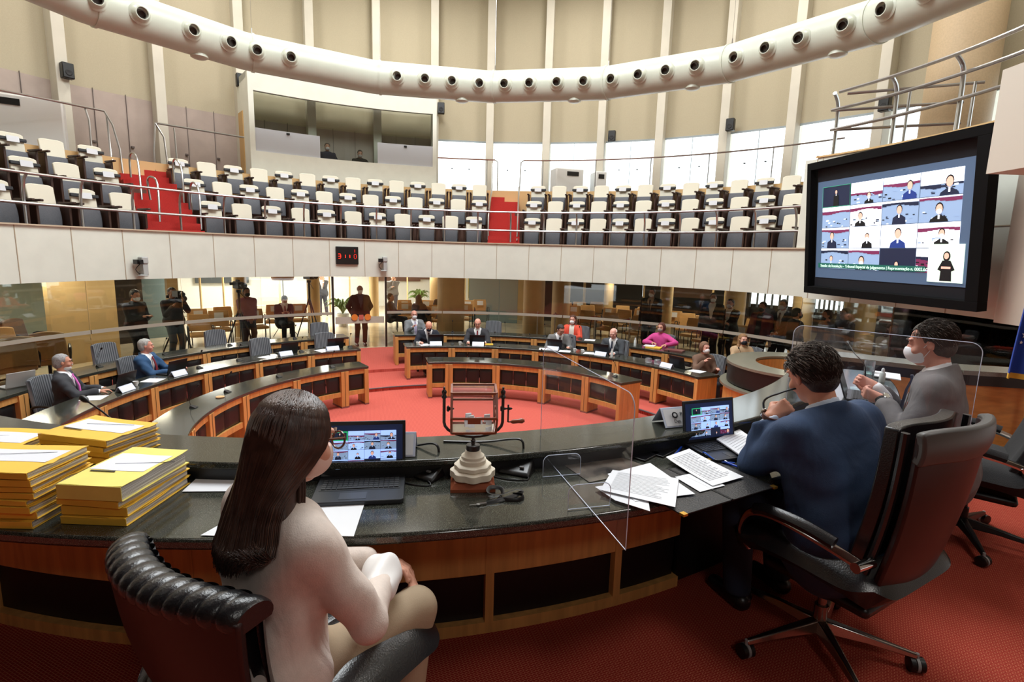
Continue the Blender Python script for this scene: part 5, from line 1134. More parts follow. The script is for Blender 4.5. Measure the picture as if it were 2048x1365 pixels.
# ================================================================ things on the desks
M_tablet = mat('dark glass', (14, 15, 18), .06, spec=.7)
def laptop(lb, p, rz, w_=.34, d_=.235, ang=1.85, lit=True, body=(46, 48, 52), lid=(26, 27, 30), cat='laptop', group=None, keys=True, s=1.0):
    t = thing('laptop', lb, cat, p, rz, group)
    mb = MB(); mb.prism([(-w_/2, -d_/2+.01), (-w_/2+.01, -d_/2), (w_/2-.01, -d_/2), (w_/2, -d_/2+.01), (w_/2, d_/2), (-w_/2, d_/2)], 0, .018); mb.build('base', mat('laptop base %d' % body[0], body, .35, metal=.3), t, bevel=.003)
    if keys:
        mb = MB(); mb.box((0, .035, .0185), (w_*.9, d_*.48, .001)); mb.build('keyboard_deck', M_black, t)
        mb = MB()
        for r in range(5):
            n = 15
            for c in range(n):
                if r == 0 and 3 < c < 9: continue
                mb.box((-w_*.435+w_*.87*(c+.5)/n, .035-d_*.20+d_*.40*(r+.5)/5, .0205), (w_*.87/n*.84, d_*.40/5*.82, .003))
        mb.box((-w_*.06, .035-d_*.16, .0205), (w_*.3, d_*.065, .003)); mb.build('keys', mat('black keys', (22, 22, 24), .5), t)
        mb = MB(); mb.box((-.02, -d_*.30, .0185), (.10, .055, .001)); mb.build('touchpad', mat('touchpad grey', (60, 62, 66), .3), t)
    # lid hinged at the back
    M = Matrix.Translation((0, d_/2, .016)) @ Matrix.Rotation(ang-math.pi/2, 4, 'X')
    if ang > math.pi/2: M = Matrix.Translation((0, d_/2, .016)) @ Matrix.Rotation(-(ang-math.pi/2), 4, 'X')
    l = MB(); h_ = .225*w_/.34; l.box((0, .006, h_/2), (w_, .010, h_)); lo = l.build('lid', mat('laptop lid %d' % lid[0], lid, .3), t, bevel=.003); lo.matrix_local = M
    if lit: screen_tiles(lo, -w_/2+.012, w_/2-.012, .018, h_-.016, -.0005, s=s, bgc=(24, 40, 80), big=False, nm='video_tile')
    return t
def tent(lb, p, rz, w_=.26, lines=None, group=None):
    t = thing('name_plate', lb, 'name plate', p, rz, group); h_ = .1
    for s_ in (-1, 1):
        mb = MB(); mb.box((0, s_*.032, .046), (w_, .003, .104), rx=s_*.6); mb.build('acrylic_sheet', M_acryledge, t)
    mb = MB(); mb.box((0, -.0345, .046), (w_-.02, .0015, .088), rx=-.6); mb.build('paper_insert', M_white, t)
    if lines:
        M0 = Matrix.Translation((0, -.0362, .047)) @ Matrix.Rotation(-.6, 4, 'X') @ TX
        for k, (tx, x, z, sz) in enumerate(lines): text(tx, sz, mat('print ink', (40, 40, 46), .8), t, M0 @ Matrix.Translation((x, z, 0)), ext=.0003, name='printed_name')
        mb = MB(); mb.lathe([(.0, 0), (.017, 0), (.017, .0005), (.014, .0006)], n=20, M=M0.to_3x3(), o=(M0 @ Vector((-.062, .012, 0)))); mb.build('printed_emblem', mat('print ink', (0, 0, 0)), t)
        mb = MB(); mb.lathe([(.0, .0006), (.010, .0006), (.010, .0012), (.0, .0012)], n=6, M=M0.to_3x3(), o=(M0 @ Vector((-.062, .012, 0)))); mb.build('emblem_shield', M_white, t)
    return t
def gooseneck(lb, p, rz, neck, scale=1.0, tip=True, group=None, cable=None):
    t = thing('desk_microphone', lb, 'microphone', p, rz, group)
    mb = MB(); V = [(-.055, -.055, 0), (.055, -.055, 0), (.048, .06, 0), (-.048, .06, 0), (-.05, -.05, .012), (.05, -.05, .012), (.036, .05, .048), (-.036, .05, .048)]
    mb.add([tuple(c*scale for c in v) for v in V], [(0, 3, 2, 1), (4, 5, 6, 7), (0, 1, 5, 4), (1, 2, 6, 5), (2, 3, 7, 6), (3, 0, 4, 7)]); mb.build('microphone_base', M_black, t, bevel=.006*scale)
    if neck: mb = MB(); mb.tube(neck, .0042*max(scale, .8), 6); mb.build('gooseneck', M_black, t)
    if neck and tip: mb = MB(); a, b = Vector(neck[-2]), Vector(neck[-1]); d = (b-a).normalized(); mb.tube([b, b+d*.015, b+d*.04, b+d*.05], [.006, .014, .014, .006], 10); mb.build('microphone_head', M_black, t)
    mb = MB(); mb.box((.02*scale, -.03*scale, .024*scale), (.014*scale, .008*scale, .004*scale)); mb.build('talk_button', mat('grey button', (120, 120, 120), .4), t)
    if cable: mb = MB(); mb.tube(cable, .003, 5); mb.build('cable', M_black, t)
    return t
def paper(lb, pts, z, m=None, name='paper_sheet', lines=0, cat='paper', th=.0012, group=None, curl=0):
    """sheet through four corners (front-left, front-right, back-right, back-left)"""
    c = sum((Vector((x, y, 0)) for x, y in pts), Vector())/4; t = thing(name, lb, cat, (c.x, c.y, z), 0, group)
    A, B, C_, D_ = [Vector((x-c.x, y-c.y, 0)) for x, y in pts]
    f = lambda u, v: A.lerp(B, u).lerp(D_.lerp(C_, u), v)+Vector((0, 0, th+curl*(v**3)))
    mb = MB(); mb.grid(f, 6, 8, -th if th > 0 else 0); mb.build('sheet', m or M_white, t)
    if lines:
        mb = MB(); rr = random.Random(5)
        for k in range(lines):
            v = .90-.80*k/lines; u1 = rr.uniform(.7, .9); a = f(.1, v); b = f(u1, v); n_ = (D_-A).normalized()*.0018
            zz = Vector((0, 0, th+.0012)); mb.add([a+zz, b+zz, b+n_+zz, a+n_+zz], [(0, 1, 2, 3)])
        mb.build('printed_text', mat('grey print', (120, 122, 128), .8), t)
    return t
# --- yellow case files
M_yel = mat('yellow card cover', (240, 192, 66), .6, noise=.05, nscale=8); M_yel2 = mat('pale yellow card cover', (240, 222, 116), .6, noise=.05, nscale=8)
M_pages = None
def pagemat():
    m = mat('page edges', (214, 210, 206), .8); nt = m.node_tree; N = nt.nodes; L = nt.links; b = N['Principled BSDF']; tc = N.new('ShaderNodeTexCoord'); wv = N.new('ShaderNodeTexNoise'); mp = N.new('ShaderNodeMapping'); mp.inputs['Scale'].default_value = (2, 2, 500)
    L.new(tc.outputs['Object'], mp.inputs[0]); L.new(mp.outputs[0], wv.inputs[0]); wv.inputs['Scale'].default_value = 1.5; r = N.new('ShaderNodeValToRGB'); r.color_ramp.elements[0].position = .4; r.color_ramp.elements[1].position = .6; r.color_ramp.elements[0].color = s2l((150, 142, 138))+(1,); r.color_ramp.elements[1].color = s2l((232, 230, 226))+(1,)
    L.new(wv.outputs['Fac'], r.inputs[0]); L.new(r.outputs[0], b.inputs['Base Color']); return m
M_pages = pagemat()
def casefile(lb, p, rz, w_, d_, h_, cov, label=False, spine='x-', seed=0, group='yellow case files'):
    rr = random.Random(seed); t = thing('case_file', lb, 'file', p, rz, group)
    bend = rr.uniform(.002, .006)
    def block(z0, z1, dx, dy): 
        mb = MB(); n = 8
        mb.grid(lambda u, v: ((u-.5)*(w_-dx), (v-.5)*(d_-dy), z1+bend*math.sin(u*3.1+seed)*1.0*v), n, n, z1-z0); return mb
    block(.002, h_-.002, .012, .014).build('pages', M_pages, t)
    mb = MB(); n = 10
    top = lambda u, v: ((u-.5)*w_+.002*math.sin(v*9+seed), (v-.5)*d_+.003*math.sin(u*7+seed), h_+.0008+bend*math.sin(u*3.1+seed)*v+.004*max(0, u-.93)*rr.uniform(-1, 1)*10)
    mb.grid(top, n, n, .0016); mb.build('top_cover', cov, t)
    mb = MB(); mb.box((0, 0, .001), (w_+.004, d_+.002, .002)); mb.build('bottom_cover', cov, t)
    mb = MB(); mb.box((0, -d_/2-.001, h_/2), (w_, .0025, h_)); mb.build('spine', cov, t, bevel=.001)
    if label:
        mb = MB(); mb.grid(lambda u, v: tuple(Vector(top(.05+.88*u, .36+.44*v))+Vector((0, 0, .0012))), 8, 6, .0006); mb.build('white_label', mat('label paper', (226, 228, 236), .7), t)
        mb = MB(); a = Vector(top(.1, .33))+Vector((0, 0, .002)); mb.box((a.x+.05, a.y-.006, a.z+.001), (.09, .007, .001)); mb.box((a.x+.14, a.y+.08, a.z), (.2, .0015, .001), rz=.2); mb.build('printed_text', mat('print ink', (40, 40, 46), .8), t)
    return t
def stack(name, c, z0, rz, w_, d_, hs, cov, portrait=False):
    z = z0; N_ = len(hs); words_ = ['bottom', 'second from bottom', 'third from bottom', 'fourth from bottom', 'fifth from bottom', 'sixth from bottom', 'seventh from bottom', 'eighth from bottom', 'ninth from bottom']
    for k, h_ in enumerate(hs):
        lb = '%s yellow case file %s' % ('topmost' if k == N_-1 else words_[k], name)
        rr = random.Random(k*7+len(name)); casefile(lb, (c[0]+rr.uniform(-.008, .008), c[1]+rr.uniform(-.008, .008), z), rz+rr.uniform(-.05, .05), w_, d_, h_-.001, cov[k % len(cov)], label=(k == N_-1), seed=k+len(name)); z += h_+.003
stack('in the tall front left stack', (-1.722, 1.765), 2.061, .0, .33, .25, [.026, .024, .022, .018, .020, .018, .024, .022], [M_yel])
stack('in the wide front right stack', (-1.385, 1.845), 2.061, -.06, .225, .34, [.026, .030, .024, .052], [M_yel, M_yel, M_yel, M_yel2])
stack('in the rear stack on the raised ledge', (-1.70, 2.135), 2.141, -.22, .33, .24, [.022, .020, .022, .026], [M_yel])
stack('in the rear left stack cut by the picture edge', (-2.06, 2.05), 2.10, -.1, .33, .25, [.03, .024, .024, .022], [M_yel])
# --- sheets
paper('blank white sheet between yellow stack and the woman', [(-1.25, 1.93), (-1.0, 1.95), (-1.02, 2.12), (-1.27, 2.08)], 2.0615)
paper('white sheet on desk behind the woman, left of her back', [(-1.0, 1.62), (-.76, 1.62), (-.74, 1.86), (-.92, 1.86)], 2.0615)
paper('white sheet right of the woman in front of the laptop', [(-.74, 1.64), (-.505, 1.64), (-.535, 1.885), (-.77, 1.87)], 2.0615)
# --- laptops in front
laptop('open laptop with lit video call screen in front of the woman', (-.578, 1.975, 2.0605), .17, ang=1.78, s=.8)
laptop('open laptop with dim video call screen in front of the man in blue', (1.075, 2.53, 2.0605), .38, w_=.325, d_=.23, ang=1.75, s=.2)
tent('small acrylic name plate half hidden behind the woman laptop', (-.47, 2.20, 2.1415), .1, w_=.14)
tent('name plate with emblem reading Presidente, on the ledge by the second laptop', (.90, 2.72, 2.1415), .33, w_=.27, lines=[('Presidente', -.03, .008, .027), ('Des. Ricardo', -.075, -.028, .024)])
# --- front microphones
sp1 = spline([(0, .05, .05), (.0, .04, .11), (-.06, .03, .15), (-.18, .04, .15), (-.3, .05, .12)], 5)
gooseneck('black desk microphone base between laptop and ballot cage', (-.335, 2.165, 2.0605), -.55, spline([(0, .06, .06), (-.01, .065, .10), (-.05, .07, .105), (-.13, .05, .085), (-.22, .0, .083)], 5), tip=False, scale=1.35, cable=spline([(.0, -.05, .01), (.08, -.09, .003), (.0, -.13, .003), (-.12, -.12, .003)], 4))
gooseneck('black desk microphone base right of the ballot cage', (.045, 2.235, 2.0605), -.35, spline([(0, .06, .06), (-.01, .065, .11), (-.06, .07, .11), (-.16, .05, .09), (-.25, .02, .084), (-.36, -.02, .083)], 5), tip=False, scale=1.35, cable=spline([(.05, -.04, .01), (.07, -.09, .003), (-.02, -.12, .003), (-.14, -.10, .003)], 4))
g3 = gooseneck('desk microphone held by the man in blue suit', (1.235, 2.50, 2.0605), .5, None)
# --- ballot cage
M_rosew = mat('reddish varnished wood', (142, 74, 46), .35, noise=.12, nscale=30, kind='woodx'); M_alab = mat('cream alabaster', (226, 216, 196), .4, noise=.05, nscale=12); M_bronze = mat('dark bronze', (58, 46, 38), .4, metal=.7)
t = thing('ballot_cage', 'antique glass and wood ballot cage on a white stone foot with crank', 'ballot cage', (-.147, 2.085, 2.0605), .10)
mb = MB(); mb.lathe([(.126, 0), (.126, .012), (.104, .028), (.104, .03)], n=4, M=Matrix.Rotation(math.pi/4, 3, 'Z')); mb.build('wooden_plinth', M_rosew, t, angle=20)
mb = MB(); mb.lathe([(.075, .03), (.088, .036), (.088, .062), (.078, .068)], n=64, lobes=8, la=.05); mb.lathe([(.066, .066), (.073, .072), (.073, .086), (.06, .092)], n=64, lobes=8, la=.04); mb.lathe([(.054, .088), (.054, .108), (.047, .112), (.047, .122), (.036, .130), (.030, .145)], n=40); mb.build('stone_foot', M_alab, t)
mb = MB(); mb.lathe([(.028, .142), (.028, .166), (.024, .168), (.008, .17), (.007, .178), (.011, .184), (.006, .19), (.006, .2)], n=24)
U = [(-.118, 0, .365)]+[(-.118*math.cos(a), 0, .262-.062*math.sin(a)) for a in np.arange(0, 3.15, .26)]+[(.118, 0, .365)]
mb.tube(U, .0062, 8)
for s_ in (-1, 1): mb.lathe([(.009, .362), (.011, .368), (.007, .376), (.010, .385), (.010, .39), (.004, .398), (.005, .406), (0, .41)], n=12, o=(s_*.118, 0, 0)); mb.lathe([(.009, 0), (.014, .006), (.006, .014), (.003, .03)], n=10, M=Matrix.Rotation(s_*-math.pi/2 if s_ < 0 else math.pi/2, 3, 'Y'), o=(s_*.108, 0, .318))
mb.build('bronze_yoke', M_bronze, t)
# hexagonal drum about the x axis
Rh_, wl = .098, .088; a0 = .40; zc = .318
hexp = [(Rh_*math.sin(a0+k*math.pi/3), zc+Rh_*math.cos(a0+k*math.pi/3)) for k in range(6)]
mb = MB()
for s_ in (-1, 1):
    for k in range(6):
        a, b = hexp[k], hexp[(k+1) % 6]; mb.tube([(s_*wl, a[0], a[1]), (s_*wl, b[0], b[1])], .0058, 4)
        if k % 2 == 0: mb.tube([(s_*wl, a[0], a[1]), (s_*wl, 0, zc)], .004, 4)
    mb.lathe([(.014, -.004), (.014, .004)], n=16, M=Matrix.Rotation(math.pi/2, 3, 'Y'), o=(s_*wl, 0, zc))
for k in range(6): mb.tube([(-wl, hexp[k][0], hexp[k][1]), (wl, hexp[k][0], hexp[k][1])], .0062, 4)
mb.box((0, hexp[4][0]-.002, hexp[4][1]-.010), (.05, .006, .02)) ; mb.build('drum_frame', M_rosew, t)
mb = MB()
for k in range(6):
    a, b = hexp[k], hexp[(k+1) % 6]; mb.add([(-wl, a[0], a[1]), (wl, a[0], a[1]), (wl, b[0], b[1]), (-wl, b[0], b[1])], [(0, 1, 2, 3)])
mb.build('drum_glass', glassmat('cage glass', (.97, .98, .97), haze=.05), t)
mb = MB(); rr = random.Random(2)
for k in range(9): mb.box((rr.uniform(-.07, .07), rr.uniform(-.02, .03), zc-.068+rr.uniform(0, .03)), (.024, .006, rr.uniform(.02, .035)), rz=rr.uniform(-.6, .6), rx=rr.uniform(-.3, .3))
mb.build('ballot_slips', M_white, t)['kind'] = 'stuff'
mb = MB(); mb.tube([(.118, 0, .318), (.142, 0, .318)], .004, 6); mb.tube([(.140, 0, .335), (.140, -.002, .262)], .0035, 6); mb.lathe([(.007, 0), (.004, .012), (0, .016)], n=8, M=Matrix.Rotation(math.pi/2, 3, 'Y'), o=(.142, 0, .318)); mb.tube([(.14, 0, .262), (.156, 0, .262)], .003, 6); mb.build('crank', M_bronze, t)
mb = MB(); mb.lathe([(.005, 0), (.009, .008), (.0085, .03), (.011, .045), (.006, .056)], n=12, M=Matrix.Rotation(math.pi/2-.1, 3, 'Y'), o=(.152, 0, .262)); mb.build('crank_grip', M_rosew, t)
# --- lanyard with key
t = thing('lanyard', 'black lanyard with a small metal key in front of the ballot cage', 'lanyard', (-.03, 1.93, 2.0605), 0)
mb = MB(); mb.tube(spline([(-.05, -.03, .004), (0, -.01, .008), (.06, .035, .008), (.085, .05, .02), (.06, .06, .02), (0, .03, .012), (-.045, .035, .016), (-.04, .07, .022), (.0, .08, .016), (.01, .04, .012), (-.005, .005, .006), (.07, .0, .006), (.09, .03, .012), (.05, .045, .01)], 6), .0085, 6, flat=.16); mb.build('strap', M_black, t)
mb = MB(); mb.tube([(-.05, -.03, .005), (-.075, -.038, .005)], .004, 6); mb.lathe([(.008, 0), (.008, .002)], n=10, o=(-.08, -.04, .003)); mb.box((-.098, -.046, .004), (.03, .005, .002), rz=.3); mb.build('key', M_steel, t)
# --- clear shields
def shield(lb, A, B, z0, h_, feet, cut=.05):
    A, B = Vector(A), Vector(B); d = B-A; L = d.length; rz = math.atan2(d.y, d.x); t = thing('clear_shield', lb, 'screen', (A.x, A.y, z0), rz)
    n = 8; pl = [(0, .0), (L, .0)]+[(L-cut+cut*math.cos(a), h_-cut+cut*math.sin(a)) for a in np.linspace(0, math.pi/2, n)]+[(cut-cut*math.sin(a), h_-cut+cut*math.cos(a)) for a in np.linspace(0, math.pi/2, n)]
    mb = MB(); mb.add([(x, 0, z) for x, z in pl], [tuple(range(len(pl)))]); mb.build('panel', M_acryl, t)
    mb = MB(); mb.tube([(x, 0, z) for x, z in pl], .0019, 4, closed=True); mb.build('panel_edge', M_acryledge, t)
    for x in feet:
        M = Matrix.Translation((x, 0, 0)); q = [(-.085, 0), (.085, 0)]+[(.085-.03+.03*math.cos(a), .065+.03*math.sin(a)) for a in np.linspace(0, 1.57, 6)]+[(-.085+.03-.03*math.sin(a), .065+.03*math.cos(a)) for a in np.linspace(0, 1.57, 6)]
        mb = MB(); mb.add([(x, yy, zz) for yy, zz in q], [tuple(range(len(q)))]); mb.build('foot', M_acryl, t)
        mb = MB(); mb.tube([(x, yy, zz) for yy, zz in q], .0017, 4, closed=True); mb.build('foot_edge', M_acryledge, t)
    return t
shield('clear acrylic shield with rounded corners between the two desk places', (.385, 1.60), (.15, 2.47), 2.1425, .515, (.30, .60)).location.z = 2.064
shield('clear acrylic shield standing beyond the man in blue suit', (2.20, 2.47), (1.60, 3.02), 2.064, .58, (.2, .5))
# --- president place
M_sleeve = glassmat('plastic sleeve', (.9, .92, .95), haze=.12)
paper('clear plastic sleeve over a dark picture card left of the phones', [(.34, 2.12), (.66, 2.28), (.52, 2.42), (.22, 2.36)], 2.0610, m=mat('dark glossy card', (40, 40, 42), .15, spec=.8, col2=(120, 110, 100), nscale=6), name='picture_card', cat='card')
for lb, c, rz in (('dark smartphone lying left of a second phone', (.655, 2.445), -.75), ('dark smartphone lying right, near the ledge riser', (.755, 2.50), -.75)):
    t = thing('smartphone', lb, 'phone', (c[0], c[1], 2.0608), rz); mb = MB(); mb.box((0, 0, .004), (.075, .15, .008)); mb.build('phone_body', M_black, t, bevel=.003)
    mb = MB(); mb.box((0, 0, .0084), (.068, .138, .0006)); mb.build('phone_display', M_tablet, t)
t = thing('portfolio', 'open black leather portfolio with gold corners under white papers', 'folder', (.80, 2.13, 2.0608), .52)
mb = MB(); mb.box((-.14, 0, .003), (.27, .34, .006)); mb.build('left_cover', M_leather, t, bevel=.002); mb = MB(); mb.box((.14, 0, .003), (.27, .34, .006)); mb.build('right_cover', M_leather, t, bevel=.002)
mb = MB(); mb.tube([(0, -.17, .006), (0, .17, .006)], .005, 6); mb.build('spine', M_black, t)
for x, y in ((-.265, -.165), (.265, -.165), (.265, .165)): mb = MB(); mb.box((x, y, .004), (.022, .022, .009), rz=.0); mb.build('gold_corner', mat('gilt corner', (214, 168, 70), .3, metal=.8), t)
def P2(px, py): v = P(px, py, 2.07); return (v.x, v.y)
paper('typed sheet hanging over the desk edge in front of the portfolio', [P2(1200, 985), P2(1350, 1020), P2(1357, 962), P2(1225, 945)][:4], 2.078, lines=16)
paper('white sheet lying across the portfolio left page, under the typed sheet', [P2(1270, 1005), P2(1390, 990), P2(1300, 928), P2(1215, 950)], 2.0715, lines=0)
paper('white sheet with curled corner lowest under the typed sheet', [P2(1230, 1002), P2(1300, 1024), P2(1290, 960), P2(1190, 975)], 2.0695)
paper('typed page with curled edge on the portfolio right page', [P2(1425, 975), P2(1487, 957), P2(1378, 905), P2(1331, 922)], 2.074, lines=22, curl=.012)
paper('white sheet on the near right corner of the portfolio', [P2(1400, 985), P2(1450, 972), P2(1395, 945), P2(1350, 955)], 2.0690)
paper('stack of typed sheets lying on the second laptop', [P2(1500, 935), P2(1530, 905), P2(1478, 868), P2(1432, 888)], 2.084, lines=10, name='paper_stack', th=.006)
for lb, a, b in (('blue pen standing near the second laptop', P2(1349, 909), P2(1364, 892)), ('long blue pen lying on the desk before the second laptop', P2(1435, 918), P2(1484, 936))):
    t = thing('pen', lb, 'pen', (a[0], a[1], 2.0605)); d = Vector((b[0]-a[0], b[1]-a[1], 0)); mb = MB(); mb.tube([(0, 0, .006), d*.85+Vector((0, 0, .006)), d+Vector((0, 0, .006))], [.0055, .0055, .002], 8); mb.build('barrel', mat('pen blue', (20, 70, 190), .3), t)
    mb = MB(); mb.tube([d*.05+Vector((0, 0, .013)), d*.4+Vector((0, 0, .013))], .0015, 5); mb.build('clip', M_steel, t)
t = thing('blue_cable', 'blue network cable running from laptop to microphone', 'cable', (1.0, 2.4, 2.0605))
mb = MB(); mb.tube(spline([(-.06, .08, .006), (-.07, .03, .03), (-.03, -.02, .01), (.05, -.03, .006)], 6), .0035, 6); mb.tube(spline([(.28, .22, .006), (.33, .32, .03), (.42, .45, .03)], 6), .0035, 6); mb.build('cable_run', mat('cable blue', (30, 90, 200), .4), t)
# --- grey man's place (right)
laptop('open laptop seen edge-on in front of the man in grey', (2.50, 3.66, 2.0605), .98, w_=.34, lit=False, ang=1.9, body=(60, 62, 66))
t = thing('glass_tumbler', 'small water glass standing behind the clear shield', 'glass', (*P(1737, 748, 2.06)[:2], 2.0605)); mb = MB(); mb.lathe([(.0, 0), (.036, 0), (.042, .11), (.039, .11), (.034, .01), (0, .01)], n=24); mb.build('glass_body', glassmat('tumbler glass', (.9, .93, .95), haze=.12), t); mb = MB(); mb.lathe([(.0, .011), (.034, .011), (.037, .06), (0, .06)], n=20); mb.build('water', glassmat('water', (.85, .9, .92)), t)
t = thing('sanitizer_bottle', 'small translucent gel bottle by the white tablet, right', 'bottle', (*P(1763, 765, 2.06)[:2], 2.0605)); mb = MB(); mb.lathe([(.02, 0), (.022, .01), (.022, .07), (.012, .085)], n=16); mb.build('bottle_body', mat('frosted plastic', (210, 216, 214), .4), t); mb = MB(); mb.lathe([(.012, .085), (.012, .105), (.006, .115)], n=12); mb.build('cap', M_white, t)
paper('white tablet-like board lying behind the bottle, right', [P2(1748, 753), P2(1802, 762), P2(1800, 750), P2(1750, 743)], 2.0605, name='white_board', th=.008)
paper('white sheet in front of the man in grey', [P2(1790, 822), P2(1828, 818), P2(1800, 803), P2(1765, 806)], 2.0612)
paper('light papers under the laptop of the man in grey', [P2(1705, 800), P2(1790, 812), P2(1775, 770), P2(1700, 772)], 2.0608, m=mat('pale blue papers', (176, 192, 200), .6, col2=(120, 140, 150), nscale=14), lines=0)
gooseneck('desk microphone reaching toward the man in grey', (*P(1740, 790, 2.06)[:2], 2.0605), 1.2, spline([(0, .04, .04), (.02, .05, .2), (.12, .1, .27), (.25, .12, .32)], 5))
bq = P(250, 874, 2.145); gooseneck('black gooseneck microphone sticking out behind the yellow files', bq, .0, [Vector((0, .04, .04)), AY(232, 846, 2.42)-bq, AY(205, 824, 2.44)-bq, AY(176, 804, 2.46)-bq])
# ================================================================ things on the ring desks
def on(R, a, z): p = pol(R, a, z); return p, -math.radians(a)
def ringitem(px, R, z, py): return TH(px, py, R)
NP = [(258, 776, 'name plate on the left desk before the bearded man'), (362, 745, 'name plate on the left desk before the man in blue suit'), (574, 709, 'name plate before the first empty striped chair'), (667, 697, 'name plate at the aisle end of the left desk'), (872, 687, 'name plate before the bald man writing'), (956, 686, 'name plate before the bald man with red tie'), (1105, 693, 'name plate before the man in grey jacket'), (1200, 703, 'name plate before the white-haired man'), (1330, 733, 'name plate before the woman in brown jacket')]
for px, py, lb in NP:
    a = TH(px, py, 4.84); p, rz = on(4.9, a, .8405); tent(lb, p, rz, w_=.27, group='name plates on the middle desks')
for px, py, lb in [(240, 752, 'black laptop before the bearded man'), (345, 725, 'black laptop before the man in blue suit, left desk'), (575, 700, 'black laptop before the first empty striped chair'), (668, 686, 'black laptop at the aisle end of the left desk'), (871, 681, 'black laptop before the bald man writing'), (955, 680, 'black laptop before the bald man with red tie'), (1112, 685, 'black laptop before the man in grey jacket'), (1206, 697, 'black laptop before the white-haired man'), (1360, 725, 'black laptop before the woman in brown jacket')]:
    a = TH(px, py, 5.1); p, rz = on(5.16, a, .8405); laptop(lb, p, rz+math.pi, lit=False, keys=False, lid=(18, 18, 20), body=(30, 30, 32), w_=.36, group='black laptops on the middle desks')
a = TH(30, 765, 6.3); p, rz = on(6.3, a, .9305); laptop('silver laptop at the left picture edge on the outer desk', p, rz+math.pi-.4, lit=False, keys=False, lid=(190, 190, 188), body=(190, 190, 188))
def small_mic(lb, p, rz): return gooseneck(lb, p, rz, spline([(0, .04, .04), (0, .05, .1), (0, .0, .22), (0, -.06, .30)], 4), scale=.8, group='desk microphones on the ring desks')
k = 0
for R, z, lst, nm in [(3.62, .7605, [(388, 820), (455, 778), (558, 750), (665, 728), (1000, 716), (1085, 727), (1180, 738), (1230, 752)], 'inner desk'), (5.05, .8405, [(400, 745), (478, 722), (603, 700), (700, 693), (905, 684), (990, 682), (1060, 686), (1145, 697), (1235, 712), (1340, 728)], 'middle desk'), (6.25, .9305, [(200, 742), (330, 705), (460, 690), (590, 678), (905, 660), (1010, 660), (1090, 664), (1160, 672), (1250, 686), (1480, 722)], 'outer desk')]:
    for i, (px, py) in enumerate(lst):
        a = TH(px, py, R); p, rz = on(R, a, z); small_mic('black desk microphone on the %s, %s from the left' % (nm, ['first', 'second', 'third', 'fourth', 'fifth', 'sixth', 'seventh', 'eighth', 'ninth', 'tenth'][i]), p, rz)
def put(fn, px, py, R, z): a = TH(px, py, R); p, rz = on(R, a, z); return fn(p, rz)
M_cof = mat('pale wood disc', (216, 168, 118), .5)
def disc(lb): 
    def f(p, rz): t = thing('round_coaster', lb, 'coaster', p, rz); mb = MB(); mb.lathe([(.055, 0), (.06, .004), (.06, .012), (.05, .016)], n=24); mb.build('disc', M_cof, t)
    return f
put(disc('tan round coaster on the inner left desk'), 440, 793, 3.55, .7605)
def cup(lb, c=(240, 240, 240)):
    def f(p, rz): t = thing('cup', lb, 'cup', p, rz); mb = MB(); mb.lathe([(0, 0), (.025, 0), (.038, .07), (.035, .07), (.023, .006), (0, .006)], n=16); mb.build('cup_body', mat('cup %d' % c[0], c, .3), t); mb = MB(); mb.tube([(.034, 0, .058), (.055, 0, .05), (.052, 0, .025), (.03, 0, .02)], .004, 5); mb.build('cup_handle', mat('cup %d' % c[0], c), t)
    return f
for px, py, lb in [(272, 775, 'glass beside the bearded man papers'), (920, 685, 'white cup between the two bald men'), (835, 690, 'cup by the bald man writing'), (1150, 693, 'left white cup before the white-haired man'), (1165, 694, 'right white cup before the white-haired man')]: put(cup(lb), px, py, 4.98, .8405)
def bottle(lb):
    def f(p, rz): t = thing('bottle', lb, 'bottle', p, rz); mb = MB(); mb.lathe([(0, 0), (.03, 0), (.03, .12), (.014, .15), (.014, .165)], n=16); mb.build('bottle_body', mat('frosted plastic', (0, 0, 0)), t); mb = MB(); mb.lathe([(.015, .165), (.015, .185), (0, .185)], n=12); mb.build('cap', M_white, t)
    return f
put(bottle('white gel bottle before the white-haired man'), 1224, 705, 4.9, .8405); put(bottle('clear gel bottle on the outer desk left of the pink jacket'), 1270, 690, 6.2, .9305)
def sheetat(lb, px, py, R, z, w_=.24, d_=.3, m=None, th=.002, cat='paper', name='paper_sheet'):
    a = TH(px, py, R); p, rz = on(R, a, z); t = thing(name, lb, cat, p, rz+.2); mb = MB(); mb.box((0, 0, th/2), (w_, d_, th)); mb.build('sheet', m or M_white, t)
for i, (px, py, R, z, lb) in enumerate([(188, 796, 5.05, .8405, 'white sheets before the bearded man'), (305, 753, 5.0, .8405, 'white sheets before the man in blue suit, left'), (535, 713, 4.98, .8405, 'white sheets left of the first empty chair plate'), (645, 700, 4.98, .8405, 'white sheets left of the aisle end plate'), (850, 690, 4.98, .8405, 'white sheet under the hand of the bald man writing'), (1090, 690, 4.95, .8405, 'white sheets before the man in grey jacket'), (1130, 697, 4.9, .8405, 'white sheet right of the grey jacket plate'), (1180, 698, 5.0, .8405, 'white papers left of the white-haired man laptop'), (1395, 733, 5.15, .8405, 'white sheet before the woman in brown jacket'), (1180, 672, 6.25, .9305, 'white papers before the woman in coral')]): sheetat(lb, px, py, R, z, .26, .26, name='paper_sheets')
sheetat('yellow folder before the woman in pink', 1308, 688, 6.25, .9305, .34, .24, M_yel, .02, 'folder', 'folder'); sheetat('white notebook on the yellow folder', 1300, 683, 6.25, .953, .24, .2, M_white, .02, 'notebook', 'notebook'); sheetat('flat dark red leather bag on the outer desk', 1350, 690, 6.25, .9305, .4, .26, mat('dark red leather', (104, 52, 50), .5), .03, 'bag', 'bag')
sheetat('small yellow booklet right of the bald man with red tie', 978, 684, 5.1, .8405, .2, .14, M_yel, .012, 'booklet', 'booklet')
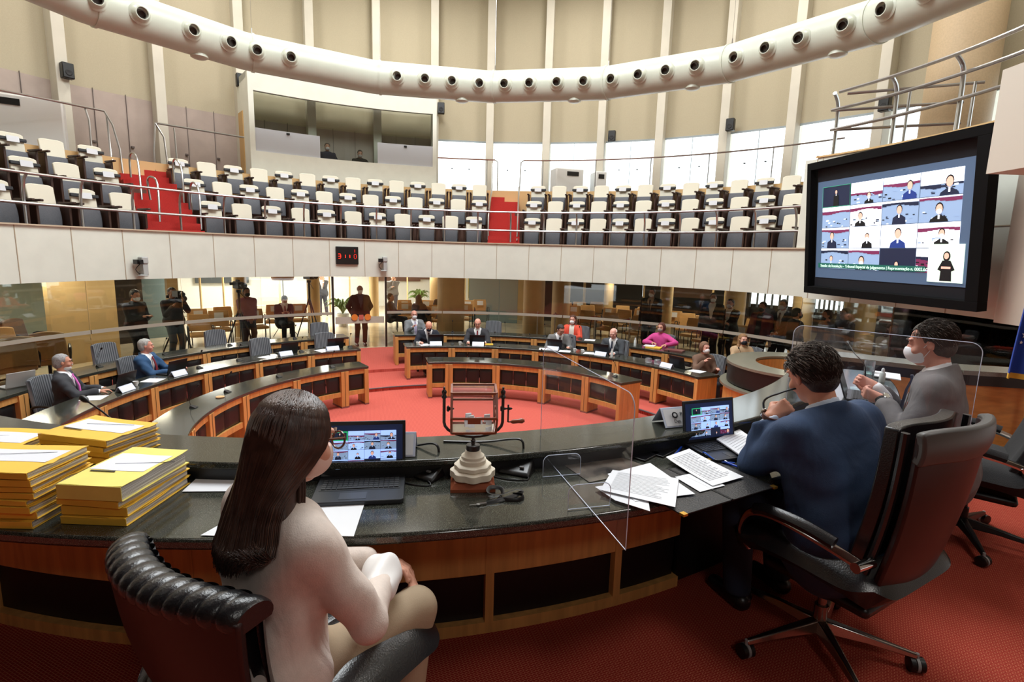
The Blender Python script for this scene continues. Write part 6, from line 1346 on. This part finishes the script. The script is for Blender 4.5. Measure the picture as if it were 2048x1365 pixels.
def tumb(lb, px, py, R, z): 
    a = TH(px, py, R); p, rz = on(R, a, z); t = thing('glass_jug', lb, 'jug', p, rz); mb = MB(); mb.box((0, 0, .05), (.1, .1, .1)); mb.build('jug_body', glassmat('tumbler glass'), t, bevel=.01)
tumb('left clear acrylic box on the middle right desk', 1297, 722, 4.98, .8405); tumb('right clear acrylic box on the middle right desk', 1315, 724, 4.98, .8405)
# ================================================================ swivel armchairs in front
M_leath2 = mat('soft black leather', (24, 24, 26), .28, bump=.12, bscale=180, spec=.6); M_shell = mat('dark maroon shell', (40, 16, 15), .4, spec=.4); M_alu = mat('polished aluminium', (176, 170, 166), .22, metal=1)
def star(t, r, z0, m, rot, mc, n=5, hgt=.1):
    mb = MB()
    for k in range(n):
        a = rot+k*2*math.pi/n; c, s_ = math.cos(a), math.sin(a); w0, w1 = .032, .014
        V = []
        for (d, w_, zt, zb) in ((.02, w0, hgt+.035, hgt-.02), (r*.5, .024, hgt+.012, hgt-.022), (r, w1, hgt-.018, hgt-.04)):
            V += [(c*d-s_*w_, s_*d+c*w_, zb), (c*d+s_*w_, s_*d-c*w_, zb), (c*d+s_*w_*.6, s_*d-c*w_*.6, zt), (c*d-s_*w_*.6, s_*d+c*w_*.6, zt)]
        F = [(3, 2, 1, 0), (8, 9, 10, 11)]+[(4*i+j, 4*i+(j+1) % 4, 4*i+4+(j+1) % 4, 4*i+4+j) for i in (0, 1) for j in range(4)]
        mb.add(V, F)
    mb.build('star_base', m, t, bevel=.006, seg=3)
    for k in range(n):
        a = rot+k*2*math.pi/n; o = Vector((math.cos(a)*r, math.sin(a)*r, .032)); ra = a+.8+k
        mb = MB(); M = Matrix.Rotation(ra, 3, 'Z') @ Matrix.Rotation(math.pi/2, 3, 'X')
        for s_ in (-1, 1): mb.lathe([(.020, -.012), (.031, -.010), (.031, .008), (.024, .012)], n=20, M=M, o=o+M @ Vector((0, 0, s_*.018)))
        mb.build('caster', M_black, t); mb = MB(); mb.lathe([(.0315, -.006), (.0315, .006)], n=20, M=M, o=o); mb.tube([o+Vector((0, 0, .02)), o+Vector((0, 0, .05))], .008, 8); mb.build('caster_band', mc, t)
    mb = MB(); mb.lathe([(.028, hgt), (.028, hgt+.1), (.018, hgt+.1), (.018, .40)], n=16); mb.build('gas_column', m, t)
def exec_chair(lb, loc, rz, ribs, basem, rot=0, shell=M_shell, base_off=(0, 0), top=1.04, w0=.50, w1=.58, lean=.20, fab=M_leath2):
    t = thing('swivel_armchair', lb, 'chair', loc, rz)
    H0, H1 = .42, top
    def back(u, v, off=0):
        a = (u-.5)*2; wd = (w0+(w1-w0)*v)/2; z = H0+(H1-H0)*v-.02*abs(a)**5*v
        y = .20+lean*v**1.2-.075*a*a*(.4+.6*v)+.03*math.sin(v*3.1)+off
        return (a*wd, y, z)
    mb = MB(); mb.grid(lambda u, v: back(u, v, .038), 16, 14, .03); mb.build('back_shell', shell, t, bevel=.008)
    if ribs:
        n = 13
        def pad(u, v): p = back(u, min(v, 1.0)); sc_ = abs(math.sin(math.pi*n*u))**.6; th = .030+.010*sc_; ed = max(0, 1-abs((u-.5)*2)**14); return (p[0], p[1]-th*ed, p[2]-.0)
        mb = MB(); mb.grid(lambda u, v: pad(u, v), 104, 16, 0); mb.build('back_cushion', fab, t)
        def roll(u, v):
            p = Vector(back(u, 1.0)); sc_ = abs(math.sin(math.pi*n*u))**.6; r = .036+.006*sc_; a = -.5+v*4.4; return (p.x*(1.02), p.y+.020-r*math.cos(a)*1.25, p.z-.012+r*math.sin(a)*.9)
        mb = MB(); mb.grid(roll, 130, 14); [mb.add([roll(u, k/14) for k in range(15)], [tuple(range(15))]) for u in (0, 1)]; mb.build('top_roll', fab, t, angle=80)
    else:
        mb = MB(); mb.grid(lambda u, v: (lambda p: (p[0]*.97, p[1]-.012-.03*(1-abs((u-.5)*2)**6), p[2]))(back(u, v)), 20, 16, -.05); mb.build('back_cushion', fab, t, bevel=.006)
        mb = MB(); mb.grid(lambda u, v: (lambda p: (p[0]*1.012, p[1]-.004+.010*math.sin(v*3.14), p[2]+.006))(back(u, .85+.155*v, .040)), 24, 6, .04); mb.build('head_band', mat('lit leather band', (74, 72, 70), .45, spec=.5), t, bevel=.01)  # rim leather coloured grey for the light it catches
        for s_ in (-1, 1): mb = MB(); mb.tube([Vector(back(.5+.5*s_, v/12, .01))*1.0 for v in range(13)], .014, 8); mb.build('edge_welt', fab, t)
    nr = 9
    def seatf(u, v):
        a = (u-.5)*2; ed = (1-abs(a)**8)*(1-abs((v-.5)*2)**8); r = (.010*abs(math.sin(math.pi*nr*u))**.7 if ribs else .01*math.sin(v*3.1)); return (a*.285, .24-.54*v, .425+.02*math.sin(v*3.1)+(.05+r)*max(ed, 0)-.035*max(0, v-.8)*3)
    mb = MB(); mb.grid(seatf, 72 if ribs else 24, 24, .085); mb.build('seat_cushion', fab, t, angle=60)
    mb = MB(); mb.box((0, -.0, .36), (.44, .44, .05)); mb.build('seat_pan', M_black, t, bevel=.02)
    star(t, .335 if ribs else .365, 0, basem, rot, mat('grey caster tread', (150, 150, 150), .4))
    if base_off != (0, 0):
        for c in t.children:
            if c.name.split('.')[0] in ('star_base', 'caster', 'caster_band', 'gas_column'): c.location = (base_off[0], base_off[1], 0)
    for s_ in (() if ribs else (-1, 1)):
        mb = MB(); pts = spline([(s_*0.320, .22, .60), (s_*0.345, .10, .635), (s_*0.350, -.10, .655), (s_*0.345, -.22, .62), (s_*0.330, -.27, .52), (s_*.27, -.26, .42)], 6); mb.tube(pts, .013, 8, flat=1.6); mb.build('arm_loop', M_chrome if not ribs else M_black, t)
        mb = MB(); mb.tube(spline([(s_*0.342, .13, .65), (s_*0.352, .0, .672), (s_*0.350, -.14, .665), (s_*0.347, -.2, .645)], 5), .02, 8, flat=1.3); mb.build('arm_pad', fab, t)
        mb = MB(); mb.tube([(s_*.26, .225, .60), (s_*.355, .215, .60)], .02, 12); mb.build('arm_knuckle', M_chrome, t)
    return t
WC = (-.64, 1.43, 1.31); az = lambda d: math.pi-math.radians(d)
exec_chair('black ribbed leather swivel chair under the woman, bottom left', WC, az(30), True, M_alu, rot=.3, top=.92, w0=.5, w1=.53, lean=.13)
exec_chair('leather swivel armchair with maroon shell under the man in blue suit', (1.455, 2.15, 1.31), az(-31), False, M_alu, rot=.95, base_off=(.05, -.03), top=1.13, w0=.50, w1=.50, lean=.13)
exec_chair('black office armchair behind the man in grey suit at right', (2.86, 3.16, 1.31), az(-50), False, M_black, rot=.3, shell=M_black, top=1.02, fab=mat('black mesh fabric', (34, 34, 36), .8, bump=.4, bscale=300))
# ================================================================ near people
def loc_of(w, loc, rz): d = Vector(w)-Vector(loc); return tuple(Matrix.Rotation(-rz, 3, 'Z') @ d)
def strands(name, t, d, n, seedfn, m, r=.0013, sides=3):
    mb = MB(); rr = random.Random(11)
    for i in range(n):
        pts = seedfn(rr, i)
        if pts is None: continue
        k = len(pts); mb.tube(pts, [r*(1.1-.8*(j/(k-1))**2) for j in range(k)], sides)
    o = mb.build(name, m, t, angle=180); o['kind'] = 'stuff'; return o
# ---- woman
M_hairw = mat('long dark brown hair', (66, 46, 38), .36, spec=.6, noise=.35, nscale=30)
wl_, wrz = (-.65, 1.30, 1.31), az(40)
Lw = lambda x, y, z: loc_of((x, y, z), wl_, wrz)
def wextra(t, d):
    hc, Rh, Rt, Tq = d['hc'], d['Rh'], d['Rt'], d['Tq']; T = d['T']
    hcv = np.array(hc); W_ = lambda x, y, z: hcv+np.array((x, y, z))
    g = SDF(hcv-(.3, .3, .55), hcv+(.3, .35, .2), .008)
    g.ell(T((0, .022, .045)), (.084, .102, .086), k=.01, R=Rh); g.cap(W_(0, .05, -.02), W_(-.02, .100, -.17), .082, .085, k=.05, sc=((0, 1, 0), .45)); g.cap(W_(-.02, .100, -.17), W_(-.025, .125, -.24), .085, .05, k=.05, sc=((0, 1, 0), .4))
    def face(x, y, z):
        X, Y, Z = x-hc[0], y-hc[1], z-hc[2]; b = Rh[0][1]*X+Rh[1][1]*Y+Rh[2][1]*Z; c = Rh[0][2]*X+Rh[1][2]*Y+Rh[2][2]*Z; return np.minimum(-(b+.022)-.3*np.maximum(c-.03, 0), .085-c+.0*b)
    g.cut(face); g.warp(lambda x, y, z: .003*np.sin(60*x+4*z)*np.cos(50*y+3*z)); g.build('hair', M_hairw, t)
    def sf(rr, i):
        a = rr.uniform(-2.2, 2.2); el = 1.5*(1-rr.random()**.6); out = rr.uniform(.0, .012)
        sx, sy = math.sin(a), math.cos(a); r0 = Vector(T((.087*sx*math.cos(el), .022+.105*sy*math.cos(el), .046+.090*math.sin(el))))
        if sy < -.1 and el < .6: return None
        k = [r0]
        if el > .5: k.append(Vector(T((.095*sx*.88, .022+.112*sy*.88, .075))))
        ax = math.sin(a*.62); ay = math.cos(a*.62)
        k.append(Vector(T((.096*sx, .026+.108*sy, -.005))))
        wv = .006*math.sin(i*1.7)
        k.append(Vector(W_((.112+out)*ax-.010, .085+(.066+out)*ay, -.11)))
        k.append(Vector(W_((.128+out)*ax-.028+wv, .135+(.058+out)*ay, -.21)))
        ln = .205+.05*ay*rr.uniform(.3, 1.0)+.04*rr.random()+.3*ax*.12
        k.append(Vector(W_((.128+out)*ax*rr.uniform(.7, 1.05)-.030+wv, .165+(.045+out)*ay, -ln)))
        return spline(k, 3)
    M_hw2 = mat('brown hair highlights', (92, 62, 46), .34, spec=.6)
    strands('hair_strands', t, d, 3400, sf, M_hairw, r=.0021)
    strands('lighter_strands', t, d, 420, lambda rr, i: sf(random.Random(i*13+5), i), M_hw2, r=.0017)
    def sf2(rr, i):   # loose wisps over the right shoulder
        x = -.085-.015*rr.random(); p0 = W_(x, .03+.02*rr.random(), -.06); return spline([Vector(p0), Vector(p0)+Vector((-.01, .01, -.08)), Vector(p0)+Vector((-.02+.02*rr.random(), .03, -.16)), Vector(p0)+Vector((-.02+.05*rr.random(), .05, -.22-.05*rr.random()))], 3)
    strands('loose_strands', t, d, 120, sf2, M_hairw, r=.0014)
    # ear ring, wide white cuff
    mb = MB(); [mb.lathe([(0, -.004), (.004, 0), (0, .004)], n=8, o=T((-.084, .012, -.045-.011*k))) for k in range(4)]; mb.build('earring', mat('pearl', (220, 200, 180), .3), t)
    e, w_ = d['arms'][1]; g = SDF(np.array(w_)-.2, np.array(w_)+.2, .006); f = (np.array(w_)-e); f /= np.linalg.norm(f); g.cap(np.array(w_)-f*.10, np.array(w_)-f*.015, .045, .064, k=.01); g.cap(np.array(w_)-f*.08+(0, 0, -.03), np.array(w_)-f*.02+(0, 0, -.055), .035, .03, k=.03); g.warp(lambda x, y, z: .004*np.sin(90*x+40*y)); g.build('wide_cuff', mat('white satin cuff', (236, 234, 232), .45), t)
    # glasses temple in tortoise shell
    mb = MB()
    for s_ in (-1, 1):
        mb.tube([T((s_*.034+.027*math.cos(a), -.112, .010+.024*math.sin(a))) for a in np.arange(0, 6.28, .45)], .0032, 6, closed=True); mb.tube([T((s_*.061, -.108, .022)), T((s_*.075, -.06, .021)), T((s_*.084, .01, .018))], .0034, 6)
    mb.tube([T((-.009, -.115, .016)), T((.009, -.115, .016))], .003, 6); mb.build('eyeglasses', mat('tortoise shell', (96, 56, 40), .25), t)
figure('woman with long dark hair, pale blouse and mask sitting in front of the laptop', wl_, wrz, H=1.74, lean=.13, head=(.10, .16, 0), hair=('bald', (50, 36, 30)), top=('blouse', (214, 200, 190)), pants=(166, 146, 120), mask=(226, 196, 184), skin=(214, 158, 134), female=True, seat=.455, h=.0065,
       hands=[Lw(-.44, 1.63, 1.985), Lw(-.385, 1.545, 2.0)], palms=[(0, .3, -1), (0, .3, -1)], fingers=[(-.8, -.6, -.1), (.85, -.5, -.1)], curl=(.5, .6), elbow=((.6, .5, -.6), (-.8, .25, -.7)), feet=[(.12, -.42, .12), (-.13, -.36, .12)], extra=wextra, name='person')
# ---- man in blue
bl_, brz = (1.425, 2.12, 1.31), az(-20)
LDir = lambda v, rz: tuple(Matrix.Rotation(-rz, 3, 'Z') @ Vector(v))
Lb = lambda x, y, z: loc_of((x, y, z), bl_, brz)
M_hd = mat('dark brown hair', (58, 47, 40), .6, spec=.3, noise=.3, nscale=50); M_hg = mat('grey hair', (160, 152, 144), .6, spec=.3)
def shorthair(t, d, grey=.45, n=2600, rad=(.086, .104, .092), L=(.02, .05), dark=M_hd, light=M_hg, topgrey=True, up=.0):
    T = d['T']
    def mk(isg):
        def sf(rr, i):
            a = rr.uniform(-2.6, 2.6); el = math.asin(rr.uniform(-.62, 1)); ca = math.cos(el)
            root = Vector((rad[0]*math.sin(a)*ca, .022+rad[1]*math.cos(a)*ca, .038+rad[2]*math.sin(el)))
            if root.y < .0 and root.z < .06 and abs(a) > 1.4: return None
            if root.z < -.045 and root.y < .05: return None
            if abs(root.x) > .06 and root.y < .035 and root.z < .035: return None
            pg = (max(0, math.sin(el))*.9*max(0, .6+.4*math.cos(a+3.14))+.12)*grey*2 if topgrey else grey
            if (rr.random() < pg) != isg: return None
            nrm = Vector((root.x/rad[0]**2, (root.y-.022)/rad[1]**2, (root.z-.038)/rad[2]**2)).normalized(); fl = Vector((rr.uniform(-.35, .35), .55+.3*math.sin(el), -.75+up*max(0, math.sin(el))*1.4)); fl = (fl-nrm*fl.dot(nrm)).normalized(); l = rr.uniform(*L)
            lift = .25+.5*rr.random()*max(0, math.sin(el))
            return [Vector(T(p)) for p in (root, root+fl*l*.5+nrm*(.006+l*lift*.4), root+fl*l+nrm*(.005+l*lift*.35))]
        return sf
    strands('hair_strands', t, d, n, mk(False), dark, r=.0012); strands('grey_hair_strands', t, d, n, mk(True), light, r=.0011)
def watch(t, d, i, strap, case, f_=.86):
    e, w_ = d['arms'][i]; e = np.array(e); w_ = np.array(w_); f = (w_-e)/np.linalg.norm(w_-e); c = e+(w_-e)*1.0+f*.0; q = Vector(f).to_track_quat('Z', 'Y').to_matrix(); mb = MB(); mb.lathe([(.0345, -.009), (.0365, -.009), (.0365, .009), (.0345, .009)], n=24, M=q, o=c); mb.build('watch_strap', strap, t)
    up = Vector((0, 0, 1)); up = (up-Vector(f)*up.dot(Vector(f))).normalized(); M2 = up.to_track_quat('Z', 'Y').to_matrix(); mb = MB(); mb.lathe([(.019, .033), (.020, .036), (.020, .042), (.0165, .044)], n=24, M=M2, o=c); mb.build('watch_case', case, t); mb = MB(); mb.lathe([(0, .0445), (.0155, .0445)], n=20, M=M2, o=c); mb.build('watch_dial', mat('watch dial', (226, 218, 200), .3), t)
def bextra(t, d):
    shorthair(t, d, .5, 5200, up=.5, L=(.022, .05)); watch(t, d, 0, mat('brown strap', (84, 44, 34), .5), M_chrome)
    e, w_ = d['arms'][0]; w_ = Vector(w_); mb = MB(); mb.tube(spline([Vector(Lb(1.235, 2.50, 2.10)), Vector(Lb(1.24, 2.44, 2.2)), w_+Vector((.0, -.05, .05)), w_+Vector((-.06, -.02, .10)), w_+Vector((-.12, .02, .13))], 6), .0045, 8); mb.build('held_gooseneck', M_black, t)
figure('man in blue suit with greying dark hair seen from behind at the desk', bl_, brz, H=1.87, lean=.24, side=.09, head=(-.12, .12, .04), hair=('short', (42, 33, 28)), top=('suit', (34, 56, 88)), shirt=(196, 208, 226), pants=(26, 36, 56), skin=(206, 146, 120), seat=.46, h=.0065, girth=1.12,
       hands=[Lb(1.14, 2.26, 2.325), Lb(1.5, 2.42, 2.12)], palms=[LDir((.2, .8, -.5), brz), (0, 0, -1)], fingers=[LDir((.75, .15, .5), brz), None], curl=(1.05, .4), armk=.9, elbow=((.0, -.4, -1), (-.6, .4, -.6)), feet=[(.16, -.38, .09), (-.14, -.42, .09)], extra=bextra)
# ---- man in grey
gl_, grz = (2.40, 2.84, 1.31), az(-47)
Lg = lambda x, y, z: loc_of((x, y, z), gl_, grz)
def gextra(t, d):
    shorthair(t, d, .10, 4400, topgrey=False, L=(.015, .035)); watch(t, d, 0, M_black, M_chrome)
    Tq = d['Tq']; T = d['T']; mb = MB()
    for s_ in (-1, 1): mb.tube([Tq((s_*.03, .075, .50)), Tq((s_*.085, .02, .50)), Tq((s_*.075, -.10, .42)), Tq((s_*.035, -.155, .25)), Tq((s_*.005, -.17, .12))], .006, 6, flat=.35)
    mb.build('lanyard', mat('red green lanyard', (150, 60, 40), .6, col2=(60, 90, 40), nscale=40), t)
figure('man in grey suit and white mask in profile, gesturing with both hands', gl_, grz, H=1.83, lean=.16, head=(.0, .05, 0), hair=('short', (52, 44, 38)), top=('suit', (104, 100, 100)), shirt=(236, 236, 240), tie=(40, 44, 70), pants=(100, 97, 98), mask=(240, 242, 246), skin=(216, 154, 134), seat=.51, h=.0065,
       hands=[Lg(2.10, 2.94, 2.24), Lg(2.15, 3.08, 2.28)], palms=[(-.8, 0, .2), (.8, 0, .2)], fingers=[(-.05, -.9, .25), (.1, -.9, .3)], curl=(1.15, 1.1), elbow=((.6, .5, -.8), (-.6, .5, -.8)), extra=gextra)
